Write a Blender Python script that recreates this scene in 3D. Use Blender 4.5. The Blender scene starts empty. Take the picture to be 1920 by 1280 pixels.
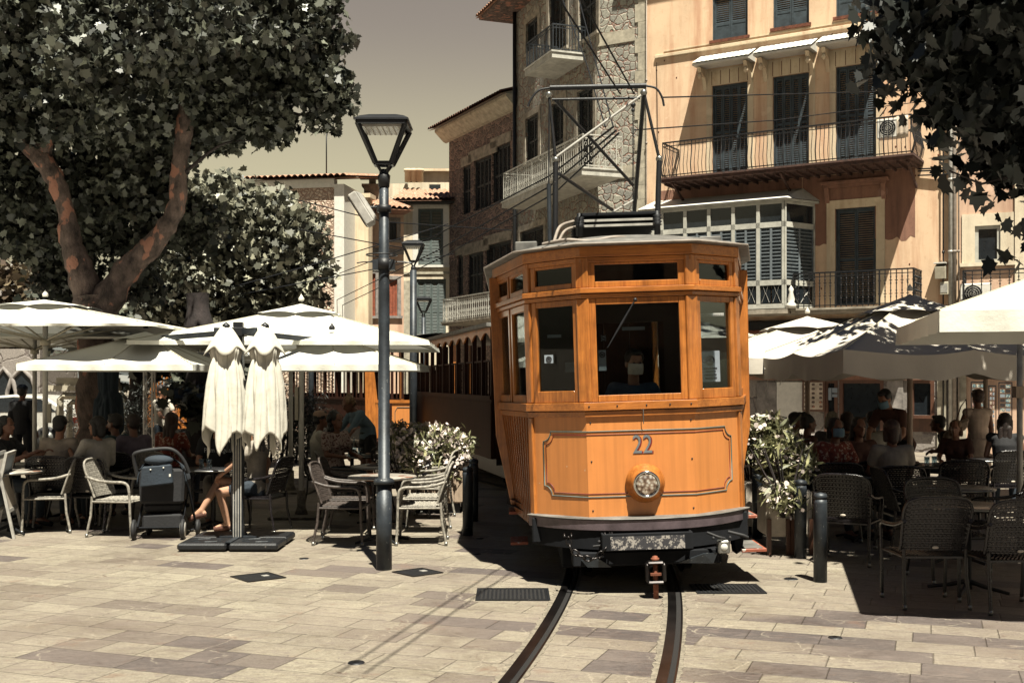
import bpy, math, random
import numpy as np
from mathutils import Vector, Matrix, Euler

# ------------------------------------------------------------------ camera, sky, sun, exposure
SC = bpy.context.scene
COL = SC.collection
FPX, HY, EYE = 2150.0, 715.0, 1.79          # focal length in photo pixels, horizon row, eye height
cam_data = bpy.data.cameras.new('camera')
cam_data.sensor_width = 36.0
cam_data.lens = FPX / 1920 * 36
cam_data.shift_y = (HY - 640) / 1920
cam_data.clip_start = 0.1
cam_data.clip_end = 3000
cam = bpy.data.objects.new('camera', cam_data)
cam.location = (0, 0, EYE)
cam.rotation_euler = (math.radians(90), 0, 0)
COL.objects.link(cam)
SC.camera = cam

SUN_EL = math.radians(66)
SDX, SDY = -0.25, 0.968                      # horizontal direction the light travels in
world = bpy.data.worlds.new('World')
SC.world = world
world.use_nodes = True
wn, wl = world.node_tree.nodes, world.node_tree.links
wn.clear()
sky = wn.new('ShaderNodeTexSky'); sky.sky_type = 'NISHITA'; sky.sun_disc = False
sky.sun_elevation = SUN_EL
sky.sun_rotation = math.atan2(-SDX, -SDY)
sky.dust_density = 2.0
hs = wn.new('ShaderNodeHueSaturation'); hs.inputs['Saturation'].default_value = 0.12
tint = wn.new('ShaderNodeMix'); tint.data_type = 'RGBA'; tint.blend_type = 'MULTIPLY'
tint.inputs[0].default_value = 1.0
tint.inputs[7].default_value = (1.0, 0.88, 0.66, 1)
bg = wn.new('ShaderNodeBackground'); bg.inputs['Strength'].default_value = 0.083
wo = wn.new('ShaderNodeOutputWorld')
wl.new(sky.outputs[0], hs.inputs['Color']); wl.new(hs.outputs[0], tint.inputs[6])
# a deep clear summer sky: tan haze near the horizon, dark blue overhead
wtc = wn.new('ShaderNodeTexCoord'); wsp = wn.new('ShaderNodeSeparateXYZ'); wl.new(wtc.outputs['Generated'], wsp.inputs[0])
wr = wn.new('ShaderNodeValToRGB'); wr.color_ramp.interpolation = 'EASE'
for q_ in (.16, .315): wr.color_ramp.elements.new(q_)
wr.color_ramp.elements[3].position = .45
for i_, c_ in enumerate(((.30, .31, .27), (.58, .58, .50), (.37, .355, .39), (.012, .042, .13))):
    wr.color_ramp.elements[i_].color = (*c_, 1)
wl.new(wsp.outputs[2], wr.inputs[0])
deep = wn.new('ShaderNodeMix'); deep.data_type = 'RGBA'; deep.blend_type = 'MULTIPLY'; deep.inputs[0].default_value = 1
wl.new(tint.outputs[2], deep.inputs[6]); wl.new(wr.outputs[0], deep.inputs[7])
wl.new(deep.outputs[2], bg.inputs['Color']); wl.new(bg.outputs[0], wo.inputs['Surface'])

sun_data = bpy.data.lights.new('sun', 'SUN')
sun_data.energy = 5.0
sun_data.angle = math.radians(0.5)
sun_data.color = (1.0, 0.95, 0.80)
sun = bpy.data.objects.new('sun', sun_data)
ldir = Vector((SDX * math.cos(SUN_EL), SDY * math.cos(SUN_EL), -math.sin(SUN_EL)))
sun.rotation_euler = ldir.to_track_quat('-Z', 'Y').to_euler()
COL.objects.link(sun)

SC.view_settings.view_transform = 'Standard'
SC.view_settings.look = 'None'
SC.view_settings.exposure = 1.42
SC.view_settings.gamma = 1.0
SC.cycles.max_bounces = 6
SC.cycles.diffuse_bounces = 1
SC.cycles.transparent_max_bounces = 12
SC.cycles.use_denoising = True
random.seed(7)
rng = np.random.default_rng(11)
PI = math.pi

# ------------------------------------------------------------------ pixel -> place helpers
def W(px, py, D):
    return Vector(((px - 960) / FPX * D, D, EYE + (HY - py) / FPX * D))
def GD(py):                                   # depth of a ground point seen at row py
    return FPX * EYE / (py - HY)
def G(px, py):
    D = GD(py)
    return Vector(((px - 960) / FPX * D, D, 0))
def X(px, D):
    return (px - 960) / FPX * D

# ------------------------------------------------------------------ materials
MATS = {}
def new_mat(name):
    m = bpy.data.materials.new(name); m.use_nodes = True
    nt = m.node_tree; nt.nodes.clear()
    out = nt.nodes.new('ShaderNodeOutputMaterial')
    b = nt.nodes.new('ShaderNodeBsdfPrincipled')
    nt.links.new(b.outputs[0], out.inputs[0])
    MATS[name] = m
    return m, nt, b
def N(nt, t, **kw):
    n = nt.nodes.new(t)
    for k, v in kw.items():
        if k.startswith('_'):
            n.inputs[k[1:].replace('_', ' ')].default_value = v
        else:
            setattr(n, k, v)
    return n
def ramp(nt, fac, stops):
    r = nt.nodes.new('ShaderNodeValToRGB')
    el = r.color_ramp.elements
    while len(el) < len(stops): el.new(0.5)
    for e, (p, c) in zip(el, stops):
        e.position = p
        e.color = (*c, 1) if not isinstance(c, (int, float)) else (c, c, c, 1)
    nt.links.new(fac, r.inputs[0])
    return r
def mixc(nt, fac, a, b, blend='MIX'):
    m = nt.nodes.new('ShaderNodeMix'); m.data_type = 'RGBA'; m.blend_type = blend
    for s, v in ((0, fac), (6, a), (7, b)):
        if isinstance(v, (int, float)): m.inputs[s].default_value = v
        elif isinstance(v, tuple): m.inputs[s].default_value = (*v, 1)
        else: nt.links.new(v, m.inputs[s])
    return m.outputs[2]
def math_(nt, op, a, b=None):
    m = nt.nodes.new('ShaderNodeMath'); m.operation = op
    for s, v in ((0, a), (1, b)):
        if v is None: continue
        if isinstance(v, (int, float)): m.inputs[s].default_value = v
        else: nt.links.new(v, m.inputs[s])
    return m.outputs[0]
def coords(nt, scale=(1, 1, 1), rot=(0, 0, 0), kind='Object'):
    tc = nt.nodes.new('ShaderNodeTexCoord')
    mp = nt.nodes.new('ShaderNodeMapping')
    mp.inputs['Scale'].default_value = scale; mp.inputs['Rotation'].default_value = rot
    nt.links.new(tc.outputs[kind], mp.inputs[0])
    return mp.outputs[0]
def noise(nt, co, scale, detail=4, rough=0.6, dist=0.0):
    n = nt.nodes.new('ShaderNodeTexNoise')
    n.inputs['Scale'].default_value = scale; n.inputs['Detail'].default_value = detail
    n.inputs['Roughness'].default_value = rough; n.inputs['Distortion'].default_value = dist
    nt.links.new(co, n.inputs[0])
    return n.outputs[0]
def bump(nt, b, h, strength=0.3, dist=0.01):
    bp = nt.nodes.new('ShaderNodeBump')
    bp.inputs['Strength'].default_value = strength; bp.inputs['Distance'].default_value = dist
    nt.links.new(h, bp.inputs['Height']); nt.links.new(bp.outputs[0], b.inputs['Normal'])

def mat(name, col, rough=0.6, metal=0.0, var=0.18, scale=9.0, bmp=0.15, bdist=0.004, col2=None, stretch=(1, 1, 1), spots=None, spotscale=30, spotcut=0.68):
    """a plain surface with worn, uneven colour"""
    if name in MATS: return MATS[name]
    m, nt, b = new_mat(name)
    co = coords(nt, stretch)
    n1 = noise(nt, co, scale, 6, 0.65)
    c2 = col2 if col2 else tuple(max(0, c * (1 - var * 2)) for c in col)
    c1 = tuple(min(1, c * (1 + var * 0.6)) for c in col)
    r = ramp(nt, n1, [(0.3, c2), (0.68, c1)])
    c = r.outputs[0]
    if spots:
        n2 = noise(nt, co, spotscale, 3, 0.5)
        f = ramp(nt, n2, [(spotcut, 0.0), (spotcut + 0.03, 1.0)])
        c = mixc(nt, f.outputs[0], c, spots)
    nt.links.new(c, b.inputs['Base Color'])
    b.inputs['Roughness'].default_value = rough
    b.inputs['Metallic'].default_value = metal
    n3 = noise(nt, co, scale * 6, 4, 0.6)
    bump(nt, b, n3, bmp, bdist)
    return m

def wood(name, c1, c2, rough=0.35, axis='z', scale=9, coat=.15):
    if name in MATS: return MATS[name]
    m, nt, b = new_mat(name)
    st = {'z': (1, 1, .06), 'x': (.06, 1, 1), 'y': (1, .06, 1)}[axis]
    co = coords(nt, st)
    n1 = noise(nt, co, scale * 4, 10, 0.8, 0.8)
    big = noise(nt, coords(nt), 3.0, 5, 0.6)
    r = ramp(nt, n1, [(0.28, c2), (0.5, tuple((p + q) / 2 for p, q in zip(c1, c2))), (0.72, c1)])
    dark = ramp(nt, big, [(0.28, 0.50), (0.5, .9), (0.7, 1.1)])
    nt.links.new(mixc(nt, 1.0, r.outputs[0], dark.outputs[0], 'MULTIPLY'), b.inputs['Base Color'])
    b.inputs['Roughness'].default_value = rough
    b.inputs['Coat Weight'].default_value = coat
    if not coat: b.inputs['Specular IOR Level'].default_value = .12
    b.inputs['Coat Roughness'].default_value = 0.2
    bump(nt, b, n1, 0.25, 0.002)
    return m

def paint_mat(name, col):
    m, nt, b = new_mat(name)
    co = coords(nt)
    n1 = noise(nt, co, 1.6, 5, 0.6); n2 = noise(nt, co, 60, 3, 0.6)
    streak = noise(nt, coords(nt, (14, 14, .5)), 1.5, 4, 0.6)
    r = ramp(nt, n1, [(0.3, tuple(c * .84 for c in col)), (0.7, col)])
    s = ramp(nt, streak, [(0.35, 0.86), (0.6, 1.0)])
    c = mixc(nt, 1.0, r.outputs[0], s.outputs[0], 'MULTIPLY')
    chip = ramp(nt, noise(nt, co, 34, 2, 0.4), [(0.77, 0.0), (0.79, 1.0)])
    c = mixc(nt, chip.outputs[0], c, (.62, .45, .3))
    nt.links.new(c, b.inputs['Base Color'])
    b.inputs['Roughness'].default_value = 0.42
    b.inputs['Coat Weight'].default_value = 0.1
    bump(nt, b, n2, 0.05, 0.001)
    return m

def stone_mat(name, c1, c2, mortar, scale=3.0, edge=0.05, squash=(1, 1, 1), bmp=0.9, bd=0.03):
    m, nt, b = new_mat(name)
    co0 = coords(nt, squash)
    wob = nt.nodes.new('ShaderNodeTexNoise'); wob.inputs['Scale'].default_value = 3.5
    nt.links.new(co0, wob.inputs[0])
    add = nt.nodes.new('ShaderNodeVectorMath'); add.operation = 'MULTIPLY_ADD'
    add.inputs[1].default_value = (.22, .22, .22)
    nt.links.new(wob.outputs[1], add.inputs[0]); nt.links.new(co0, add.inputs[2])
    v = N(nt, 'ShaderNodeTexVoronoi', feature='DISTANCE_TO_EDGE'); v.inputs['Scale'].default_value = scale
    vc = N(nt, 'ShaderNodeTexVoronoi', feature='F1'); vc.inputs['Scale'].default_value = scale
    nt.links.new(add.outputs[0], v.inputs['Vector']); nt.links.new(add.outputs[0], vc.inputs['Vector'])
    e = ramp(nt, v.outputs[0], [(edge * .5, 0.0), (edge, 1.0)])
    hsv = N(nt, 'ShaderNodeSeparateColor'); nt.links.new(vc.outputs['Color'], hsv.inputs[0])
    g = noise(nt, co0, 16, 6, 0.7)
    cc = mixc(nt, hsv.outputs[0], c1, c2)
    gr = ramp(nt, g, [(0.3, 0.55), (0.7, 1.15)])
    cc = mixc(nt, 1.0, cc, gr.outputs[0], 'MULTIPLY')
    c = mixc(nt, e.outputs[0], mortar, cc)
    nt.links.new(c, b.inputs['Base Color'])
    b.inputs['Roughness'].default_value = 0.9
    h = math_(nt, 'ADD', ramp(nt, v.outputs[0], [(0.0, 0.0), (edge * 2.4, 1.0)]).outputs[0], math_(nt, 'MULTIPLY', g, 0.5))
    bump(nt, b, h, bmp, bd)
    return m

def plaster_mat(name, col, stain, rough=0.9):
    m, nt, b = new_mat(name)
    co = coords(nt)
    n1 = noise(nt, co, 0.7, 8, 0.65); n2 = noise(nt, co, 7, 6, 0.7)
    st = noise(nt, coords(nt, (2.2, 2.2, .22)), 1.3, 6, 0.65)
    r = ramp(nt, n1, [(0.3, tuple(c * .78 for c in col)), (0.5, col), (0.72, tuple(min(1, c * 1.12) for c in col))])
    c = mixc(nt, ramp(nt, st, [(0.47, 0.0), (0.70, .85)]).outputs[0], r.outputs[0], stain)
    c = mixc(nt, ramp(nt, n2, [(0.56, 0.0), (0.72, .5)]).outputs[0], c, stain)
    pale = ramp(nt, noise(nt, co, 1.9, 3, 0.5), [(0.66, 0.0), (0.70, .5)])
    c = mixc(nt, pale.outputs[0], c, tuple(min(1, v * 1.15 + .08) for v in col))
    nt.links.new(c, b.inputs['Base Color'])
    b.inputs['Roughness'].default_value = rough
    bump(nt, b, noise(nt, co, 30, 6, 0.7), 0.35, 0.01)
    return m

def cloth_mat(name, col, trans=0.25):
    if name in MATS: return MATS[name]
    m, nt, b = new_mat(name)
    co = coords(nt)
    n1 = noise(nt, co, 2.0, 5, 0.6)
    r = ramp(nt, n1, [(0.3, tuple(c * .9 for c in col)), (0.7, col)])
    nt.links.new(r.outputs[0], b.inputs['Base Color'])
    b.inputs['Roughness'].default_value = 0.85
    bump(nt, b, noise(nt, co, 4, 5, 0.6), 0.35, 0.03)
    out = [n for n in nt.nodes if n.type == 'OUTPUT_MATERIAL'][0]
    tl = nt.nodes.new('ShaderNodeBsdfTranslucent')
    nt.links.new(r.outputs[0], tl.inputs[0])
    mx = nt.nodes.new('ShaderNodeMixShader'); mx.inputs[0].default_value = trans
    nt.links.new(b.outputs[0], mx.inputs[1]); nt.links.new(tl.outputs[0], mx.inputs[2])
    nt.links.new(mx.outputs[0], out.inputs[0])
    return m

def glass_mat(name, tintc=(.84, .88, .88), refl=0.06):
    m, nt, b = new_mat(name)
    nt.nodes.remove(b)
    out = [n for n in nt.nodes if n.type == 'OUTPUT_MATERIAL'][0]
    t = nt.nodes.new('ShaderNodeBsdfTransparent'); t.inputs[0].default_value = (*tintc, 1)
    g = nt.nodes.new('ShaderNodeBsdfGlossy'); g.inputs['Roughness'].default_value = 0.02
    lw = nt.nodes.new('ShaderNodeLayerWeight'); lw.inputs[0].default_value = 0.25
    f = ramp(nt, lw.outputs['Fresnel'], [(0.0, refl * .25), (0.5, refl), (1.0, 0.7)])
    mx = nt.nodes.new('ShaderNodeMixShader')
    nt.links.new(f.outputs[0], mx.inputs[0]); nt.links.new(t.outputs[0], mx.inputs[1]); nt.links.new(g.outputs[0], mx.inputs[2])
    nt.links.new(mx.outputs[0], out.inputs[0])
    return m

def leaf_mat(name, c1, c2, rough=0.38, trans=0.12):
    m, nt, b = new_mat(name)
    geo = nt.nodes.new('ShaderNodeNewGeometry')
    r = ramp(nt, geo.outputs['Random Per Island'], [(0.0, c1), (0.45, tuple((p + q) / 2 for p, q in zip(c1, c2))), (0.75, c2), (1.0, tuple(v * 1.9 for v in c2))])  # random tone per leaf; the palest few stand in for sunlit highlights
    nt.links.new(r.outputs[0], b.inputs['Base Color'])
    b.inputs['Roughness'].default_value = rough
    b.inputs['Specular IOR Level'].default_value = 0.6
    out = [n for n in nt.nodes if n.type == 'OUTPUT_MATERIAL'][0]
    tl = nt.nodes.new('ShaderNodeBsdfTranslucent'); nt.links.new(r.outputs[0], tl.inputs[0])
    mx = nt.nodes.new('ShaderNodeMixShader'); mx.inputs[0].default_value = trans
    nt.links.new(b.outputs[0], mx.inputs[1]); nt.links.new(tl.outputs[0], mx.inputs[2])
    nt.links.new(mx.outputs[0], out.inputs[0])
    return m

def paving_mat():
    m, nt, b = new_mat('stone_paving')
    co = coords(nt, (1, 1, 1), (0, 0, math.radians(20)))
    sep = nt.nodes.new('ShaderNodeSeparateXYZ'); nt.links.new(co, sep.inputs[0])
    RH, CW = 0.31, 0.58
    v = math_(nt, 'DIVIDE', sep.outputs[1], RH)
    row = math_(nt, 'FLOOR', v)
    wn1 = N(nt, 'ShaderNodeTexWhiteNoise', noise_dimensions='1D'); nt.links.new(row, wn1.inputs['W'])
    off = math_(nt, 'MULTIPLY', wn1.outputs[0], 5.0)
    wscale = math_(nt, 'ADD', math_(nt, 'MULTIPLY', wn1.outputs[0], 0.9), 0.6)
    u = math_(nt, 'ADD', math_(nt, 'DIVIDE', math_(nt, 'DIVIDE', sep.outputs[0], CW), wscale), off)
    colm = math_(nt, 'FLOOR', u)
    cmb = nt.nodes.new('ShaderNodeCombineXYZ'); nt.links.new(colm, cmb.inputs[0]); nt.links.new(row, cmb.inputs[1])
    wn2 = N(nt, 'ShaderNodeTexWhiteNoise', noise_dimensions='2D'); nt.links.new(cmb.outputs[0], wn2.inputs['Vector'])
    fx = math_(nt, 'FRACT', u); fy = math_(nt, 'FRACT', v)
    ex = math_(nt, 'MULTIPLY', math_(nt, 'MINIMUM', fx, math_(nt, 'SUBTRACT', 1.0, fx)), CW)
    ey = math_(nt, 'MULTIPLY', math_(nt, 'MINIMUM', fy, math_(nt, 'SUBTRACT', 1.0, fy)), RH)
    ed = math_(nt, 'MINIMUM', ex, ey)
    edn = math_(nt, 'ADD', ed, math_(nt, 'MULTIPLY', math_(nt, 'SUBTRACT', noise(nt, co, 30, 4, .7), .5), .012)); joint = ramp(nt, edn, [(0.001, 1.0), (0.006, 0.0)])
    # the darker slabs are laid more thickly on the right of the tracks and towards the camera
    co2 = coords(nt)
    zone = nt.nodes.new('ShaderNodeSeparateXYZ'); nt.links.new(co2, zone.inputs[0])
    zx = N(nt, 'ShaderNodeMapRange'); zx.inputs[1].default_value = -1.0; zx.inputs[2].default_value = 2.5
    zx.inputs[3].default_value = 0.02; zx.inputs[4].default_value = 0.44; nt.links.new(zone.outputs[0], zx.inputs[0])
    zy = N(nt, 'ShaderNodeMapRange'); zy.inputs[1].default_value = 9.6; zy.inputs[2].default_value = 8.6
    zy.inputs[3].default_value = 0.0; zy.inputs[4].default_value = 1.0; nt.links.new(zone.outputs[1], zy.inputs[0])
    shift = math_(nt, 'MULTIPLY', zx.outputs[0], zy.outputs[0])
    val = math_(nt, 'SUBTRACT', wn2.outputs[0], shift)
    r = ramp(nt, val, [(0.0, (.085, .072, .072)), (0.06, (.13, .108, .10)), (0.13, (.21, .178, .142)), (0.20, (.26, .230, .184)), (0.62, (.295, .265, .208)), (1.0, (.335, .305, .240))])
    cloud = noise(nt, co2, 1.1, 8, 0.7, 0.6)
    fine = noise(nt, coords(nt, (1, 2.6, 1), (0, 0, math.radians(20))), 12, 8, 0.75, 0.8)
    c = mixc(nt, 1.0, r.outputs[0], ramp(nt, cloud, [(0.25, (.60, .55, .52)), (0.48, (.98, .97, .95)), (0.75, (1.12, 1.1, 1.05))]).outputs[0], 'MULTIPLY')
    c = mixc(nt, 1.0, c, ramp(nt, fine, [(0.30, (.55, .48, .42)), (0.5, (1, 1, 1)), (0.8, (1.14, 1.14, 1.12))]).outputs[0], 'MULTIPLY')
    # reddish and pale veins
    wob = nt.nodes.new('ShaderNodeTexNoise'); wob.inputs['Scale'].default_value = 2.5; wob.inputs['Detail'].default_value = 5
    nt.links.new(co2, wob.inputs[0])
    add = nt.nodes.new('ShaderNodeVectorMath'); add.operation = 'MULTIPLY_ADD'; add.inputs[1].default_value = (.5, .5, .5)
    nt.links.new(wob.outputs[1], add.inputs[0]); nt.links.new(co2, add.inputs[2])
    vo = N(nt, 'ShaderNodeTexVoronoi', feature='DISTANCE_TO_EDGE'); vo.inputs['Scale'].default_value = 2.3
    nt.links.new(add.outputs[0], vo.inputs['Vector'])
    patch = ramp(nt, noise(nt, co2, 1.7, 3, 0.5), [(0.46, 0.0), (0.56, 1.0)])
    vein = ramp(nt, vo.outputs[0], [(0.0, 0.8), (0.018, 0.0)])
    c = mixc(nt, math_(nt, 'MULTIPLY', vein.outputs[0], patch.outputs[0]), c, (.42, .37, .29))
    vo2 = N(nt, 'ShaderNodeTexVoronoi', feature='DISTANCE_TO_EDGE'); vo2.inputs['Scale'].default_value = 1.3
    nt.links.new(add.outputs[0], vo2.inputs['Vector'])
    patch2 = ramp(nt, noise(nt, co2, 2.9, 3, 0.5), [(0.54, 0.0), (0.6, 1.0)])
    crack = ramp(nt, vo2.outputs[0], [(0.0, 0.8), (0.008, 0.0)])
    c = mixc(nt, math_(nt, 'MULTIPLY', crack.outputs[0], patch2.outputs[0]), c, (.10, .05, .035))
    # per-slab tone drift, grit, scuffs and grey wear
    g1 = noise(nt, co2, 55, 6, 0.75); g2 = noise(nt, coords(nt, (1, 3.2, 1), (0, 0, math.radians(20))), 5.5, 9, 0.8, 1.2); g3 = noise(nt, co2, 0.45, 4, 0.6)
    c = mixc(nt, 1.0, c, ramp(nt, g1, [(0.33, (.60, .57, .55)), (0.5, (1, 1, 1)), (0.68, (1.22, 1.2, 1.17))]).outputs[0], 'MULTIPLY')
    c = mixc(nt, ramp(nt, g2, [(0.49, 0.0), (0.60, .70)]).outputs[0], c, (.17, .135, .12))
    c = mixc(nt, ramp(nt, g2, [(0.30, .5), (0.40, 0.0)]).outputs[0], c, (.40, .36, .27))
    c = mixc(nt, ramp(nt, g3, [(0.42, 0.0), (0.62, .35)]).outputs[0], c, (.22, .175, .15))
    speck = ramp(nt, noise(nt, co2, 27, 2, 0.4), [(0.715, 0.0), (0.725, .8)])
    c = mixc(nt, speck.outputs[0], c, (.07, .055, .05))
    red = ramp(nt, noise(nt, co2, 2.2, 5, 0.7), [(0.60, 0.0), (0.72, .55)])
    c = mixc(nt, red.outputs[0], c, (.20, .115, .08))
    c = mixc(nt, math_(nt, 'MULTIPLY', joint.outputs[0], 0.55), c, (.10, .078, .058))
    nt.links.new(c, b.inputs['Base Color'])
    rr = ramp(nt, cloud, [(0.3, 0.45), (0.7, 0.8)])
    nt.links.new(rr.outputs[0], b.inputs['Roughness'])
    h = math_(nt, 'SUBTRACT', fine, math_(nt, 'MULTIPLY', joint.outputs[0], 1.2))
    bump(nt, b, math_(nt, 'ADD', h, math_(nt, 'MULTIPLY', g1, .5)), 0.9, 0.010)
    return m

def settle_albedo(k=0.76):
    for m in MATS.values():
        nt = m.node_tree
        for b in [n for n in nt.nodes if n.type == 'BSDF_PRINCIPLED']:
            s = b.inputs['Base Color']
            if s.is_linked:
                src = s.links[0].from_socket
                nt.links.new(mixc(nt, 1.0, src, (k, k, k), 'MULTIPLY'), s)
            else:
                c = s.default_value; s.default_value = (c[0] * k, c[1] * k, c[2] * k, 1)

# ------------------------------------------------------------------ mesh builder
class MB:
    def __init__(s, M=None): s.v = []; s.f = []; s.sm = []; s.M = M
    def add(s, vs, fs, smooth=False):
        o = len(s.v)
        if s.M is not None: vs = [s.M @ Vector(p) for p in vs]
        s.v += [tuple(p) for p in vs]
        for f in fs: s.f.append([i + o for i in f]); s.sm.append(smooth)
    def poly(s, pts): s.add(pts, [list(range(len(pts)))])
    def box(s, x0, x1, y0, y1, z0, z1):
        v = [(x0, y0, z0), (x1, y0, z0), (x1, y1, z0), (x0, y1, z0), (x0, y0, z1), (x1, y0, z1), (x1, y1, z1), (x0, y1, z1)]
        s.add(v, [[3, 2, 1, 0], [4, 5, 6, 7], [0, 1, 5, 4], [1, 2, 6, 5], [2, 3, 7, 6], [3, 0, 4, 7]])
    def bar(s, p, q, w, h=None, up=(0, 0, 1)):
        p, q = Vector(p), Vector(q); h = w if h is None else h
        d = (q - p).normalized(); u = Vector(up)
        if abs(d.dot(u)) > .98: u = Vector((0, 1, 0))
        a = d.cross(u).normalized() * w / 2; c = a.cross(d).normalized() * h / 2
        v = [p - a - c, p + a - c, p + a + c, p - a + c, q - a - c, q + a - c, q + a + c, q - a + c]
        s.add(v, [[3, 2, 1, 0], [4, 5, 6, 7], [0, 1, 5, 4], [1, 2, 6, 5], [2, 3, 7, 6], [3, 0, 4, 7]])
    def tube(s, pts, r, n=8, closed=False, sx=1.0):
        pts = [Vector(p) for p in pts]; k = len(pts)
        rs = [r] * k if isinstance(r, (int, float)) else list(r)
        t0 = (pts[1] - pts[0]).normalized()
        up = Vector((0, 0, 1)) if abs(t0.z) < .9 else Vector((0, 1, 0))
        a = t0.cross(up).normalized(); vs = []
        for i, p in enumerate(pts):
            if closed: t = (pts[(i + 1) % k] - pts[i - 1]).normalized()
            elif i == 0: t = t0
            elif i == k - 1: t = (pts[-1] - pts[-2]).normalized()
            else: t = (pts[i + 1] - pts[i - 1]).normalized()
            a = (a - t * a.dot(t)).normalized(); b = t.cross(a)
            for j in range(n):
                g = 2 * PI * j / n
                vs.append(p + (a * math.cos(g) * sx + b * math.sin(g)) * rs[i])
        fs = []
        for i in range(k if closed else k - 1):
            i2 = (i + 1) % k
            for j in range(n):
                j2 = (j + 1) % n
                fs.append([i * n + j, i * n + j2, i2 * n + j2, i2 * n + j])
        s.add(vs, fs, n > 5)
        if not closed:
            s.add(vs[:n], [list(range(n))[::-1]]); s.add(vs[-n:], [list(range(n))])
    def lathe(s, prof, c=(0, 0, 0), n=20, axis='z', smooth=True):
        c = Vector(c); vs = []
        for r, h in prof:
            for j in range(n):
                g = 2 * PI * j / n; a, b = r * math.cos(g), r * math.sin(g)
                vs.append(c + (Vector((a, b, h)) if axis == 'z' else Vector((a, h, b)) if axis == 'y' else Vector((h, a, b))))
        fs = []
        for i in range(len(prof) - 1):
            for j in range(n):
                j2 = (j + 1) % n; fs.append([i * n + j, i * n + j2, (i + 1) * n + j2, (i + 1) * n + j])
        s.add(vs, fs, smooth)
        s.add(vs[:n], [list(range(n))[::-1]]); s.add(vs[-n:], [list(range(n))])
    def ball(s, c, r, u=10, v=7, R=None):
        c = Vector(c); r = (r, r, r) if isinstance(r, (int, float)) else r
        vs = [Vector((0, 0, r[2]))]
        for i in range(1, v):
            th = PI * i / v
            for j in range(u):
                g = 2 * PI * j / u
                vs.append(Vector((r[0] * math.sin(th) * math.cos(g), r[1] * math.sin(th) * math.sin(g), r[2] * math.cos(th))))
        vs.append(Vector((0, 0, -r[2])))
        if R is not None: vs = [R @ p for p in vs]
        vs = [c + p for p in vs]
        fs = [[0, 1 + j, 1 + (j + 1) % u] for j in range(u)]
        for i in range(v - 2):
            for j in range(u):
                a = 1 + i * u; fs.append([a + j, a + u + j, a + u + (j + 1) % u, a + (j + 1) % u])
        L = len(vs) - 1; a = 1 + (v - 2) * u
        fs += [[a + j, L, a + (j + 1) % u] for j in range(u)]
        s.add(vs, fs, True)
    def grid(s, fn, nu, nv, smooth=True):
        vs = [fn(i / nu, j / nv) for j in range(nv + 1) for i in range(nu + 1)]
        fs = [[j * (nu + 1) + i, j * (nu + 1) + i + 1, (j + 1) * (nu + 1) + i + 1, (j + 1) * (nu + 1) + i] for j in range(nv) for i in range(nu)]
        s.add(vs, fs, smooth)
    def prism(s, pts, d):
        """closed outline pts extruded by vector d"""
        d = Vector(d); k = len(pts); a = [Vector(p) for p in pts]; b = [p + d for p in a]
        s.add(a + b, [list(range(k))[::-1], list(range(k, 2 * k))] + [[i, (i + 1) % k, k + (i + 1) % k, k + i] for i in range(k)])
    def build(s, name, m, parent=None, bevel=0, solid=0):
        me = bpy.data.meshes.new(name)
        me.from_pydata(s.v, [], s.f)
        me.polygons.foreach_set('use_smooth', s.sm)
        me.update()
        me.materials.append(MATS[m] if isinstance(m, str) else m)
        o = bpy.data.objects.new(name, me); COL.objects.link(o)
        if parent is not None: o.parent = parent
        if solid:
            md = o.modifiers.new('solid', 'SOLIDIFY'); md.thickness = solid; md.offset = 0
        if bevel:
            md = o.modifiers.new('bevel', 'BEVEL'); md.width = bevel; md.segments = 1; md.limit_method = 'ANGLE'
        return o

def tag(o, label=None, cat=None, group=None, kind=None):
    if label: o['label'] = label
    if cat: o['category'] = cat
    if group: o['group'] = group
    if kind: o['kind'] = kind
    return o
def thing(name, label, cat, loc=(0, 0, 0), rz=0, group=None, ry=0):
    o = bpy.data.objects.new(name, None); COL.objects.link(o)
    o.location = loc; o.rotation_euler = (0, ry, rz); o.empty_display_size = .2
    return tag(o, label, cat, group)
def kids(o): return [c for c in bpy.data.objects if c.parent == o]
def dup(o, loc, rz, label, group=None):
    def cp(a, par):
        c = a.copy(); COL.objects.link(c); c.parent = par
        for ch in kids(a): cp(ch, c)
        return c
    r = cp(o, None); r.location = loc; r.rotation_euler = (0, 0, rz); r['label'] = label
    if group: r['group'] = group
    return r
def text(name, s, size, m, parent, loc, rot=(PI / 2, 0, 0), sx=1.0, depth=.002):
    cu = bpy.data.curves.new(name, 'FONT'); cu.body = s; cu.size = size; cu.extrude = depth
    cu.align_x = 'CENTER'; cu.align_y = 'CENTER'
    tmp = bpy.data.objects.new(name + '_curve', cu); COL.objects.link(tmp)
    me = bpy.data.meshes.new_from_object(tmp.evaluated_get(bpy.context.evaluated_depsgraph_get()))
    bpy.data.objects.remove(tmp)
    me.materials.clear(); me.materials.append(MATS[m])
    o = bpy.data.objects.new(name, me); COL.objects.link(o); o.parent = parent
    o.location = loc; o.rotation_euler = rot; o.scale = (sx, 1, 1)
    return o

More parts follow.
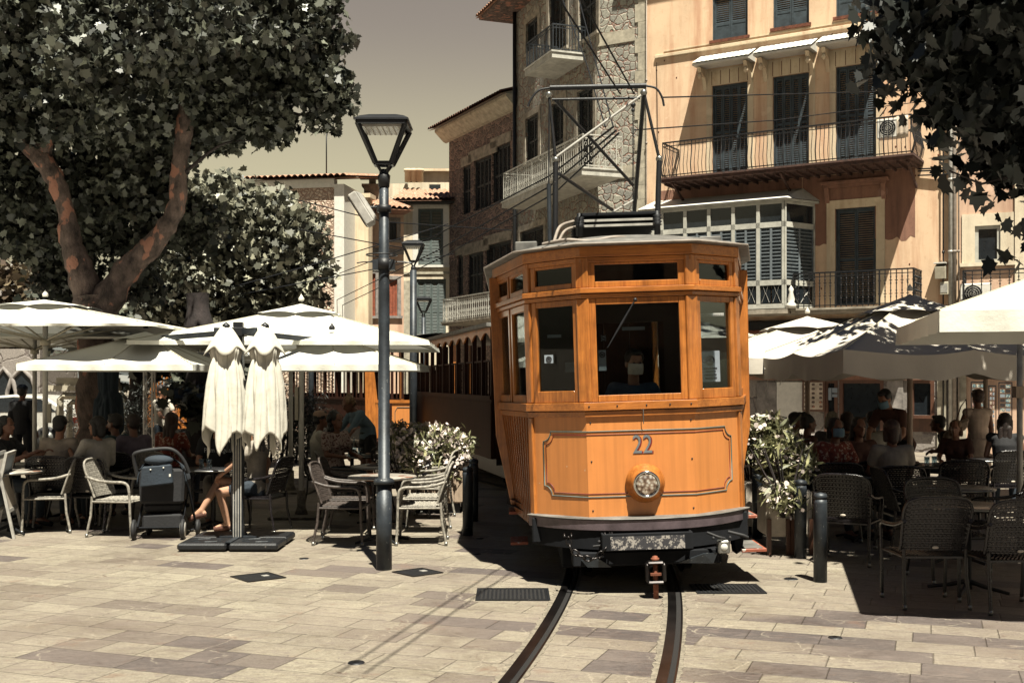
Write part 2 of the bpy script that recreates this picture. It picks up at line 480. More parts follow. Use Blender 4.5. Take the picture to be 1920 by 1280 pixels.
# ------------------------------------------------------------------ palette
wood('tram_wood', (.74, .27, .055), (.20, .050, .012), .3)
wood('tram_wood_x', (.74, .27, .055), (.20, .050, .012), .3, 'x')
wood('tram_dark_wood', (.055, .018, .010), (.018, .007, .005), .6, coat=0)
wood('brown_wood', (.16, .065, .035), (.07, .028, .016), .5)
wood('pole_wood', (.50, .36, .27), (.34, .23, .17), .5)
wood('tram_shaded_wood', (.50, .16, .030), (.14, .035, .009), .25)  # tram wood copied darker, the flank's shade put into its colour
paint_mat('tram_orange', (.70, .26, .068))
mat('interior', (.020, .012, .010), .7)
mat('black_iron', (.016, .017, .020), .5, .3, spots=(.12, .11, .10), spotscale=24, spotcut=.70, bmp=.5)
mat('black_soft', (.010, .011, .014), .85)
for n_ in MATS['black_soft'].node_tree.nodes:
    if n_.type == 'BSDF_PRINCIPLED': n_.inputs['Specular IOR Level'].default_value = .2
mat('post_iron', (.032, .040, .050), .48, .2, var=.35, scale=5, spots=(.30, .30, .28), spotscale=42, spotcut=.70, bmp=.35)
mat('steel', (.32, .32, .30), .35, .8)
mat('chrome', (.75, .75, .72), .12, 1.0, var=.05)
mat('pale_metal', (.48, .46, .42), .5, .2)
mat('roof_grey', (.20, .19, .175), .6, .1, var=.3, scale=6)
mat('bumper_grey', (.15, .115, .13), .4, .35, var=.3, scale=4)
mat('cable_grey', (.32, .27, .23), .6)
mat('bay_shutter', (.17, .20, .22), .6, var=.2)
mat('white_paint', (.78, .75, .68), .5, var=.08)
mat('cream_paint', (.60, .55, .43), .55, var=.12)
mat('gallery_paint', (.56, .55, .49), .5, var=.16, scale=5)
mat('balcony_white', (.56, .54, .48), .6, var=.2, scale=5)
mat('rust', (.22, .07, .035), .8, .2, var=.4)
mat('weathered_beam', (.10, .048, .036), .85, var=.4)
mat('red_paint', (.34, .09, .045), .6, spots=(.5, .45, .4), spotscale=18, spotcut=.62)
mat('teal_line', (.12, .16, .14), .5)
mat('dark_red', (.20, .015, .012), .5)
mat('number_grey', (.17, .19, .20), .45)
mat('paper', (.62, .62, .58), .8, var=.05)
mat('paper_grey', (.26, .30, .34), .8, var=.1)
mat('ink', (.02, .02, .025), .7)
mat('blue_shutter', (.045, .065, .080), .6, var=.3, scale=6)
mat('green_shutter', (.11, .14, .135), .6, var=.2)
mat('dark_shutter', (.022, .026, .030), .6, var=.3)
mat('red_shutter', (.33, .085, .040), .6, var=.25)
mat('terracotta', (.52, .27, .17), .85, var=.3, scale=6, spots=(.6, .55, .45), spotscale=9, spotcut=.62)
mat('limestone', (.50, .45, .35), .85, var=.22, scale=5, bmp=.4)
mat('grey_stone', (.30, .27, .25), .85, var=.3, scale=5, bmp=.5)
mat('old_limestone', (.40, .35, .28), .9, var=.3, scale=4, bmp=.5)
mat('concrete', (.25, .215, .165), .9, var=.35, scale=20)
mat('rail_steel', (.05, .045, .045), .3, .85, var=.4, scale=3)
mat('groove', (.008, .007, .007), .8)
mat('skin', (.42, .20, .12), .5, var=.08, bmp=.05)
mat('skin_pale', (.55, .31, .20), .5, var=.08, bmp=.05)
mat('skin_dark', (.22, .095, .055), .5, var=.1, bmp=.05)
for nm_, c_ in (('black', (.010, .009, .009)), ('brown', (.022, .010, .007)), ('auburn', (.05, .017, .009)), ('white', (.62, .55, .43)), ('fair', (.34, .20, .10))):
    mat('hair_' + nm_, c_, .55, var=.4, scale=26, bmp=.8, bdist=.01, stretch=(1, 1, .25))
for nm_, c_ in (('white', (.72, .66, .56)), ('cream', (.58, .48, .38)), ('black', (.014, .014, .017)), ('navy', (.022, .034, .050)), ('teal', (.065, .12, .14)), ('lilac', (.22, .18, .23)), ('beige', (.48, .31, .22)), ('grey', (.20, .19, .19)), ('paleblue', (.17, .25, .30)), ('brown', (.11, .045, .03)), ('sand', (.34, .30, .25)), ('denim', (.12, .18, .24)), ('mask', (.22, .36, .46)), ('dress', (.68, .52, .42))):
    mat('cloth_' + nm_, c_, .85, var=.2, scale=5, bmp=.5, bdist=.01)
mat('cloth_floral', (.30, .06, .035), .85, scale=16, spots=(.62, .42, .30), spotscale=26, spotcut=.56)
mat('cloth_check', (.30, .20, .16), .85, scale=16, spots=(.06, .04, .04), spotscale=60, spotcut=.52)
mat('cloth_pattern', (.55, .42, .36), .85, scale=16, spots=(.14, .05, .05), spotscale=34, spotcut=.54)
mat('rattan_light', (.36, .33, .28), .6, var=.35, scale=30, bmp=.6, bdist=.003)
mat('rattan_dark', (.020, .017, .019), .22, var=.35, scale=30, bmp=.6, bdist=.003)
mat('rattan_brown', (.085, .066, .058), .5, var=.35, scale=30, bmp=.6, bdist=.003)
mat('table_top', (.42, .38, .33), .35, var=.2, spots=(.22, .09, .05), spotscale=3, spotcut=.58)
mat('table_dark', (.05, .05, .055), .25, .3)
mat('rubber', (.015, .015, .017), .7)
mat('planter', (.62, .55, .46), .6, var=.12)
mat('planter_wood', (.44, .33, .24), .75, var=.2, stretch=(6, 6, 1))
mat('bark', (.17, .12, .10), .9, var=.45, scale=7, bmp=.9, bdist=.02, stretch=(1, 1, .6), spots=(.40, .19, .13), spotscale=4.5, spotcut=.575)
mat('bark_dark', (.035, .025, .024), .9, var=.4, scale=4, bmp=.9, bdist=.02, stretch=(1, 1, .4))
mat('soil', (.05, .035, .025), .95)
mat('petal', (.80, .68, .62), .7, var=.15, scale=20)
mat('car_white', (.62, .60, .55), .25, .1)
mat('car_glass', (.02, .025, .03), .1)
mat('lamp_red', (.45, .03, .02), .4)
mat('hill_green', (.09, .10, .10), .95, var=.4, scale=.05, spots=(.18, .18, .17), spotscale=.12, spotcut=.55)
cloth_mat('canopy_white', (.88, .87, .78), .07)
cloth_mat('canopy_tan', (.64, .58, .50), .02)
cloth_mat('canopy_folded', (.80, .76, .66), .12)
cloth_mat('canopy_slate', (.045, .065, .085), .05)
glass_mat('window_glass'); glass_mat('dark_glass', (.35, .38, .4), .2); glass_mat('bottle_glass', (.6, .7, .75), .3)
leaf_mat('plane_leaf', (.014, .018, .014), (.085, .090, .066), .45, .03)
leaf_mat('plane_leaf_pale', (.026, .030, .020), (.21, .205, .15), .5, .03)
leaf_mat('plane_leaf_shaded', (.006, .009, .008), (.015, .018, .014), .5, .02)  # leaf colour darkened to carry the shade under the crown
leaf_mat('autumn_leaf', (.07, .045, .03), (.13, .10, .06), .5, .1)
leaf_mat('oleander_leaf', (.11, .12, .06), (.26, .25, .13), .4)
stone_mat('rubble_pale', (.46, .44, .36), (.28, .27, .24), (.30, .15, .11), 4.6, .045)
stone_mat('rubble_rough', (.30, .22, .18), (.15, .11, .10), (.36, .24, .20), 3.6, .09, (1, 1, 1.5), 1.0, .06)
stone_mat('pebble_dash', (.78, .62, .48), (.60, .47, .37), (.34, .22, .16), 7.5, .12)
stone_mat('ashlar', (.34, .30, .27), (.27, .24, .22), (.16, .13, .12), 1.2, .02)
plaster_mat('plaster_salmon', (.84, .60, .40), (.58, .29, .17))
plaster_mat('plaster_pink', (.68, .46, .33), (.40, .23, .16))
plaster_mat('plaster_cream', (.78, .64, .45), (.50, .32, .2))
plaster_mat('plaster_white', (.76, .66, .50), (.45, .35, .25))
plaster_mat('plaster_stain_shade', (.30, .15, .10), (.12, .06, .045))  # dark brown plaster, stain with shade painted into the tone
paving_mat()

settle_albedo()
# ------------------------------------------------------------------ ground, track, hill
g = MB(); g.add([(-600, -60, 0), (600, -60, 0), (600, 900, 0), (-600, 900, 0)], [[0, 1, 2, 3]])
tag(g.build('ground', 'stone_paving'), kind='structure')

def curve_pts(ctrl, n=8):
    """Catmull-Rom through ctrl"""
    c = [Vector(p) for p in ctrl]; c = [c[0] * 2 - c[1]] + c + [c[-1] * 2 - c[-2]]; out = []
    for i in range(1, len(c) - 2):
        for k in range(n):
            t = k / n
            out.append(.5 * ((2 * c[i]) + (-c[i - 1] + c[i + 1]) * t + (2 * c[i - 1] - 5 * c[i] + 4 * c[i + 1] - c[i + 2]) * t * t + (-c[i - 1] + 3 * c[i] - 3 * c[i + 1] + c[i + 2]) * t ** 3))
    out.append(c[-2]); return out
centre = curve_pts([(-.55, 3.0, 0), (-.02, 5.0, 0), (.43, 6.8, 0), (.875, 9.5, 0), (1.08, 12, 0), (1.05, 15, 0), (.6, 18.5, 0), (-.9, 22.5, 0), (-3.6, 27.5, 0), (-7.6, 32.5, 0), (-13, 36.5, 0)])
def strip(mb, pts, o0, o1, z0, z1, jag=0):
    L = []
    for i, p in enumerate(pts):
        t = (pts[min(i + 1, len(pts) - 1)] - pts[max(i - 1, 0)]).normalized(); nrm = Vector((t.y, -t.x, 0))
        j0, j1 = (random.uniform(-jag, jag), random.uniform(-jag, jag)) if jag else (0, 0)
        L.append((p + nrm * (o0 + j0), p + nrm * (o1 + j1)))
    for (a, b), (c, d) in zip(L, L[1:]):
        a0, b0, c0, d0 = [Vector((q.x, q.y, z0)) for q in (a, b, c, d)]; a1, b1, c1, d1 = [Vector((q.x, q.y, z1)) for q in (a, b, c, d)]
        mb.add([a0, b0, c0, d0, a1, b1, c1, d1], [[4, 5, 7, 6], [0, 4, 6, 2], [1, 3, 7, 5]])
fine_c = curve_pts([tuple(p) for p in centre[::4]], 10)
track = thing('tram_track', 'pair of grooved tram rails set in the stone paving in front of the tram', 'tram track')
for sgn in (-1, 1):
    o = sgn * .4572
    bed = MB(); strip(bed, curve_pts([tuple(p) for p in centre[::2]], 14), o - .085, o + .095, 0, .004, .012); bed.build('concrete_bed', 'concrete', track)
    r = MB(); strip(r, fine_c, o - .045, o + .022, 0, .010); strip(r, fine_c, o + .058, o + .072, 0, .009); rl = r.build('rail', 'rail_steel', track)
    r = MB(); strip(r, fine_c, o + .022, o + .058, 0, .006); r.build('groove', 'groove', rl)

def grate(px0, px1, py0, py1, label, skew=0):
    a, b = G((px0 + px1) / 2, py1), G((px0 + px1) / 2, py0)
    w = (px1 - px0) / (FPX / ((a.y + b.y) / 2)); c = (a + b) / 2; d = b.y - a.y
    t = thing('drain_grate', label, 'drain grate', (c.x, c.y, 0), skew)
    f = MB(); f.box(-w / 2, w / 2, -d / 2, -d / 2 + .02, 0, .012); f.box(-w / 2, w / 2, d / 2 - .02, d / 2, 0, .012)
    f.box(-w / 2, -w / 2 + .02, -d / 2 + .02, d / 2 - .02, 0, .012); f.box(w / 2 - .02, w / 2, -d / 2 + .02, d / 2 - .02, 0, .012); f.build('frame', 'black_iron', t)
    p = MB(); p.box(-w / 2 + .02, w / 2 - .02, -d / 2 + .02, d / 2 - .02, 0, .005); p.build('pit', 'groove', t)
    s = MB(); k = int(w / .035)
    for i in range(k): x = -w / 2 + .03 + i * (w - .06) / max(1, k - 1); s.box(x - .008, x + .008, -d / 2 + .02, d / 2 - .02, .005, .011)
    s.build('bars', 'black_iron', t)
grate(893, 1030, 1104, 1126, 'black slotted drain grate left of the left rail, crossed by a thin wire shadow')
grate(1300, 1428, 1096, 1113, 'black slotted drain grate right of the rails at the edge of the tram shadow')
def hatch(px, py, w, rz, label, shape='square'):
    c = G(px, py); t = thing('access_cover', label, 'manhole cover', (c.x, c.y, 0), rz)
    b = MB()
    if shape == 'square':
        b.box(-w / 2, w / 2, -w / 2, w / 2, 0, .006); b.build('cover', 'black_iron', t, .002)
        f = MB(); 
        for s in (-1, 1): f.box(s * w / 2 - .006, s * w / 2 + .006, -w / 2, w / 2, .0, .009); f.box(-w / 2 + .006, w / 2 - .006, s * w / 2 - .006, s * w / 2 + .006, 0, .009)
        f.build('frame', 'rail_steel', t)
        h = MB(); h.box(.05, .11, -.01, .05, .006, .0095); h.build('lifting_slot', 'pale_metal', t)
    else:
        b.lathe([(0.001, .007), (w / 2 * .9, .007), (w / 2, 0)], n=24); b.build('cover', 'black_iron', t)
        f = MB(); f.lathe([(w * .2, .008), (w * .16, .010), (.001, .010)], n=16); f.build('boss', 'rail_steel', t)
hatch(484, 1082, .37, math.radians(38), 'black square access cover in the paving left of the tall lamp post')
hatch(783, 1073, .34, math.radians(40), 'black square access cover just right of the foot of the tall lamp post')
hatch(668, 1242, .11, 0, 'small round iron cap in the paving nearest the bottom edge, left of the tracks', 'round')
hatch(1566, 1195, .10, 0, 'small round iron cap in the paving right of the rails, nearest the camera', 'round')
hatch(1483, 1085, .13, 0, 'small round iron cap in the paving beside the right bollards', 'round')
hatch(570, 1047, .10, 0, 'small round iron cap in the paving right of the parasol base', 'round')
hatch(893, 1038, .10, 0, 'small round iron cap in the paving between the front left bollard and the tram shadow', 'round')
hatch(900, 1009, .09, 0, 'small round iron cap in the paving, farthest one, right of the front left bollard', 'round')

hl = MB()
def hillf(u, v):
    x = -160 + u * 260; y = 260 + v * 240
    h = 27 * math.exp(-((x + 150) / 62) ** 2) + 5.5 * math.exp(-((x + 95) / 18) ** 2) * 0
    return Vector((x, y, max(-1, (h * math.sin(PI * min(1, v * 1.3)) + 3 * math.sin(x * .11) * math.cos(y * .05) * math.exp(-((x + 150) / 80) ** 2)))))
hl.grid(hillf, 90, 40)
tag(hl.build('hill', 'hill_green'), kind='structure')

# ------------------------------------------------------------------ the tram
ROLL = -math.radians(1.8)
tram = thing('tram', 'old orange wooden tram number 22 with a driver behind its front window', 'tram', (1.145, 9.80, 0), 0, ry=ROLL)
TI = (Matrix.Translation((1.145, 9.80, 0)) @ Matrix.Rotation(ROLL, 4, 'Y')).inverted()
def TL(px, py, D): return TI @ W(px, py, D)
P = [(-1.22, 1.75), (-.93, .42), (-.465, 0), (.465, 0), (.93, .42), (1.22, 1.75)]   # plan of the vestibule
def off_plan(d, z=0, pts=P):
    """plan outline pushed outward by d"""
    out = []
    for i, p in enumerate(pts):
        p = Vector((*p, 0))
        def nrm(a, b):
            a, b = Vector((*a, 0)), Vector((*b, 0)); t = (b - a).normalized(); return Vector((t.y, -t.x, 0))
        ns = []
        if i > 0: ns.append(nrm(pts[i - 1], pts[i]))
        if i < len(pts) - 1: ns.append(nrm(pts[i], pts[i + 1]))
        n = sum(ns, Vector()).normalized(); k = d / max(.5, n.dot(ns[0]))
        q = p + n * k; q.z = z; out.append(q)
    return out
def taper(p):      # the body narrows towards its foot
    return p
def band(name, m, z0, z1, d0, d1, parent=tram, bevel=.004, a=0, b=6):
    o, i_ = off_plan(d1)[a:b], off_plan(d0)[a:b]; k = len(o); mb = MB()
    vs = [(p.x, p.y, z0) for p in o] + [(p.x, p.y, z0) for p in i_] + [(p.x, p.y, z1) for p in o] + [(p.x, p.y, z1) for p in i_]
    fs = []
    for j in range(k - 1):
        fs += [[j, j + 1, 2 * k + j + 1, 2 * k + j], [k + j + 1, k + j, 3 * k + j, 3 * k + j + 1], [2 * k + j, 2 * k + j + 1, 3 * k + j + 1, 3 * k + j], [j + 1, j, k + j, k + j + 1]]
    fs += [[0, 2 * k, 3 * k, k], [k - 1, 2 * k - 1, 4 * k - 1, 3 * k - 1]]
    mb.add(vs, fs); return mb.build(name, m, parent, bevel)

band('dash_panel', 'tram_orange', .64, 1.50, -.03, .0, bevel=0, a=1, b=5)
s_ = band('sill_rail', 'tram_wood_x', 1.555, 1.625, -.05, .045)
band('sill_rail', 'tram_wood_x', 1.50, 1.549, -.04, .025)
band('belt_rail', 'tram_wood_x', 2.555, 2.60, -.05, .05)
band('belt_rail', 'tram_wood_x', 2.515, 2.55, -.05, .028)
band('frieze', 'tram_wood_x', 2.865, 2.955, -.05, .035)
band('header_rail', 'tram_wood_x', 2.82, 2.862, -.04, .018)
# corner posts, with small bolts
for i, (x, y) in enumerate(P):
    if i in (0, 5): continue
    q = off_plan(-.03)[i]; qd = off_plan(1)[i] - Vector((*P[i], 0)); ang = math.atan2(qd.y, qd.x) + PI / 2
    for z0, z1 in ((1.628, 2.512), (2.603, 2.862)):
        mb = MB(Matrix.Translation((q.x, q.y, 0)) @ Matrix.Rotation(ang, 4, 'Z'))
        w = .055 if i in (2, 3) else .045
        mb.prism([(-w, -.045, z0), (w, -.045, z0), (w + .01, .05, z0), (-w - .01, .05, z0)], (0, 0, z1 - z0)); mb.build('corner_post', 'tram_wood', tram, .006)
    if i in (1, 4):
        mb = MB(Matrix.Translation((q.x, q.y, 0)) @ Matrix.Rotation(ang, 4, 'Z')); mb.box(-.035, .035, -.045, .04, .60, 1.497); mb.build('corner_post', 'tram_wood', tram, .006)
bl = MB()
for (fx, fz) in ((-.43, 1.45), (.43, 1.45), (-.43, 1.12), (.43, 1.12), (-.43, .70), (.43, .70)): bl.ball((fx, -.001, fz), .008, 6, 4)
for fx in (-.44, -.2, .05, .25, .43): bl.ball((fx, -.046, 1.59), .008, 6, 4)
bl.build('bolts', 'black_iron', tram)
# framed windows on each facet
def facet_window(i, z0, z1, sw, hw, bw, glass='window_glass', inner=None, d=.0, ends=(.055, .055)):
    a, b = Vector((*P[i], 0)), Vector((*P[i + 1], 0)); L = (b - a).length; t = (b - a) / L; n = Vector((t.y, -t.x, 0))
    M = Matrix((( t.x, -n.x, 0, a.x), (t.y, -n.y, 0, a.y), (0, 0, 1, 0), (0, 0, 0, 1)))
    x0, x1 = ends[0], L - ends[1]
    f = MB(M)
    f.box(x0, x0 + sw, -.012, .03, z0, z1); f.box(x1 - sw, x1, -.012, .03, z0, z1)
    f.box(x0 + sw, x1 - sw, -.010, .03, z1 - hw, z1); f.box(x0 + sw, x1 - sw, -.018, .03, z0, z0 + bw)
    w = f.build('window', 'tram_wood', tram, .004)
    gl = MB(M); gl.box(x0 + sw, x1 - sw, .012, .016, z0 + bw, z1 - hw); gl.build('glass', glass, w)
    if inner:
        for zi in inner:
            bb = MB(M); bb.box(x0 + sw, x1 - sw, -.006, .011, zi, zi + .03); bb.build('glazing_bar', 'tram_wood_x', w)
    return M, L, w
for i in range(5):
    e = (.055, .055)
    if i in (0, 4):
        # side of the vestibule: two windows with a mullion
        a, b = Vector((*P[i], 0)), Vector((*P[i + 1], 0)); L = (b - a).length
        for k in range(2):
            e = (.05 + k * L / 2, .05 + (1 - k) * L / 2) if k == 0 else (.05 + L / 2 - .03, .05)
            facet_window(i, 1.628, 2.512, .05, .06, .07, ends=e); facet_window(i, 2.603, 2.82, .04, .03, .05, ends=e)
    elif i == 2:
        fwM = facet_window(i, 1.628, 2.512, .055, .055, .055)
        facet_window(i, 2.603, 2.82, .055, .022, .050, 'dark_glass')
    else:
        facet_window(i, 1.628, 2.512, .05, .05, .10 if i == 1 else .085); facet_window(i, 2.603, 2.82, .05, .024, .05, 'dark_glass')
# slatted lower side walls of the vestibule
for i in (0, 4):
    a, b = Vector((*P[i], 0)), Vector((*P[i + 1], 0)); L = (b - a).length; t = (b - a) / L; n = Vector((t.y, -t.x, 0))
    M = Matrix(((t.x, -n.x, 0, a.x), (t.y, -n.y, 0, a.y), (0, 0, 1, 0), (0, 0, 0, 1)))
    mb = MB(M); k = int(L / .052)
    for j in range(k):
        x0, x1, d0 = .03 + j * L / k, .03 + (j + .86) * L / k, (-.004 if j % 2 else -.010)
        def tum(x): return .125 * ((1 - x / L) if i == 0 else x / L)     # the side draws in towards its foot
        vs = [(x, y + tum(x) * (1 if z < 1 else 0), z) for z in (.52, 1.498) for x, y in ((x0, d0), (x1, d0), (x1, .03), (x0, .03))]
        mb.add(vs, [[3, 2, 1, 0], [4, 5, 6, 7], [0, 1, 5, 4], [1, 2, 6, 5], [2, 3, 7, 6], [3, 0, 4, 7]])
    mb.build('side_boarding', 'tram_shaded_wood', tram)
# pinstripe and number
def on_plan(s):
    """point on the dash at arc position s measured from the middle (m)"""
    for k, (i, sg) in enumerate(((2, 0),)):
        if abs(s) <= .465: return Vector((s, -.002, 0))
    d = (abs(s) - .465); t = Vector((.465, .42, 0)).normalized()
    p = Vector((.465, 0, 0)) + t * d; p.y -= .003
    return Vector((math.copysign(p.x, s), p.y, 0))
def stripe(m, e, r, nm):
    S, Z0, Z1, c = .955 - e, .815 + e, 1.375 - e, .085
    out = [(-S, Z0 + c), (-S, Z1 - c)] + [(-S + c * (1 - math.cos(a)) * .0 + c * math.sin(a), Z1 - c * math.cos(a)) for a in (0.0, .3, .7, 1.1, 1.5)]
    out = []
    def arc(cx, cz, a0, a1):
        for k in range(7):
            a = a0 + (a1 - a0) * k / 6; out.append((cx + c * math.cos(a), cz + c * math.sin(a)))
    arc(-S, Z1, -PI / 2, 0); out.extend([(-.465, Z1), (0, Z1), (.465, Z1)])
    arc(S, Z1, PI, 3 * PI / 2); arc(S, Z0, PI / 2, PI); out.extend([(.465, Z0), (0, Z0), (-.465, Z0)]); arc(-S, Z0, 0, PI / 2)
    mb = MB(); pts = [on_plan(s) + Vector((0, -.001, z)) for s, z in out]
    mb.tube(pts, r, 6, closed=True); return mb.build(nm, m, tram)
stripe('teal_line', 0, .0055, 'pinstripe'); stripe('dark_red', .028, .0035, 'pinstripe')
text('number', '22', .225, 'dark_red', tram, (.020, -.003, 1.243), sx=.78, depth=.001)
text('number', '22', .225, 'number_grey', tram, (.008, -.006, 1.248), sx=.78, depth=.001)
# headlamp
mb = MB(); hz = .925
mb.lathe([(.001, .0), (.165, .0), (.168, -.02), (.150, -.045), (.152, -.052), (.132, -.075), (.134, -.083), (.118, -.105), (.108, -.135), (.001, -.135)], (.02, -.001, hz), 32, 'y')
hd = mb.build('headlamp', 'tram_wood', tram)
mb = MB(); mb.tube([(.02 + .103 * math.cos(a * PI / 16), -.140, hz + .103 * math.sin(a * PI / 16)) for a in range(32)], .012, 8, closed=True); mb.build('rim', 'chrome', hd)
mb = MB(); mb.lathe([(.001, -.163), (.04, -.160), (.075, -.150), (.098, -.137), (.001, -.136)], (.02, 0, hz), 28, 'y')
m_, nt_, b_ = new_mat('lens'); vv = N(nt_, 'ShaderNodeTexVoronoi', feature='F1'); vv.inputs['Scale'].default_value = 34; nt_.links.new(coords(nt_), vv.inputs[0])
nt_.links.new(ramp(nt_, vv.outputs[0], [(0.15, (.85, .80, .70)), (.55, (.35, .26, .20)), (.9, (.12, .07, .05))]).outputs[0], b_.inputs['Base Color']); b_.inputs['Roughness'].default_value = .08; b_.inputs['Metallic'].default_value = .7
bump(nt_, b_, vv.outputs[0], .8, .01)
mb.build('lens', 'lens', hd)
# wiper
a_, b2 = TL(1191, 562, 9.72), TL(1139, 652, 9.72)
mb = MB(); mb.tube([a_, a_ + (b2 - a_) * .5, b2], [.007, .012, .004], 6); mb.ball(a_, .018, 8, 6); mb.build('wiper', 'black_iron', tram)
mb = MB(); mb.tube([(.02, -.04, 1.56), (.02, -.05, 1.535), (.02, -.035, 1.43)], .004, 6); mb.build('bonnet_pin', 'steel', tram)
# bumper ring
def ring_plan(d, n=28, w=.98, sag=.60):
    pts = []
    for k in range(n + 1):
        u = -1 + 2 * k / n; pts.append(Vector((u * (w + d), sag * abs(u) ** 2.4 - .20 - d, 0)))
    return pts
def ring(name, m, z0, z1, d0, d1, bevel=.004, **kw):
    o, i_ = ring_plan(d1, **kw), ring_plan(d0, **kw); k = len(o); mb = MB()
    vs = [(p.x, p.y, z0) for p in o] + [(p.x, p.y, z0) for p in i_] + [(p.x, p.y, z1) for p in o] + [(p.x, p.y, z1) for p in i_]; fs = []
    for j in range(k - 1):
        fs += [[j, j + 1, 2 * k + j + 1, 2 * k + j], [k + j + 1, k + j, 3 * k + j, 3 * k + j + 1], [2 * k + j, 2 * k + j + 1, 3 * k + j + 1, 3 * k + j], [j + 1, j, k + j, k + j + 1]]
    fs += [[0, 2 * k, 3 * k, k], [k - 1, 2 * k - 1, 4 * k - 1, 3 * k - 1]]
    mb.add(vs, fs, False); return mb.build(name, m, tram, bevel)
ring('bumper', 'bumper_grey', .545, .635, -.14, .0)
ring('bumper_plate', 'roof_grey', .637, .647, -.34, .012)
ring('fender_skirt', 'black_soft', .38, .543, -.05, -.02)
# underframe
mb = MB(); mb.box(-.95, .95, .3, 9.2, .40, .62); mb.box(-.62, .62, -.10, .5, .24, .36); mb.box(-.70, .70, .25, 2.4, .18, .40); mb.box(-.62, .62, 5.6, 7.8, .12, .40); mb.build('underframe', 'black_soft', tram, .01)
mb = MB(); mb.prism([(-.55, -.13, .30), (-.40, -.16, .31), (-.30, -.16, .24), (-.50, -.13, .24)], (0, .03, 0)); mb.build('life_guard', 'post_iron', tram); mb = MB(); mb.prism([(.60, -.13, .33), (.48, -.16, .33), (.26, -.16, .26), (.56, -.13, .24)], (0, .03, 0)); mb.build('life_guard', 'post_iron', tram)
for wy in (.9, 2.2, 6.0, 7.4):
    for sg in (-1, 1):
        mb = MB(); mb.lathe([(.001, 0), (.30, 0), (.33, .02), (.33, .03), (.30, .03), (.30, .10), (.001, .10)], (sg * .457 - .05 + (.0 if sg > 0 else 0), wy, .335), 24, 'x'); mb.build('wheel', 'rail_steel', tram)
mb = MB(); mb.box(-.38, .38, -.245, -.215, .385, .53); mb.box(-.38, -.36, -.215, -.1, .385, .53); mb.box(.36, .38, -.215, -.1, .385, .53)
mb2 = mb.build('buffer_plate', 'black_soft', tram, .006)
mb = MB(); mb.box(-.31, .31, -.252, -.2455, .395, .505)
m_, nt_, b_ = new_mat('worn_plate'); nn = noise(nt_, coords(nt_), 30, 6, .7); nt_.links.new(ramp(nt_, nn, [(.52, (.03, .03, .035)), (.56, (.26, .24, .22))]).outputs[0], b_.inputs['Base Color']); b_.inputs['Roughness'].default_value = .5
mb.build('worn_plate', 'worn_plate', tram)
# coupler
mb = MB(); c = (.045, -.34)
for (x0, x1, z0, z1) in ((-.07, .07, .125, .15), (-.07, .07, .285, .31), (-.085, -.055, .14, .295), (.055, .085, .14, .295)): mb.box(c[0] + x0, c[0] + x1, c[1] - .05, c[1] + .05, z0, z1)
mb.box(c[0] - .035, c[0] + .035, c[1] - .01, c[1] + .35, .19, .25)
cp = mb.build('coupler', 'rail_steel', tram, .012)
mb = MB(); mb.box(c[0] - .045, c[0] + .045, c[1] - .04, c[1] - .011, .195, .215); mb.lathe([(.001, .02), (.022, .03), (.022, .38 - .0), (.001, .385)], (c[0], c[1], -.03), 10); mb.lathe([(.001, .0), (.035, .0), (.035, .02), (.001, .03)], (c[0], c[1], .315), 8); mb.build('coupling_pin', 'rust', cp)
# chain
mb = MB(); pts = curve_pts([(-.66, -.20, .53), (-.64, -.23, .42), (-.54, -.25, .345), (-.44, -.25, .335), (-.35, -.23, .42), (-.32, -.20, .50)], 5)
acc = 0; prev = pts[0]; links = []; step = .055
dense = []
for a, b in zip(pts, pts[1:]):
    for k in range(10): dense.append(a + (b - a) * k / 10)
dist = 0; last = dense[0]; alt = 0
for a, b in zip(dense, dense[1:]):
    dist += (b - a).length
    if dist >= step:
        dist = 0; t = (b - a).normalized(); alt += 1
        s1 = t.cross(Vector((0, 1, 0))).normalized() if alt % 2 else Vector((0, 1, 0))
        mb.tube([b + t * .038 * math.cos(q) + s1 * .021 * math.sin(q) for q in [k * PI / 5 for k in range(10)]], .0085, 6, closed=True)
mb.build('chain', 'rail_steel', tram)
for x, z in ((-.66, .53), (-.32, .53)):
    mb = MB(); mb.tube([(x - .03, -.16, z), (x - .03, -.22, z - .02), (x + .03, -.22, z - .02), (x + .03, -.16, z)], .010, 6); mb.build('shackle', 'rail_steel', tram)
# cables, small lamp, sanding gear below the bumper
mb = MB(); mb.box(.60, .70, -.17, -.08, .325, .435); sl = mb.build('marker_lamp', 'steel', tram, .01)
mb = MB(); mb.lathe([(.001, -.006), (.026, -.005), (.030, 0)], (.65, -.171, .38), 16, 'y'); mb.build('lens', 'paper', sl)
mb = MB(); mb.tube([(.52, -.12, .50), (.60, -.19, .47), (.66, -.15, .45)], .012, 6); mb.tube([(.70, -.1, .50), (.82, -.14, .47), (.86, -.12, .45)], .014, 6); mb.tube([(-.45, -.16, .42), (-.30, -.20, .44), (-.22, -.16, .40)], .010, 6)
for x in (-.40, -.37, -.34, .56, .62, .70): mb.ball((x, -.175, .46), .014, 6, 5)
mb.build('hoses', 'rubber', tram)
mb = MB(); mb.prism([(.84, .42, .40), (.94, .42, .40), (.92, .42, .26), (.86, .42, .22)], (0, .2, 0)); mb.build('sand_box', 'black_soft', tram, .01)
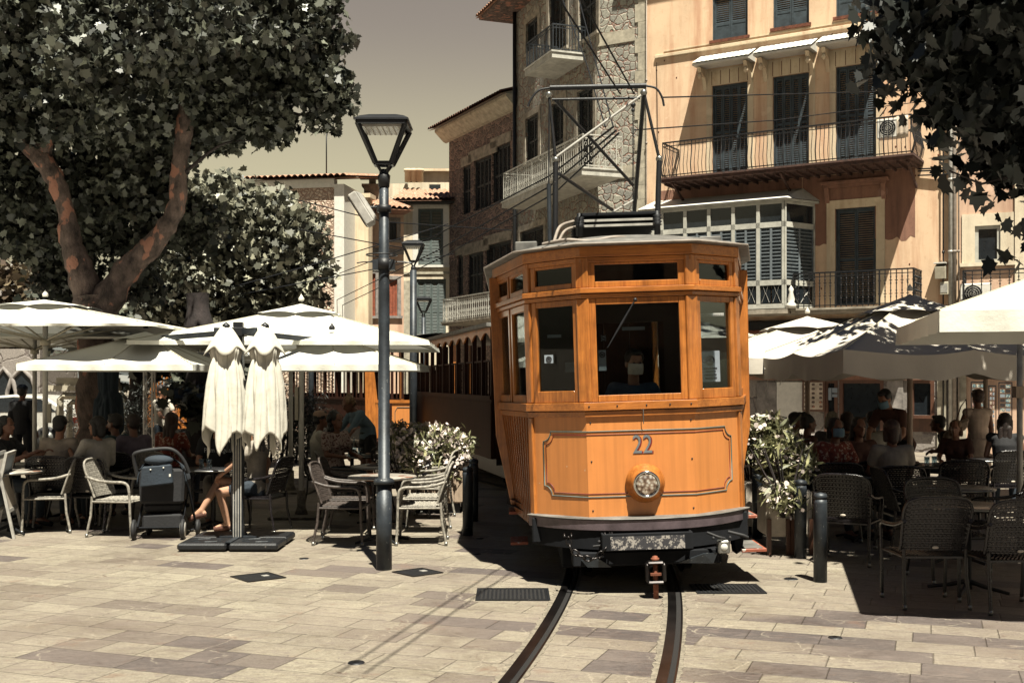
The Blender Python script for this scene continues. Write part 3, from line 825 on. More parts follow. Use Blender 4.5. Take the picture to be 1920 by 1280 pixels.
# steps on the right hand side
for z, yy, x1 in ((.50, .75, 1.13), (.25, .35, 1.12)):
    mb = MB(); mb.box(.90, x1, yy, yy + .55, z, z + .03); st = mb.build('step', 'red_paint', tram, .004)
    mb = MB(); mb.box(.92, x1 - .03, yy + .02, yy + .5, z + .031, z + .037); mb.build('tread', 'roof_grey', st)
    mb = MB(); mb.box(-x1 - .03, -.98, yy + .9, yy + 1.3, z, z + .03); mb.build('step', 'red_paint', tram, .004)
# body posts and long body behind the vestibule
for sg in (-1, 1):
    mb = MB(); w = .075
    xa, xb = sorted((sg * 1.17, sg * 1.262))
    mb.prism([(sg * 1.05, 1.60, .60), (sg * 1.135, 1.60, .60), (sg * 1.265, 1.60, 1.3), (sg * 1.285, 1.60, 2.86), (sg * 1.19, 1.60, 2.86)], (0, .14, 0)); mb.build('body_post', 'tram_wood', tram, .006)
    # side wall: panel, posts, windows
    for k, y in enumerate([1.95 + .82 * j for j in range(9)]):
        mb = MB(); mb.box(xa + .02 * (sg < 0), xb - .02 * (sg > 0), y - .05, y + .05, 1.55, 2.86); mb.build('side_post', 'tram_wood', tram)
    mb = MB(); mb.prism([(sg * 1.05, 1.85, .60), (sg * 1.12, 1.85, .60), (sg * 1.235, 1.85, 1.35), (sg * 1.235, 1.85, 1.55), (sg * 1.15, 1.85, 1.55)], (0, 6.85, 0))
    for k in range(60):
        y = 1.86 + k * .114; mb.prism([(sg * 1.121, y, .60), (sg * 1.128, y, .60), (sg * 1.243, y, 1.35), (sg * 1.236, y, 1.35)], (0, .10, 0))
    mb.build('side_panel', 'tram_shaded_wood', tram)
    mb = MB(); mb.box(xa, xb, 1.85, 8.7, 1.50, 1.58); mb.box(xa, xb, 1.85, 8.7, 2.78, 2.90); mb.build('side_rail', 'tram_wood_x', tram)
    mb = MB(); mb.box(sg * 1.19 - .003, sg * 1.19 + .003, 1.9, 8.65, 1.58, 2.78); mb.build('side_glass', 'window_glass', tram)
mb = MB(); mb.box(-1.2, 1.2, 8.6, 8.7, .6, 2.9); mb.build('rear_wall', 'tram_dark_wood', tram)
# floor, bulkhead between the cab and the saloon, dashboard and seats
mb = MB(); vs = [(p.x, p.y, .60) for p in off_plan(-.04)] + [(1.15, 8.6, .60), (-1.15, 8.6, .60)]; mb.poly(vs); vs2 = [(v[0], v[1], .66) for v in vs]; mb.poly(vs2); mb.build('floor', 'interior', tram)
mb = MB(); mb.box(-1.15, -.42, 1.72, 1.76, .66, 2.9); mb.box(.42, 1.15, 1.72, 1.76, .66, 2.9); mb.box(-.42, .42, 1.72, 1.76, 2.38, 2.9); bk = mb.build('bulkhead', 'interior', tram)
mb = MB()
for x in (-.42, -.13, .13, .42): mb.box(x - .025, x + .025, 1.70, 1.75, .66, 2.38)
mb.box(-.42, .42, 1.70, 1.75, 1.5, 1.56); mb.build('door_frame', 'tram_dark_wood', bk)
mb = MB()
for x, y, z, w, h in ((-.30, 1.69, 2.27, .06, .10), (-.55, 1.69, 2.0, .10, .10), (-.72, 1.69, 2.28, .14, .03)): mb.box(x, x + w, y, y + .003, z - h, z)
mb.box(.03, .26, 1.69, 1.693, 2.30, 2.335); mb.build('notices', 'paper_grey', bk)
for y in (3, 4.2, 5.4, 6.6, 7.8):
    for x in (-.65, .65):
        mb = MB(); mb.box(x - .4, x + .4, y, y + .45, 1.0, 1.06); mb.box(x - .4, x + .4, y + .42, y + .47, 1.06, 1.55); mb.build('bench', 'tram_dark_wood', tram)
mb = MB(); mb.box(-.75, -.45, .42, .72, .66, 1.42); mb.box(.55, .82, .45, .7, .66, 1.35); mb.lathe([(.001, 0), (.14, 0), (.14, .05), (.001, .06)], (-.25, .33, 1.45), 18); mb.box(-.33, -.17, .26, .40, .66, 1.45); mb.build('controller', 'black_iron', tram, .01)
# notices behind the side windows
def plate(name, px0, px1, py0, py1, D, m, parent=tram, th=.003):
    a, b = TL(px0, py1, D), TL(px1, py0, D); mb = MB(); mb.box(a.x, b.x, a.y, a.y + th, a.z, b.z); return mb.build(name, m, parent), (a + b) / 2
sg, c = plate('notice', 1316, 1349, 657, 716, 10.02, 'paper_grey'); 
mb = MB(); cc = Vector((c.x, c.y - .004, c.z + .055)); mb.tube([cc + Vector((.036 * math.cos(q), 0, .036 * math.sin(q))) for q in [k * PI / 12 for k in range(24)]], .004, 6, closed=True)
mb.bar(cc + Vector((-.026, -.001, .026)), cc + Vector((.026, -.001, -.026)), .006, .003)
mb.ball(cc + Vector((0, 0, .017)), .005, 6, 4); mb.bar(cc + Vector((0, 0, .012)), cc + Vector((0, 0, -.005)), .009, .003); mb.bar(cc + Vector((0, 0, -.004)), cc + Vector((-.011, 0, -.022)), .005, .003); mb.bar(cc + Vector((0, 0, -.004)), cc + Vector((.011, 0, -.022)), .005, .003)
mb.bar(cc + Vector((0, 0, .009)), cc + Vector((.014, 0, -.003)), .004, .003); mb.bar(cc + Vector((0, 0, .009)), cc + Vector((-.012, 0, -.001)), .004, .003)
for k, w in enumerate((.055, .045, .05, .052)): 
    z = c.z - .015 - k * .028; mb.box(c.x - w, c.x + w, c.y - .005, c.y - .003, z - .004, z + .004)
mb.build('pictogram', 'ink', sg)
sg, c = plate('notice', 1312, 1331, 604, 629, 10.02, 'paper_grey'); mb = MB()
for k in range(4): mb.box(c.x - .03, c.x + .03, c.y - .005, c.y - .003, c.z + .03 - k * .02, c.z + .036 - k * .02)
mb.build('lines_of_print', 'ink', sg)
sg, c = plate('notice', 1312, 1357, 586.5, 593, 10.02, 'paper')
text('lettering', 'Prohibido subir o apearse en m', .026, 'ink', sg, (c.x, c.y - .003, c.z), sx=.62, depth=.0005)
for (x0, x1, y0, y1) in ((1021, 1037, 665, 681), (1123, 1136, 656, 695), (1127, 1136, 628, 639)):
    sg, c = plate('notice', x0, x1, y0, y1, 10.02, 'paper_grey'); mb = MB(); r = .022
    cz = c.z + (.05 if y1 - y0 > 20 else 0); mb.tube([Vector((c.x + r * math.cos(q), c.y - .004, cz + r * math.sin(q))) for q in [k * PI / 8 for k in range(16)]], .004, 6, closed=True)
    mb.bar((c.x - .016, c.y - .005, cz + .016), (c.x + .016, c.y - .005, cz - .016), .005, .003)
    mb.box(c.x - .012, c.x + .012, c.y - .005, c.y - .003, cz - .008, cz + .006); mb.build('pictogram', 'ink', sg)
# roof
ro = off_plan(.115); mb = MB(); k = len(ro)
outline = [Vector((-1.33, 9.0, 0))] + ro + [Vector((1.33, 9.0, 0))]
outline[1].x = -1.33; outline[-2].x = 1.33; outline[1].y = 1.70; outline[-2].y = 1.70
def roof_z(p): return 2.975 + .17 * max(0, 1 - (p.x / 1.33) ** 2) ** .8 * min(1, max(0, (p.y + .1) / 1.0)) ** .6
cells = []
ys = [9.0, 6, 4, 3, 2.3, 1.70]
mb.prism([(p.x, p.y, 2.957) for p in outline], (0, 0, .014)); rf = mb.build('roof', 'roof_grey', tram)
mb = MB()
def edge_x(y):
    pts = outline[:5]
    for a, b in zip(pts, pts[1:]):
        if min(a.y, b.y) - 1e-6 <= y <= max(a.y, b.y) + 1e-6:
            t = 0 if abs(a.y - b.y) < 1e-6 else (y - a.y) / (b.y - a.y); return abs(a.x + (b.x - a.x) * t)
    return .5
yy = [-.113, -.05, .0, .1, .2, .35, .55, .8, 1.1, 1.4, 1.70, 2.5, 4, 6, 9.0]
def rfn(u, v):
    y = yy[int(round(v * (len(yy) - 1)))]; e = edge_x(y) - .03; x = -e + 2 * e * u; w = abs(2 * u - 1)
    return Vector((x, y, 2.978 + (.17 * (1 - w ** 2.2)) * min(1, max(0, (y + .084) / .9)) ** .7))
mb.grid(rfn, 20, len(yy) - 1); mb.build('roof_skin', 'roof_grey', rf)
mb = MB(); mb.tube([p + Vector((0, 0, 2.968)) for p in outline], .010, 6); mb.build('gutter', 'cable_grey', rf)
mb = MB(); pts = curve_pts([TL(1018, 458, 10.15), TL(1060, 450, 10.0), TL(1105, 452, 9.95), TL(1150, 445, 9.95), TL(1175, 446, 10.1), TL(1180, 452, 10.4)], 6); mb.tube(pts, .016, 8)
pts = curve_pts([TL(1018, 460, 10.2), TL(1060, 455, 10.05), TL(1110, 456, 10.0), TL(1150, 449, 10.05)], 6); mb.tube(pts, .013, 8)
pts = curve_pts([TL(1038, 455, 10.6), TL(1050, 425, 10.9), TL(1075, 415, 11.2)], 6); mb.tube(pts, .015, 8); pts = curve_pts([TL(1046, 455, 10.6), TL(1060, 432, 10.9), TL(1085, 424, 11.2)], 6); mb.tube(pts, .013, 8)
mb.build('roof_cables', 'cable_grey', tram)
for (x0, x1, y0, y1, D) in ((966, 1007, 452, 470, 10.5), (1312, 1352, 442, 460, 10.6)):
    a, b = TL(x0, y1, D), TL(x1, y0, D); mb = MB(); mb.box(a.x, b.x, a.y, a.y + .35, a.z - .05, b.z); mb.build('roof_box', 'roof_grey', tram, .008)
mb = MB(); a, b = TL(1383, 478, 11.3), TL(1399, 472, 11.3); mb.box(a.x, b.x, a.y, a.y + .1, a.z, b.z); mb.build('bracket', 'black_iron', tram)
# resistor frame
a, b = TL(1084, 442, 11.0), TL(1236, 395, 11.0); rs = MB(); 
rs.box(a.x, b.x, a.y, a.y + .85, b.z - .03, b.z); rs.box(a.x + .02, b.x - .02, a.y + .04, a.y + .8, a.z + .08, b.z - .04)
rz = rs.build('resistor_box', 'black_soft', tram, .005)
mb = MB(); 
for z in (b.z - .085, b.z - .135): mb.box(a.x + .05, b.x - .04, a.y + .005, a.y + .035, z, z + .022)
mb.build('slats', 'pale_metal', rz)
for x in (a.x + .02, b.x - .02):
    for yo in (.02, .8):
        mb = MB(); mb.lathe([(.001, -.22), (.03, -.22), (.03, -.14), (.05, -.13), (.03, -.12), (.05, -.10), (.03, -.09), (.05, -.07), (.03, -.06), (.05, -.04), (.025, -.03), (.025, .0), (.001, 0)], (x, a.y + yo, b.z), 12); mb.build('insulator', 'black_iron', rz)
# bow collector frame
def seg(mb, x0, y0, D0, x1, y1, D1, r0, r1=None): mb.tube([TL(x0, y0, D0), TL(x1, y1, D1)], [r0, r1 or r0], 8)
pg = MB(); F, B = 11.25, 12.4
seg(pg, 1029, 176, F, 1042, 300, F, .014, .016); seg(pg, 1042, 300, F, 1041, 452, F, .026, .03)
pf = pg.build('pantograph', 'black_iron', tram); pg = MB(); seg(pg, 1207, 172, F, 1236, 298, F, .014, .016); seg(pg, 1236, 298, F, 1232, 448, F, .026, .03)
pg.build('strut', 'black_iron', pf)
mb = MB(); seg(mb, 1031, 165, F, 1211, 161, F, .026); seg(mb, 1035, 187, F, 1200, 184, F, .013)
mb.tube(curve_pts([TL(1211, 161, F), TL(1230, 166, F), TL(1241, 182, F), TL(1245, 199, F)], 5), .011, 8); mb.tube(curve_pts([TL(1031, 165, F), TL(1010, 170, F), TL(996, 186, F), TL(990, 200, F)], 5), .011, 8); mb.build('collector_bow', 'black_iron', pf)
for q in ((1207, 178, F, 1189, 400, B, .022), (1030, 178, F, 1029, 345, F, .008), (1029, 345, F, 1031, 455, F, .022)):
    mb = MB(); seg(mb, *q); mb.build('strut', 'black_iron' if q[0] != 1029 else 'post_iron', pf)
for q in ((1042, 189, F, 1187, 347, B, .017, 'black_iron'), (1204, 178, F, 1044, 294, F, .014, 'pale_metal'), (1048, 326, F, 1150, 395, B, .018, 'black_iron'), (1189, 375, B, 1150, 397, F, .012, 'pale_metal')):
    mb = MB(); seg(mb, *q[:7]); mb.build('brace', q[7], pf)
mb = MB(); seg(mb, 1187, 186, B, 1187, 392, B, .007); mb.ball(TL(1187, 197, B), .03, 8, 6); mb.ball(TL(1187, 207, B), .022, 8, 6); mb.build('rope', 'black_iron', pf)
mb = MB()
for x, y in ((1042, 300), (1236, 298), (1029, 178), (1207, 174)): mb.ball(TL(x, y, F), .035, 8, 6)
mb.build('joints', 'steel', pf)

# ------------------------------------------------------------------ open-sided trailers further along the curve
def trailer(name, label, p0, p1, h_eave, h_sill, nwin, dark, group, scallop=True, W_=2.2, shade_front=None, floor=.55):
    p0, p1 = Vector((*p0, 0)), Vector((*p1, 0)); d = p1 - p0; L = d.length
    t = thing(name, label, 'tram carriage', tuple(p0), math.atan2(d.y, d.x), group)
    wd, wx = ('tram_dark_wood', 'tram_dark_wood') if dark else ('tram_wood', 'tram_wood_x')
    # local: x along the side that faces the camera, y into the carriage
    for y in (0, W_):
        mb = MB(); mb.box(0, L, y - .03, y + .03, floor, h_sill)
        k = int(L / .09)
        for j in range(k): mb.box(j * L / k, (j + .8) * L / k, y - .04, y - .031, floor, h_sill - .04)
        mb.build('side_panel', wd, t)
        mb = MB(); mb.box(-.02, L + .02, y - .06, y + .05, h_sill, h_sill + .06); mb.build('sill_rail', wx, t)
        for j in range(nwin + 1):
            mb = MB(); x = j * L / nwin; mb.box(x - .045, x + .045, y - .035, y + .035, h_sill + .06, h_eave); mb.build('side_post', wd, t)
        for j in range(nwin):
            mb = MB(); x0, x1 = j * L / nwin + .05, (j + 1) * L / nwin - .05; zb = h_sill + .06
            zm = (zb + h_eave) / 2 + .02
            mb.box(x0, x1, y - .015, y + .015, zm, zm + .03)
            for q in range(4): xx = x0 + (x1 - x0) * q / 3; mb.box(xx - .014, xx + .014, y - .015, y + .015, zb, zm)
            w = mb.build('window_bars', wd, t)
            if scallop and y == 0:
                mb = MB(); n = 12; vs = []
                for q in range(n + 1):
                    u = q / n; x = j * L / nwin + u * L / nwin; vs.append((x, h_eave - .04 - .12 * (1 - math.sin(PI * u)) ** 1.2))
                mb.prism([(x, -.05, z) for x, z in vs] + [(vs[-1][0], -.05, h_eave + .04), (vs[0][0], -.05, h_eave + .04)], (0, .03, 0)); mb.build('valance_board', wx if dark is False else 'tram_wood_x', t)
    mb = MB(); mb.box(-.25, L + .25, -.16, W_ + .16, h_eave + .04, h_eave + .10); rr = mb.build('roof', 'roof_grey', t)
    mb = MB(); mb.grid(lambda u, v: Vector((-.25 + u * (L + .5), -.14 + v * (W_ + .28), h_eave + .101 + .16 * math.sin(PI * v))), 4, 12); mb.build('roof_skin', 'roof_grey', rr)
    mb = MB(); mb.box(0, L, 0.05, W_ - .05, floor - .1, floor); mb.box(.3, L - .3, .3, W_ - .3, .2, floor - .1); mb.build('underframe', 'black_iron', t)
    for x in (L * .2, L * .8):
        mb = MB(); mb.lathe([(.001, 0), (.3, 0), (.3, .08), (.001, .08)], (x, .55, .31), 18, 'y'); mb.build('wheel', 'rail_steel', t)
    for x in (0, L):
        mb = MB(); mb.box(x - .03, x + .03, .04, W_ - .04, floor, h_sill); mb.build('end_panel', shade_front if (shade_front and x == L) else wd, t)
        for y in (.0, .7, 1.5, W_):
            mb = MB(); mb.box(x - .04, x + .04, y - .04, y + .04, h_sill, h_eave); mb.build('end_post', wd if not (shade_front and x == L) else 'tram_wood', t)
    for j in range(nwin):
        mb = MB(); x = (j + .5) * L / nwin; mb.box(x - .2, x + .2, .2, W_ - .2, floor + .40, floor + .45); mb.box(x - .02, x + .02, .2, W_ - .2, floor + .45, floor + .9); mb.build('bench', wd, t)
    return t
trailer('tram_carriage', 'dark wooden open-sided tram carriage coupled directly behind the orange tram', (-2.25, 27.2), (-.30, 18.3), 2.62, 1.50, 11, True, 'tram carriages behind the tram')
tB = trailer('tram_carriage', 'second open tram carriage, its orange end panel showing behind the oleander', (-6.6, 34.6), (-2.75, 28.6), 2.75, 1.30, 9, True, 'tram carriages behind the tram', False, shade_front='tram_orange', W_=2.0)
# the orange end of the second carriage and its leaning post
e = thing('tram_platform', 'orange painted tram platform end with a slanting post between the two carriages', 'tram platform', (X(735, 26.2), 26.2, 0))
s26 = FPX / 26.2
mb = MB(); mb.box(0, .52, 0, .05, .35, 1.30); pp = mb.build('end_panel', 'tram_orange', e)
mb = MB(); mb.tube([(.07, -.005, .4), (.07, -.005, 1.1), (.12, -.005, 1.2), (.55, -.005, 1.2)], .008, 6); mb.build('pinstripe', 'teal_line', pp)
mb = MB(); mb.box(-.38, .55, -.03, .06, 1.30, 1.37); mb.build('sill_rail', 'tram_wood_x', e)
mb = MB(); mb.box(-.55, .55, .06, 1.4, .30, .40); mb.box(-.55, .55, 1.3, 1.4, .4, 1.3); mb.build('deck', 'tram_dark_wood', e)
mb = MB(); mb.prism([(-.62, -.02, 2.35), (-.44, -.02, 2.35), (-.24, -.02, .5), (-.60, -.02, .5)], (0, .06, 0)); mb.build('slanting_post', 'tram_wood', e)
mb = MB()
for x in (.0, .5): mb.box(x - .03, x + .03, 0, .05, 1.37, 2.6)
mb.build('end_post', 'tram_dark_wood', e)
trailer('tram_carriage', 'sunlit orange tram carriage seen through the posts of the left terrace', (X(212, 31), 32.5), (X(352, 31), 30.2), 2.70, 1.35, 4, False, 'tram carriages behind the tram', False)

# overhead wires
def wire(pts, label, r=.009, group='overhead wires', m='black_soft', n=6):
    t = MB(); t.tube(pts, r, n); o = t.build('overhead_wire', m); tag(o, label, 'overhead wire', group); return o
wire([(1.08, 11.45, 4.66), (.35, 8.75, 4.72), (-.55, 5.0, 4.72)], 'contact wire from the top of the current collector toward the camera, left one of two')
wire([(1.22, 11.45, 4.66), (.52, 8.75, 4.72), (-.38, 5.0, 4.72)], 'contact wire from the top of the current collector toward the camera, right one of two')
wire([W(1240, 183, 14), W(1500, 176, 20), W(1790, 168, 27)], 'nearly level wire crossing the salmon facade, upper of two', .010)
wire([W(1190, 244, 14), W(1450, 226, 20), W(1790, 183, 27)], 'slightly rising wire crossing the salmon facade, lower of two', .010)
wire([W(1150, 238, 12.5), W(1030, 330, 18), W(800, 450, 26), (X(600, 40), 40, 5.3)], 'wire running down left from the collector past the stone houses, upper of three', .012)
wire([W(1155, 245, 12.5), W(1030, 350, 18), W(820, 470, 26), (X(600, 44), 44, 4.6)], 'wire running down left from the collector past the stone houses, middle of three', .012)
wire([W(1160, 250, 12.5), W(1040, 362, 18), W(830, 482, 26), (X(610, 44), 44, 4.4)], 'wire running down left from the collector past the stone houses, lowest of three', .012)
wire([W(545, 372, 20), W(720, 416, 20), W(960, 432, 24)], 'thin wire from the left tree to the stone houses, above the second lantern', .010)
wire([W(560, 430, 20), W(712, 458, 20.5), W(760, 465, 22)], 'thin wire from the left tree to the tall lamp post', .010)
wire([W(430, 540, 20), W(600, 492, 20), W(840, 420, 24)], 'thin wire rising right behind the tall lamp post, upper of two', .010)
wire([W(430, 556, 20), W(620, 520, 20), W(850, 476, 24)], 'thin wire rising right behind the tall lamp post, lower of two', .010)
wire([W(1040, -40, 20), W(1100, 120, 18), W(1135, 238, 14)], 'wire falling from above the stone house to the collector, left of two', .010)
wire([W(1075, -40, 20), W(1115, 110, 18), W(1150, 238, 14)], 'wire falling from above the stone house to the collector, right of two', .010)
# ------------------------------------------------------------------ buildings
class Bld:
    def __init__(s, name, label, O, u, cat='building'):
        s.O = Vector(O); s.u = Vector(u).normalized()
        s.root = thing(name, label, cat, (O[0], O[1], 0), math.atan2(s.u.y, s.u.x))
        s.n = Vector((s.u.y, -s.u.x)); s.holes = []
    def tz(s, px, py, d=0):
        k = (px - 960) / FPX; O = s.O + s.n * d
        t = (k * O.y - O.x) / (s.u.x - k * s.u.y); Y = O.y + s.u.y * t
        return t, EYE + (HY - py) * Y / FPX
    def rect(s, x0, x1, y0, y1, d=0):
        xm = (x0 + x1) / 2; z1 = s.tz(xm, y0, d)[1]; z0 = s.tz(xm, y1, d)[1]
        return s.tz(x0, 0, d)[0], s.tz(x1, 0, d)[0], z0, z1
    def hole(s, r): s.holes.append(r); return r
    def wall(s, t0, t1, z0, z1, m, depth=.35, name='wall', body=6.0, holes=None):
        hs = [h for h in (s.holes if holes is None else holes) if h[1] > t0 and h[0] < t1 and h[3] > z0 and h[2] < z1]
        hs = [(max(h[0], t0), min(h[1], t1), max(h[2], z0), min(h[3], z1)) for h in hs]
        xs = sorted({t0, t1, *[v for h in hs for v in h[:2]]}); zs = sorted({z0, z1, *[v for h in hs for v in h[2:]]})
        mb = MB()
        for a, b in zip(xs, xs[1:]):
            for c, d in zip(zs, zs[1:]):
                cx, cz = (a + b) / 2, (c + d) / 2
                if any(h[0] < cx < h[1] and h[2] < cz < h[3] for h in hs): continue
                mb.add([(a, 0, c), (b, 0, c), (b, 0, d), (a, 0, d)], [[0, 1, 2, 3]])
        for h in hs:
            a, b, c, d = h; e = depth
            mb.add([(a, 0, c), (b, 0, c), (b, 0, d), (a, 0, d), (a, e, c), (b, e, c), (b, e, d), (a, e, d)], [[0, 4, 5, 1], [1, 5, 6, 2], [2, 6, 7, 3], [3, 7, 4, 0], [4, 7, 6, 5]])
        if body:
            mb.add([(t0, 0, z0), (t1, 0, z0), (t1, 0, z1), (t0, 0, z1), (t0, body, z0), (t1, body, z0), (t1, body, z1), (t0, body, z1)], [[4, 0, 3, 7], [1, 5, 6, 2], [5, 4, 7, 6], [3, 2, 6, 7]])
        return mb.build(name, m, s.root)
    def shutters(s, r, m, leaves=2, y=.10, tilt=.0, frame='window', open_=0, solid_low=0):
        """a closed louvred window or door: frame > shutter leaves"""
        t0, t1, z0, z1 = r; f = MB(); w = .045
        f.box(t0, t0 + w, y - .04, y + .06, z0, z1); f.box(t1 - w, t1, y - .04, y + .06, z0, z1); f.box(t0 + w, t1 - w, y - .04, y + .06, z1 - w, z1)
        fo = f.build(frame, m, s.root); a = t0 + w; L = (t1 - t0 - 2 * w) / leaves
        for k in range(leaves):
            mb = MB(); x0, x1 = a + k * L + .004, a + (k + 1) * L - .004; b = .045
            yy = y + (.0 if k % 2 else .012)
            mb.box(x0, x0 + b, yy - .02, yy + .02, z0, z1 - w); mb.box(x1 - b, x1, yy - .02, yy + .02, z0, z1 - w)
            H = z1 - w - z0; rails = [0, H * .47, H - .07] if H > 1.4 else [0, H - .06]
            if solid_low: rails = [0, H * .22, H - .06]
            for q in rails: mb.box(x0 + b, x1 - b, yy - .018, yy + .018, z0 + q, z0 + q + .07)
            ns = max(6, int(H / .062))
            for j in range(ns):
                z = z0 + .07 + (H - .14) * (j + .5) / ns
                if solid_low and z < z0 + H * .22: continue
                mb.add([(x0 + b, yy - .016, z - .020), (x1 - b, yy - .016, z - .020), (x1 - b, yy + .014, z + .016), (x0 + b, yy + .014, z + .016), (x0 + b, yy - .016, z - .012), (x1 - b, yy - .016, z - .012), (x1 - b, yy + .014, z + .024), (x0 + b, yy + .014, z + .024)], [[0, 1, 5, 4], [4, 5, 6, 7], [0, 3, 2, 1]])
            if solid_low: mb.box(x0 + b, x1 - b, yy - .01, yy + .01, z0 + .07, z0 + H * .22)
            mb.build('shutter', m, fo)
        return fo
    def surround(s, r, w, m, d=.025, sill=True, top=None, name='window_surround'):
        t0, t1, z0, z1 = r; mb = MB(); top = w if top is None else top
        mb.box(t0 - w, t0, -d, .02, z0, z1); mb.box(t1, t1 + w, -d, .02, z0, z1); mb.box(t0 - w, t1 + w, -d, .02, z1, z1 + top)
        if sill: mb.box(t0 - w - .04, t1 + w + .04, -d - .08, .02, z0 - .09, z0)
        return mb.build(name, m, s.root)
    def railing(s, parent, pts, z0, z1, m, sp=.11, kind='bars', r=.009, name='railing'):
        """railing along plan points (t, y)"""
        mb = MB(); P_ = [Vector((a, b, 0)) for a, b in pts]
        for a, b in zip(P_, P_[1:]):
            for z, rr in ((z1, .018), (z0 + .06, .012), (z1 - .10, .010)): mb.bar(a + Vector((0, 0, z)), b + Vector((0, 0, z)), rr * 2, rr * 2)
            L = (b - a).length; k = max(1, int(L / sp))
            for j in range(k + 1):
                p = a + (b - a) * j / k; big = j % 8 == 0; q = r * (1.8 if big else 1)
                if kind == 'belly':
                    nrm = (b - a).normalized(); nrm = Vector((nrm.y, -nrm.x, 0)); h = z1 - z0
                    mb.tube([p + nrm * o + Vector((0, 0, z0 + h * f)) for f, o in ((0.02, 0), (.12, .05), (.32, .085), (.55, .04), (.75, 0), (1, 0))], q, 4)
                else:
                    mb.bar(p + Vector((0, 0, z0)), p + Vector((0, 0, z1)), q * 2, q * 2)
                if kind == 'cast':
                    for f in (.25, .42, .62, .80): mb.ball(p + Vector((0, 0, z0 + (z1 - z0) * f)), (.022, .022, .03), 6, 4)
                    for f in (.33, .70):
                        t = (b - a).normalized() * .04; c = p + Vector((0, 0, z0 + (z1 - z0) * f)); mb.bar(c - t, c + t, .016, .016)
                if kind == 'scroll' and j < k:
                    pn = a + (b - a) * (j + .5) / k; t = (b - a).normalized()
                    for f, R_ in ((.22, .040), (.40, .030), (.72, .036), (.88, .026)):
                        c = pn + Vector((0, 0, z0 + (z1 - z0) * f)); mb.tube([c + t * R_ * math.cos(w) + Vector((0, 0, R_ * 1.5 * math.sin(w))) for w in [i * PI / 4 for i in range(8)]], .007, 4, closed=True)
        return mb.build(name, m, parent)
    def balcony(s, t0, t1, d, zf, th, zr, m_slab, m_rail, kind='bars', sp=.11, lip=.06, r=.009):
        mb = MB(); mb.box(t0, t1, -d, .0, zf - th, zf); mb.box(t0 - .03, t1 + .03, -d - .03, 0, zf - .05, zf + .003)
        b = mb.build('balcony', m_slab, s.root)
        i = .05; s.railing(b, [(t0 + i, 0), (t0 + i, -d + i), (t1 - i, -d + i), (t1 - i, 0)], zf + .004, zr, m_rail, sp, kind, r)
        return b
    def tiles(s, t0, t1, y0, z0, y1, z1, name='roof', m='terracotta', pitch=.21):
        """pantile roof: eave edge (y0,z0) to ridge (y1,z1)"""
        k = max(2, int((t1 - t0) / pitch)); mb = MB()
        nu = k * 6; 
        def fn(u, v):
            t = t0 + (t1 - t0) * u; ph = u * k; w = abs(math.sin(PI * ph)) * .075
            return Vector((t, y0 + (y1 - y0) * v, z0 + (z1 - z0) * v + w - (.02 * ((v * 9) % 1))))
        mb.grid(fn, nu, 9); mb.grid(lambda u, v: Vector((t0 + (t1 - t0) * u, y0 + .0 + (y1 - y0) * v, z0 - .07 + (z1 - z0) * v)), 2, 1)
        for j in range(k + 1):
            t = t0 + (t1 - t0) * j / k
        return mb.build(name, m, s.root)
    def pane(s, r, y, m, name='glass', parent=None):
        mb = MB(); mb.box(r[0], r[1], y, y + .01, r[2], r[3]); return mb.build(name, m, parent or s.root)

# ---- salmon house
b = Bld('town_house', 'tall salmon plastered town house with two balconies and a white glazed bay', (8.9, 30), (.856, -.517))
tL = b.tz(1213, 0)[0]; tR = b.tz(1797, 0)[0]
cols = [(1335, 1402), (1449, 1517), (1567, 1643)]
up, tp = [], []
for (x0, x1), y0, y1 in zip(cols, (157, 140, 121), (326, 312, 299)): up.append(b.hole(b.rect(x0, x1, y0, y1)))
for (x0, x1), y1 in zip(cols, (72, 49, 27)):
    r = b.rect(x0, x1, y1 - 130, y1); tp.append(b.hole(r))
low = b.hole(b.rect(1566, 1643, 389, 572))
zf1 = b.tz(1600, 578)[1]      # floor of the lower balcony
gf = [b.hole(b.rect(1574, 1657, 712, 842)), b.hole(b.rect(1706, 1752, 712, 778)), b.hole(b.rect(1546, 1571, 712, 842))]
b.wall(tL, tR, zf1 - .25, 15.5, 'plaster_salmon')
b.wall(tL, tR, 0, zf1 - .25, 'ashlar', name='ground_floor_wall')
for r in up: b.shutters(r, 'blue_shutter', 4)
for r in tp: b.shutters(r, 'blue_shutter', 2, solid_low=1); mb = MB(); mb.box(r[0] - .06, r[1] + .06, -.06, .1, r[2] - .08, r[2]); mb.build('window_sill', 'rust', b.root)
b.shutters(low, 'blue_shutter', 2); b.surround(low, .22, 'plaster_cream', .03, False)
for r in up: b.surround(r, .16, 'plaster_cream', .012, False, top=.45)
# ledge under the top windows, flat mouldings
za = b.tz(1232, 113)[1]; zb = b.tz(1640, 36)[1]; zm = (za + zb) / 2
mb = MB(); mb.box(b.tz(1229, 0)[0], b.tz(1670, 0)[0], -.07, 0, zm - .05, zm + .04); mb.build('string_course', 'plaster_cream', b.root, .01)
mb = MB(); zt = tp[1][2] - .12; mb.box(b.tz(1245, 0)[0], b.tz(1700, 0)[0], -.02, 0, zt - .03, zt); mb.build('string_course', 'plaster_cream', b.root)
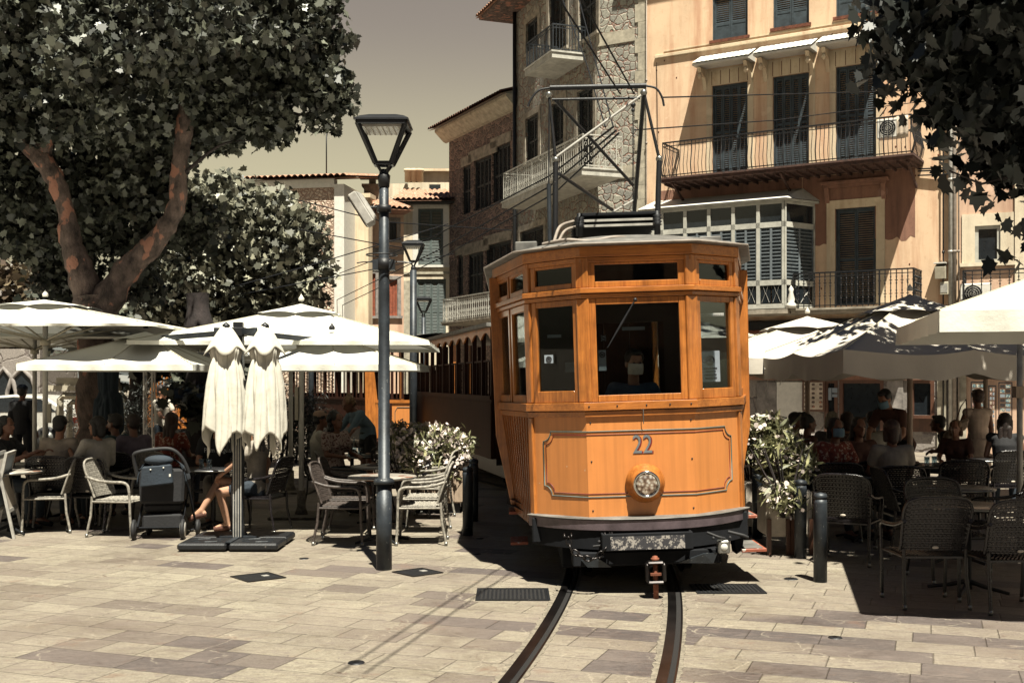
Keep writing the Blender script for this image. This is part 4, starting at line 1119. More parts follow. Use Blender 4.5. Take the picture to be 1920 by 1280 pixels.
# tiled hoods with corbels
for r in up:
    t0, t1, zt = r[0] - .34, r[1] + .22, r[3] + .52
    mb = MB(); mb.prism([(t0, 0, zt + .30), (t0, -.62, zt), (t0, -.62, zt - .05), (t0, 0, zt - .03)], (t1 - t0, 0, 0)); h = mb.build('hood', 'white_paint', b.root)
    mb = MB(); k = int((t1 - t0) / .12); mb.grid(lambda u, v: Vector((t0 - .02 + (t1 - t0 + .04) * u, -.66 + .66 * v, zt - .02 + .33 * v + .035 + .012 * abs(math.sin(PI * u * k)) - .012 * ((v * 4) % 1))), k * 4, 8); mb.build('tiles', 'white_paint', h)
    for x in (t0 + .14, t1 - .14):
        mb = MB(); mb.prism([(x - .05, 0, zt - .05), (x - .05, -.5, zt - .08), (x - .05, -.42, zt - .2), (x - .05, -.12, zt - .30), (x - .05, 0, zt - .62)], (.10, 0, 0)); mb.lathe([(.001, -.10), (.03, -.08), (.075, -.02), (.05, .03), (.03, .08), (.001, .10)], (x, -.40, zt - .30), 10); mb.build('corbel', 'plaster_cream', h)
    mb = MB(); 
    for j in range(5): x = r[0] + (r[1] - r[0]) * j / 4; mb.box(x - .006, x + .006, -.022, -.012, r[3] + .02, r[3] + .40)
    mb.build('lintel_joints', 'rust', h)
# upper balcony
ta, tb = b.tz(1238, 0, 1.2)[0], b.tz(1711, 0, 1.2)[0]
zf = (b.tz(1239, 336, 1.2)[1] + b.tz(1711, 285, 1.2)[1]) / 2; zr = (b.tz(1239, 270, 1.2)[1] + b.tz(1709, 212, 1.2)[1]) / 2
ub = b.balcony(ta, tb, 1.2, zf, .13, zr, 'weathered_beam', 'black_iron', 'belly', .105)
mb = MB()
for j in range(24): x = ta + .1 + j * (tb - ta - .2) / 23; mb.box(x - .02, x + .02, -1.12, 0, zf - .20, zf - .131)
for x in (ta + .3, (ta + tb) / 2, tb - .15): mb.bar((x, -1.1, zf - .14), (x, 0, zf - .65), .05, .07)
mb.build('beams', 'weathered_beam', ub)
# band of stain and painted shade beneath the upper balcony
# lower balcony
ta2, tb2 = b.tz(1483, 0, .95)[0], b.tz(1716, 0, .95)[0]
zr2 = b.tz(1600, 508, .95)[1]; zf2 = b.tz(1600, 575, .95)[1]
lb = b.balcony(ta2, tb2, .95, zf2, .12, zr2, 'old_limestone', 'black_iron', 'cast', .135, r=.011)
mb = MB(); mb.box(b.tz(1394, 0, 1.2)[0] - 3, ta2 - .04, -1.15, 0, zf2 - .12, zf2 - .003); mb.build('bay_floor', 'old_limestone', b.root)
# plaster stain plus the upper balcony's shade painted dark, down round the lower door
random.seed(12)
def stain(t0, t1, z1, z0, d=.004, m='plaster_stain_shade', jag=.07):  # lays a jagged band of plaster stain and painted balcony shade
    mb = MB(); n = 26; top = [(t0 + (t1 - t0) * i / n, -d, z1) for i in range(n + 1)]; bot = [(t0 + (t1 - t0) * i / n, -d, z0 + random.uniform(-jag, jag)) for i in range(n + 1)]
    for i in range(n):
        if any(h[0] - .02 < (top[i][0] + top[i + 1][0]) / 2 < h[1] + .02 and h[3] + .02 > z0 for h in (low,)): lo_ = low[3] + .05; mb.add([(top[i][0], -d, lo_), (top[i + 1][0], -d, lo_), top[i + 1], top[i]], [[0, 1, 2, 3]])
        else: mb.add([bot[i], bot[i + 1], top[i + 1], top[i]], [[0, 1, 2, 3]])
    return mb.build('stain_shade_plaster', m, b.root)
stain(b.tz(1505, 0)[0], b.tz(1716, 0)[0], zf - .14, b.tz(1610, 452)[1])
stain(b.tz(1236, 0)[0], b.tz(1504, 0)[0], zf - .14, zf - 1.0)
# small moulded lintel over the lower door
mb = MB(); mb.box(low[0] - .35, low[1] + .35, -.22, 0, low[3] + .62, low[3] + .70); mb.box(low[0] - .28, low[1] + .28, -.14, 0, low[3] + .55, low[3] + .62)
for x in (low[0] - .26, low[1] + .14): mb.prism([(x, 0, low[3] + .55), (x, -.16, low[3] + .55), (x, -.10, low[3] + .30), (x, 0, low[3] + .1)], (.12, 0, 0))
mb.build('door_cornice', 'plaster_stain_shade', b.root)
# glazed bay
d_ = 1.05; tc = b.tz(1470, 0, d_)[0]; tw = b.tz(1526, 0, 0)[0]; t0 = b.tz(1236, 0, d_)[0] - .6
zT = b.tz(1466, 376, d_)[1]; z1, z2, z3, z4 = [b.tz(1466, y, d_)[1] for y in (415, 425, 524, 534)]; zB = zf2 + .02
bay = MB(); bay.prism([(t0, 0, zT), (t0, -d_ - .1, zT), (tc + .05, -d_ - .1, zT), (tw + .15, -.1, zT), (tw + .15, 0, zT)], (0, 0, .05)); 
by = bay.build('bay_window', 'gallery_paint', b.root)
mb = MB(); mb.add([(t0, 0, zT + .45), (t0, -d_ - .14, zT + .055), (tc + .08, -d_ - .14, zT + .055), (tw + .2, -.1, zT + .055), (tw - .3, 0, zT + .45)], [[1, 2, 3, 4, 0]]); mb.build('bay_roof', 'white_paint', by)
def bay_panel(A, Bp, n):
    A, Bp = Vector((*A, 0)), Vector((*Bp, 0)); d = Bp - A; L = d.length; t = d / L; M = Matrix(((t.x, -t.y, 0, A.x), (t.y, t.x, 0, A.y), (0, 0, 1, 0), (0, 0, 0, 1)))
    f = MB(M); f.box(0, L, -.03, .03, z1, z2); f.box(0, L, -.035, .03, z3, z4); f.box(0, L, -.03, .03, zT - .07, zT - .002); f.box(0, L, -.04, .03, zB, zB + .12)
    for j in range(n + 1):
        x = L * j / n; e0, e1 = max(0, x - .045), min(L, x + .045)
        f.box(e0, e1, -.045, .03, zB + .12, z3); f.box(e0, e1, -.045, .03, z4, z1); f.box(e0, e1, -.045, .03, z2, zT - .07)
    fo = f.build('bay_frame', 'gallery_paint', by)
    for j in range(n):
        xa, xb = L * j / n + .045, L * (j + 1) / n - .045; xm = (xa + xb) / 2
        gl = MB(M); gl.box(xa, xb, .0, .008, z2, zT - .07); gl.build('glass', 'car_glass', fo)
        for (p, q) in ((xa, xm), (xm, xb)):
            sh = MB(M); w = .03; sh.box(p, p + w, -.02, .02, z4, z1); sh.box(q - w, q, -.02, .02, z4, z1); sh.box(p + w, q - w, -.02, .02, z1 - .09, z1); sh.box(p + w, q - w, -.02, .02, z4, z4 + .06)
            ns = 16
            for i in range(ns): z = z4 + .07 + (z1 - z4 - .17) * (i + .5) / ns; sh.box(p + w, q - w, -.012, .012, z - .012, z + .016)
            sh.build('shutter', 'bay_shutter', fo)
            bk = MB(M); bk.box(p + w, q - w, .03, .035, z4, z1); bk.build('blind_back', 'blue_shutter', fo)
            lp = MB(M); lp.box(p + .02, q - .02, .0, .01, zB + .14, z3 - .02); lo = lp.build('lower_light', 'car_glass', fo)
            xx = MB(M); xx.tube([Vector((p + .05, -.012, zB + .16)), Vector(((p + q) / 2, -.012, (zB + z3) / 2 + .05)), Vector((q - .05, -.012, zB + .16))], .007, 5)
            xx.tube([Vector((p + .05, -.012, z3 - .05)), Vector(((p + q) / 2, -.012, (zB + z3) / 2)), Vector((q - .05, -.012, z3 - .05))], .007, 5); xx.build('scrollwork', 'pale_metal', lo)
bay_panel((t0, -d_), (tc, -d_), 6); bay_panel((tc, -d_), (tw, 0), 1)
mb = MB(); mb.lathe([(.001, 0), (.13, 0), (.14, .10), (.08, .16), (.10, .24), (.05, .42), (.07, .5), (.001, .6)], (ta2 + .02, -1.0, zf2 + .01), 12); mb.build('finial', 'white_paint', b.root)
# ground floor: fascia, white panel, frames, pier stones
zg = b.tz(1600, 600)[1]
mb = MB(); mb.box(b.tz(1398, 0)[0], b.tz(1790, 0)[0], -.16, 0, zf1 - .52, zf1 - .30); mb.build('fascia', 'black_iron', b.root)
mb = MB(); mb.box(b.tz(1398, 0)[0], b.tz(1790, 0)[0], -.20, 0, zf1 - .60, zf1 - .52); mb.build('fascia_moulding', 'rust', b.root)
def panel(x0, x1, y0, y1, m, name, d=.04, parent=None):
    r = b.rect(x0, x1, y0, y1); mb = MB(); mb.box(r[0], r[1], -d, 0, r[2], r[3]); return mb.build(name, m, parent or b.root)
panel(1457, 1518, 716, 842, 'white_paint', 'white_wall_panel'); panel(1420, 1456, 716, 842, 'grey_stone', 'stone_pier')
panel(1664, 1694, 700, 842, 'grey_stone', 'stone_pier'); panel(1758, 1775, 700, 842, 'limestone', 'stone_pier', .06); panel(1797, 1812, 700, 842, 'limestone', 'stone_pier', .06)
panel(1398, 1745, 650, 712, 'plaster_stain_shade', 'shop_front_board', .10)
for r in gf:
    mb = MB(); w = .09; mb.box(r[0], r[0] + w, -.02, .1, r[2], r[3]); mb.box(r[1] - w, r[1], -.02, .1, r[2], r[3]); mb.box(r[0] + w, r[1] - w, -.02, .1, r[3] - w, r[3]); fr = mb.build('door_frame', 'brown_wood', b.root); b.pane((r[0] + w, r[1] - w, r[2], r[3] - w), .08, 'car_glass', parent=fr)
r = gf[1]; mb = MB(); mb.box(r[0] - .12, r[1] + .12, -.20, 0, r[2] - .08, r[2]); mb.box(r[0] - .05, r[1] + .05, -.03, 0, r[2] - .42, r[2] - .08); mb.build('counter', 'brown_wood', b.root)
# downpipes
for px, w, m in ((1784, .055, 'pale_metal'), (1791, .05, 'cable_grey'), (1770, .018, 'black_iron'), (1799, .018, 'cable_grey'), (1215, .012, 'cable_grey')):
    mb = MB(); t = b.tz(px, 0)[0]; mb.lathe([(.001, .1), (w, .1), (w, 15), (.001, 15)], (t, -.1, 0), 10)
    for z in (3.2, 5.0, 6.8, 8.6, 10.4):
        mb.lathe([(.001, z), (w + .015, z), (w + .015, z + .06), (.001, z + .06)], (t, -.1, 0), 10)
    mb.build('drainpipe', m, b.root)
# pipes and cable brackets under the balcony end
mb = MB()
for y, z in ((318, 0), (330, 0), (322, 0)): 
    p, q = b.tz(1722, y), b.tz(1800, y - 4); mb.tube([(p[0], -.08, p[1]), ((p[0] + q[0]) / 2, -.1, p[1] - .03), (q[0], -.08, q[1])], .02, 6)
mb.tube([(b.tz(1232, 118)[0], -.03, b.tz(1232, 118)[1]), (b.tz(1236, 330)[0], -.05, b.tz(1236, 330)[1])], .008, 5)
mb.build('wall_cables', 'black_soft', b.root)
# holes and nail marks of the old plaster, a dangling cord
mb = MB(); random.seed(3)
for _ in range(70):
    t = random.uniform(tL + .2, tR - .2); z = random.uniform(zf1 + .3, 12)
    if any(h[0] - .3 < t < h[1] + .3 and h[2] - .2 < z < h[3] + .6 for h in b.holes): continue
    mb.ball((t, 0, z), (.022, .01, .03), 6, 4)
mb.build('wall_pits', 'rust', b.root)
roof_ = MB(); roof_.box(tL - .2, tR + .2, -.9, 7, 15.5, 15.7); roof_.build('roof_eave', 'terracotta', b.root)
salmon = b

def mounted(name, label, cat, B, px0, px1, py0, py1, d, group=None):
    r = B.rect(px0, px1, py0, py1, d); p = B.O + B.u * r[0] + B.n * d
    return thing(name, label, cat, (p.x, p.y, r[2]), math.atan2(B.u.y, B.u.x), group), r[1] - r[0], r[3] - r[2]
def ac(label, B, px0, px1, py0, py1, d):
    t, w, h = mounted('air_conditioner', label, 'air conditioner', B, px0, px1, py0, py1, d, 'air conditioner units on the balconies')
    mb = MB(); mb.box(0, w, 0, .3, 0, h); mb.build('casing', 'white_paint', t, .02)
    mb = MB(); cx, cz, R_ = w * .42, h * .5, min(w, h) * .42; mb.lathe([(.001, -.012), (R_ * .95, -.012), (R_, 0)], (cx, -.001, cz), 28, 'y'); gl = mb.build('fan_recess', 'black_soft', t)
    mb = MB()
    for k in range(4): mb.tube([(cx + R_ * (k + 1) / 4 * math.cos(a), -.02, cz + R_ * (k + 1) / 4 * math.sin(a)) for a in [i * PI / 12 for i in range(24)]], .005, 4, closed=True)
    for k in range(12): a = k * PI / 6; mb.bar((cx, -.022, cz), (cx + R_ * math.cos(a), -.022, cz + R_ * math.sin(a)), .006, .004)
    mb.build('fan_grille', 'pale_metal', gl)
ac('white air conditioner with a round fan grille on the upper balcony of the salmon house', b, 1644, 1693, 222, 258, .75)
t, w, h = mounted('hung_towel', 'striped pale towel hanging over the upper balcony rail beside the air conditioner', 'towel', b, 1681, 1703, 217, 258, 1.24)
mb = MB(); mb.grid(lambda u, v: Vector((w * u, -.01 + .012 * math.sin(u * 14), h * v)), 12, 4); mb.build('cloth', 'cloth_cream', t, solid=.008)
t, w, h = mounted('meter_box', 'small white meter box beside the drainpipes of the salmon house', 'meter box', b, 1762, 1778, 528, 552, .14)
mb = MB(); mb.box(0, w, 0, .13, 0, h); mb.build('casing', 'cream_paint', t, .01); mb = MB(); mb.box(.02, w - .02, -.008, 0, .05, h - .05); mb.build('door', 'pale_metal', t)
t, w, h = mounted('junction_box', 'white junction box with a slanted lid above the meter box', 'junction box', b, 1753, 1772, 494, 522, .2)
mb = MB(); mb.prism([(0, 0, 0), (0, .18, 0), (0, .18, h), (0, -.05, h * .75)], (w, 0, 0)); mb.build('casing', 'cream_paint', t); mb = MB(); mb.box(-.02, w + .02, -.06, .18, h, h + .03); mb.build('lid', 'white_paint', t)
t, w, h = mounted('menu_board', 'framed board with rows of pictured dishes on the white wall behind the right terrace', 'menu board', b, 1504, 1546, 713, 771, .10)
mb = MB(); mb.box(0, w, .0, .05, 0, h); mb.build('frame', 'brown_wood', t, .008)
mb = MB(); mb.box(.05, w - .05, -.006, -.001, .05, h - .05); pb = mb.build('sheet', 'cloth_cream', t)
mb = MB()
for i in range(3):
    for j in range(6): mb.ball((.10 + (w - .2) * i / 2, -.008, .13 + (h - .24) * j / 5), (.045, .004, .035), 8, 5)
mb.build('dish_pictures', 'bark', pb)
t, w, h = mounted('notice_sheets', 'small pale notices stuck beside the dark doorway', 'notice', b, 1553, 1570, 727, 750, .06)
mb = MB(); mb.box(0, w * .35, 0, .004, 0, h); mb.build('sheet', 'paper_grey', t)
mb = MB(); mb.box(w * .42, w, 0, .004, h * .6, h); mb.box(w * .42, w, 0, .004, h * .25, h * .5); mb.build('sheet', 'paper_grey', t)
for k, (x0, x1, y0) in enumerate(((1820, 1848, 715), (1853, 1868, 722), (1872, 1898, 716))):
    t, w, h = mounted('postcard_rack', ('wide rack of coloured postcards left of two others behind the standing woman', 'narrow rack of postcards between the other two', 'dark rack of postcards at the right edge behind the long-haired woman')[k], 'postcard rack', b, x0, x1, y0, 838, .9 + .1 * k, 'postcard racks in front of the shop')
    mb = MB(); mb.box(0, .02, 0, .02, 0, h); mb.box(w - .02, w, 0, .02, 0, h); mb.box(.02, w - .02, 0, .02, 0, .03); mb.box(.02, w - .02, 0, .02, h - .03, h); mb.build('frame', 'black_iron', t)
    nx = 3 if k == 0 else 2; nz = 13
    ms = ['paper_grey', 'cloth_cream', 'hung_blue', 'cloth_pattern']
    if 'hung_blue' not in MATS: mat('hung_blue', (.12, .22, .26), .5, var=.5, scale=30, spots=(.5, .45, .35), spotscale=40, spotcut=.55)
    for i in range(nx):
        for j in range(nz):
            mb = MB(); cw, ch = (w - .06) / nx, (h - .1) / nz; x, z = .03 + i * cw, .05 + j * ch; mb.box(x + .01, x + cw - .01, -.012, -.006, z + .02, z + ch - .015); mb.build('postcard', random.choice(ms[(1 if k == 9 else 0):] if k < 2 else ['hung_blue', 'paper_grey', 'interior']), t)

# ---- pale house at the right edge
q0 = b.O + b.u * (tR + .02)
c = Bld('house', 'pale house with one small window at the right edge, partly behind dark leaves', (q0.x, q0.y), (.90, -.436))
tw0, tw1 = 0, 9
win = c.hole(c.rect(1828, 1876, 423, 492))
c.wall(0, 10, 0, 15, 'plaster_pink')
c.surround(win, .3, 'plaster_white', .03)
mb = MB(); w = .08; r = win
mb.box(r[0], r[0] + w, .02, .1, r[2], r[3]); mb.box(r[1] - w, r[1], .02, .1, r[2], r[3]); mb.box(r[0] + w, r[1] - w, .02, .1, r[3] - w, r[3]); mb.box(r[0] + w, r[1] - w, .02, .1, r[2], r[2] + w); wf = mb.build('window', 'gallery_paint', c.root); c.pane((r[0] + w, r[1] - w, r[2] + w, r[3] - w), .07, 'car_glass', parent=wf)
p = c.rect(1903, 1925, 360, 520); mb = MB(); mb.box(p[0], p[1], -.06, 0, 3.5, 15); mb.build('pilaster', 'plaster_white', c.root)
zf3 = c.tz(1850, 575, .8)[1]; zr3 = c.tz(1850, 506, .8)[1]
c.balcony(.1, 7, .8, zf3, .12, zr3, 'old_limestone', 'black_iron', 'cast', .2, r=.010)
ac('white air conditioner behind the railing below the small window at the right', c, 1800, 1858, 531, 570, .5)

# ---- stone house: front strip and long side
k = b.O + b.u * (tL - .02)
s1 = Bld('stone_house', 'tall pale rubble stone house with three balconies, left of the salmon house', (k.x, k.y), (.856, -.517))
tcn = s1.tz(1120, 0)[0]; tq = s1.tz(1197, 0)[0]
s1.wall(tcn, tq, 0, 17, 'rubble_pale', body=5)
mb = MB(); z = 0; j = 0
while z < 17:
    h = .42 + .1 * ((j * 7) % 3) / 2; w = .0 if j % 2 else .10; mb.box(tq - w, 0, -.03, .3, z, z + h - .008); z += h; j += 1
mb.build('quoins', 'limestone', s1.root)
for yy_ in (72, 325):
    z = s1.tz(1150, yy_)[1]; mb = MB(); mb.box(tcn - .02, tq - .12, -.03, .05, z - .18, z + .18); mb.build('stone_band', 'limestone', s1.root)
corner = s1.O + s1.u * tcn
s2u = Vector((.345, -.938)); far = corner - s2u * 7.0
s2 = Bld('stone_house_side', 'x', (corner.x, corner.y), s2u)
s2.root['label'] = 'rough grey stone side wall of the tall house, with shuttered windows and balconies'
s2.root.name = 'stone_wing'
wins = [s2.hole(s2.rect(*q)) for q in ((987, 1009, 37, 96), (1030, 1062, -20, 100), (1086, 1119, -60, 72), (986, 1010, 217, 305), (1034, 1058, 190, 330), (1083, 1113, 165, 330), (976, 1020, 428, 470))]
s2.wall(-7.0, 0, 0, 17, 'rubble_pale', body=5)
for r in wins: s2.shutters(r, 'dark_shutter', 2); s2.surround(r, .2, 'old_limestone', .03)
def bal_px(B, xl, xr, d, y_floor, x_floor, y_rail, m1, m2, kind, sp, th=.22):
    a_, b_ = B.tz(xl, 0, d)[0], B.tz(xr, 0, d)[0]; B.balcony(a_, b_, d, B.tz(x_floor, y_floor, d)[1], th, B.tz(x_floor, y_rail, d)[1], m1, m2, kind, sp)
bal_px(s2, 984, 1035, 1.1, 95, 1033, 45, 'balcony_white', 'post_iron', 'bars', .10)
bal_px(s2, 941, 1091, 1.25, 313, 1090, 251, 'balcony_white', 'balcony_white', 'scroll', .16)
tt = s2.tz(970, 0)[0]; mb = MB(); mb.lathe([(.001, 0), (.07, 0), (.07, 16), (.001, 16)], (tt, -.1, 0), 10); mb.build('drainpipe', 'black_iron', s2.root)
zE = s2.tz(975, 20)[1]; mb = MB(); mb.box(-8.0, -3.9, -1.0, 5, zE, zE + .12); mb.build('eave', 'bark', s2.root); s2.tiles(-8.1, -3.8, -1.1, zE + .14, 5, zE + 2.0)

# ---- rough stone house with tiled eave
o3 = s2.O - s2.u * 7.0
o3 = Vector((X(968, 40.5), 40.5))
h3 = Bld('old_stone_house', 'rough brown stone house with a tiled eave, between the lamp post and the tram', (o3.x, o3.y), (.44, -.898))
tl3 = h3.tz(842, 0)[0]
ws = [h3.hole(h3.rect(*q)) for q in ((867, 882, 311, 401), (889, 921, 296, 391), (923, 957, 272, 376), (857, 868, 478, 553), (877, 906, 474, 551), (910, 958, 455, 545))]
zT3 = (h3.tz(845, 250)[1] + h3.tz(960, 196)[1]) / 2
h3.wall(tl3, .2, 0, zT3, 'rubble_rough')
for r in ws: h3.shutters(r, 'dark_shutter', 2 if r[1] - r[0] < 1.3 else 4)
for r in (ws[1], ws[4]): mb = MB(); mb.box(r[0] - .5, r[1] + .5, -.03, .02, r[3], r[3] + .42); mb.build('lintel', 'old_limestone', h3.root)
for r in (ws[0], ws[2], ws[3], ws[5]): mb = MB(); mb.box(r[0] - .12, r[1] + .1, -.03, .02, r[3], r[3] + .36); mb.build('lintel', 'old_limestone', h3.root)
mb = MB(); mb.prism([(tl3 - .3, 0, zT3 - .30), (tl3 - .3, -.12, zT3 - .26), (tl3 - .3, -.50, zT3 + .1), (tl3 - .3, -.50, zT3 + .2), (tl3 - .3, 0, zT3 + .2)], (.5 - tl3, 0, 0)); mb.build('cornice', 'limestone', h3.root)
h3.tiles(tl3 - .45, .3, -.75, zT3 + .22, 4, zT3 + 1.7, m='brown_wood')
bal_px(h3, 828, 934, 1.0, 592, 934, 544, 'old_limestone', 'balcony_white', 'scroll', .17, .12)

# ---- pink house and its neighbours
h4 = Bld('pink_house', 'narrow pale pink house with green-grey shutters between the second lantern and the stone houses', (X(753, 46), 46), (1, -.04))
r1 = h4.hole(h4.rect(784, 831, 391, 497)); r2 = h4.hole(h4.rect(781, 836, 523, 640))
t4 = h4.tz(856, 0)[0]; zt4 = h4.tz(800, 378)[1]
h4.wall(0, t4, 0, zt4, 'plaster_white')
h4.shutters(r1, 'green_shutter', 2); h4.surround(r1, .22, 'white_paint', .02); h4.shutters(r2, 'green_shutter', 4)
mb = MB(); zz = h4.tz(800, 512)[1]; mb.box(0, t4, -.05, 0, zz - .04, zz + .05); mb.build('string_course', 'limestone', h4.root)
mb = MB(); mb.box(0, .55, -.03, .2, 0, zz - .3); mb.build('stone_corner', 'limestone', h4.root)
h4.tiles(-.4, t4 + .2, -.55, zt4 + .02, 3, zt4 + .95)
mb = MB(); mb.box(-.3, t4, -.4, 0, zt4 - .12, zt4 - .02); mb.build('gutter', 'black_iron', h4.root)
h6 = Bld('roof_room', 'pale rooftop room with round chimney pots above the pink house', (X(690, 50), 50), (1, 0))
zq = h6.tz(800, 322)[1]; h6.wall(h6.tz(765, 0)[0], h6.tz(850, 0)[0], zt4 + .5, zq, 'plaster_white'); z_ = h6.tz(720, 345)[1]; mb = MB(); mb.box(0, h6.tz(765, 0)[0] - .02, -.1, 2, zt4, z_); mb.build('parapet', 'plaster_white', h6.root)
hh = h6.rect(805, 826, 346, 356); mb = MB(); mb.box(hh[0], hh[1], -.02, .0, hh[2], hh[3]); mb.build('window', 'car_glass', h6.root)
for x in (768, 778, 788): 
    t = h6.tz(x, 0)[0]; mb = MB(); mb.lathe([(.001, z_), (.17, z_), (.17, zq - .1), (.20, zq - .1), (.20, zq + .02), (.001, zq + .02)], (t, -.5, 0), 14); mb.build('chimney_pot', 'plaster_cream', h6.root)
mb = MB(); mb.box(h6.tz(762, 0)[0], h6.tz(856, 0)[0], -.2, 5, zq, zq + .1); mb.build('roof', 'plaster_cream', h6.root)
h5 = Bld('shaded_house', 'dusky pink house with red shutters under a deep eave, left of the lamp post', (X(640, 42), 42), (.93, .367))
t5 = h5.tz(757, 0)[0]; zt5 = (h5.tz(645, 385)[1] + h5.tz(750, 409)[1]) / 2
rr5 = [h5.hole(h5.rect(*q)) for q in ((664, 688, 408, 440), (730, 744, 415, 450), (668, 704, 512, 592), (730, 745, 524, 592))]
h5.wall(-1, t5, 0, zt5, 'plaster_pink')
for r, m in zip(rr5, ('dark_shutter', 'dark_shutter', 'red_shutter', 'red_shutter')): h5.shutters(r, m, 2)
for r in rr5: h5.surround(r, .14, 'grey_stone', .02)
mb = MB(); zz = h5.tz(700, 470)[1]; mb.box(-1, t5, -.04, 0, zz - .1, zz + .1); mb.build('string_course', 'grey_stone', h5.root)
h5.tiles(-1, t5 + .1, -1.0, zt5 + .05, 3.5, zt5 + 1.15); mb = MB(); mb.box(-1, t5, -.95, 0, zt5 - .06, zt5); mb.build('eave_boards', 'plaster_stain_shade', h5.root)
ch = thing('chimney', 'small old chimney with a capped pot on the tiled roof beside the lamp post', 'chimney', (X(697, 44), 44, zt5 + .3))
mb = MB(); mb.box(-.3, .3, 0, .5, 0, .9); mb.box(-.38, .38, -.08, .58, .9, 1.0); mb.box(-.12, .12, .1, .4, 1.0, 1.25); mb.box(-.5, .5, -.05, .55, 1.25, 1.33); mb.build('stack', 'old_limestone', ch)
h7 = Bld('gable_house', 'pale house with a pebble-dashed wall and tiled gable roof behind the left trees', (X(646, 40), 40), (.985, -.17))
zt7 = h7.tz(600, 352)[1]; tl7 = h7.tz(420, 0)[0]
h7.wall(tl7, -.36, 0, zt7, 'pebble_dash')
mb = MB(); mb.box(-.36, 0, -.05, 7, 0, zt7 + .1); mb.box(tl7, -.36, -.05, .3, zt7, zt7 + .3); zz = h7.tz(600, 494)[1]; mb.box(tl7, -.36, -.04, .02, zz - .22, zz + .2); mb.build('white_border', 'white_paint', h7.root)
h7.tiles(tl7, .15, -.3, zt7 + .36, 5, zt7 + 1.25)
mb = MB(); mb.box(0, .5, 1.2, 1.7, 0, zt7 - .2); mb.box(-.05, .6, 1.1, 1.8, zt7 - .2, zt7 - .05); mb.build('chimney_pier', 'plaster_cream', h7.root)
an = thing('tv_antenna', 'television antenna on a thin mast above the tiled gable roof', 'antenna', (X(612, 41), 41, zt7 + .5))
mb = MB(); mb.lathe([(.001, 0), (.025, 0), (.02, 2.0), (.001, 2.0)], n=8); mb.build('mast', 'black_iron', an)
mb = MB(); mb.bar((-.5, 0, 1.75), (.1, 0, 1.55), .03)
for k in range(7): x = -.5 + k * .09; mb.bar((x, -.02, 1.5 + .16 - k * .02), (x + .04, -.02, 1.95 - k * .03), .016)
for k in range(4): mb.bar((.0 + k * .05, 0, 1.35), (.0 + k * .05, 0, 2.0), .012); mb.bar((-.03, 0, 1.4 + k * .18), (.2, 0, 1.4 + k * .18), .012)
mb.build('elements', 'pale_metal', an); mb = MB(); mb.box(-.30, -.20, -.05, .03, 1.6, 1.72); mb.build('amplifier', 'lamp_red', an)
# arched building on the far left, parapet block, stone frames
h8 = Bld('arched_building', 'grey stone building with pointed arches at the far left edge, behind the white car', (X(-60, 46), 46), (1, 0))
h8.wall(0, h8.tz(75, 0)[0], 0, 3.1, 'ashlar', body=4)
for x in (-30, 8, 42):
    t = h8.tz(x, 0)[0]; hw = .42 if x < 40 else .5
    mb = MB(); mb.prism([(t - hw, -.02, 0), (t + hw, -.02, 0), (t + hw, -.02, 1.35), (t + hw * .75, -.02, 1.85), (t, -.02, 2.2), (t - hw * .75, -.02, 1.85), (t - hw, -.02, 1.35)], (0, -.01, 0)); mb.build('archway', 'car_glass', h8.root)
    mb = MB(); mb.tube([(t - hw - .08, -.06, 0), (t - hw - .08, -.06, 1.38), (t - hw * .8, -.06, 1.93), (t, -.06, 2.32), (t + hw * .8, -.06, 1.93), (t + hw + .08, -.06, 1.38), (t + hw + .08, -.06, 0)], .09, 8); mb.build('arch_moulding', 'grey_stone', h8.root)
fr = thing('stone_monument', 'pale monument of nested angular stone frames behind the dark trunk', 'monument', (X(150, 27), 27, 0))
s27 = FPX / 27
def fx(px): return (px - 150) / s27
def fz(py): return EYE + (HY - py) / s27
for k, (xl, yt, xr, w) in enumerate(((113, 742, 236, .14), (123, 753, 228, .12), (100, 727, 150, .18))):
    mb = MB()
    if k < 2: mb.tube([(fx(xl), k * .25, 0), (fx(xl), k * .25, fz(yt) - .08), (fx(xl) + .08, k * .25, fz(yt)), (fx(xr) - .08, k * .25, fz(yt)), (fx(xr), k * .25, fz(yt) - .08), (fx(xr), k * .25, 0)], w * .6, 4)
    else: mb.box(fx(90), fx(215), -.1, .5, fz(733), fz(722)); mb.box(fx(107), fx(215), -.05, .4, fz(722), fz(708))
    mb.build('stone_frame', 'limestone', fr)

# unseen house added behind the camera to block low sky and deepen the shade
sky_blocker = Bld('town_house', 'added unseen house with shuttered windows behind the camera, blocking low sky light', (34, -24), (-1, 0))
for t_ in range(16):
    for z_ in (1.0, 4.8, 8.6):
        sky_blocker.hole((3 + t_ * 4.2, 4.2 + t_ * 4.2, z_, z_ + 2.1))
sky_blocker.wall(0, 70, 0, 14, 'plaster_pink')
for h_ in sky_blocker.holes:
    mb = MB(); mb.box(h_[0], h_[1], .1, .16, h_[2], h_[3]); mb.build('shutter', 'dark_shutter', sky_blocker.root)
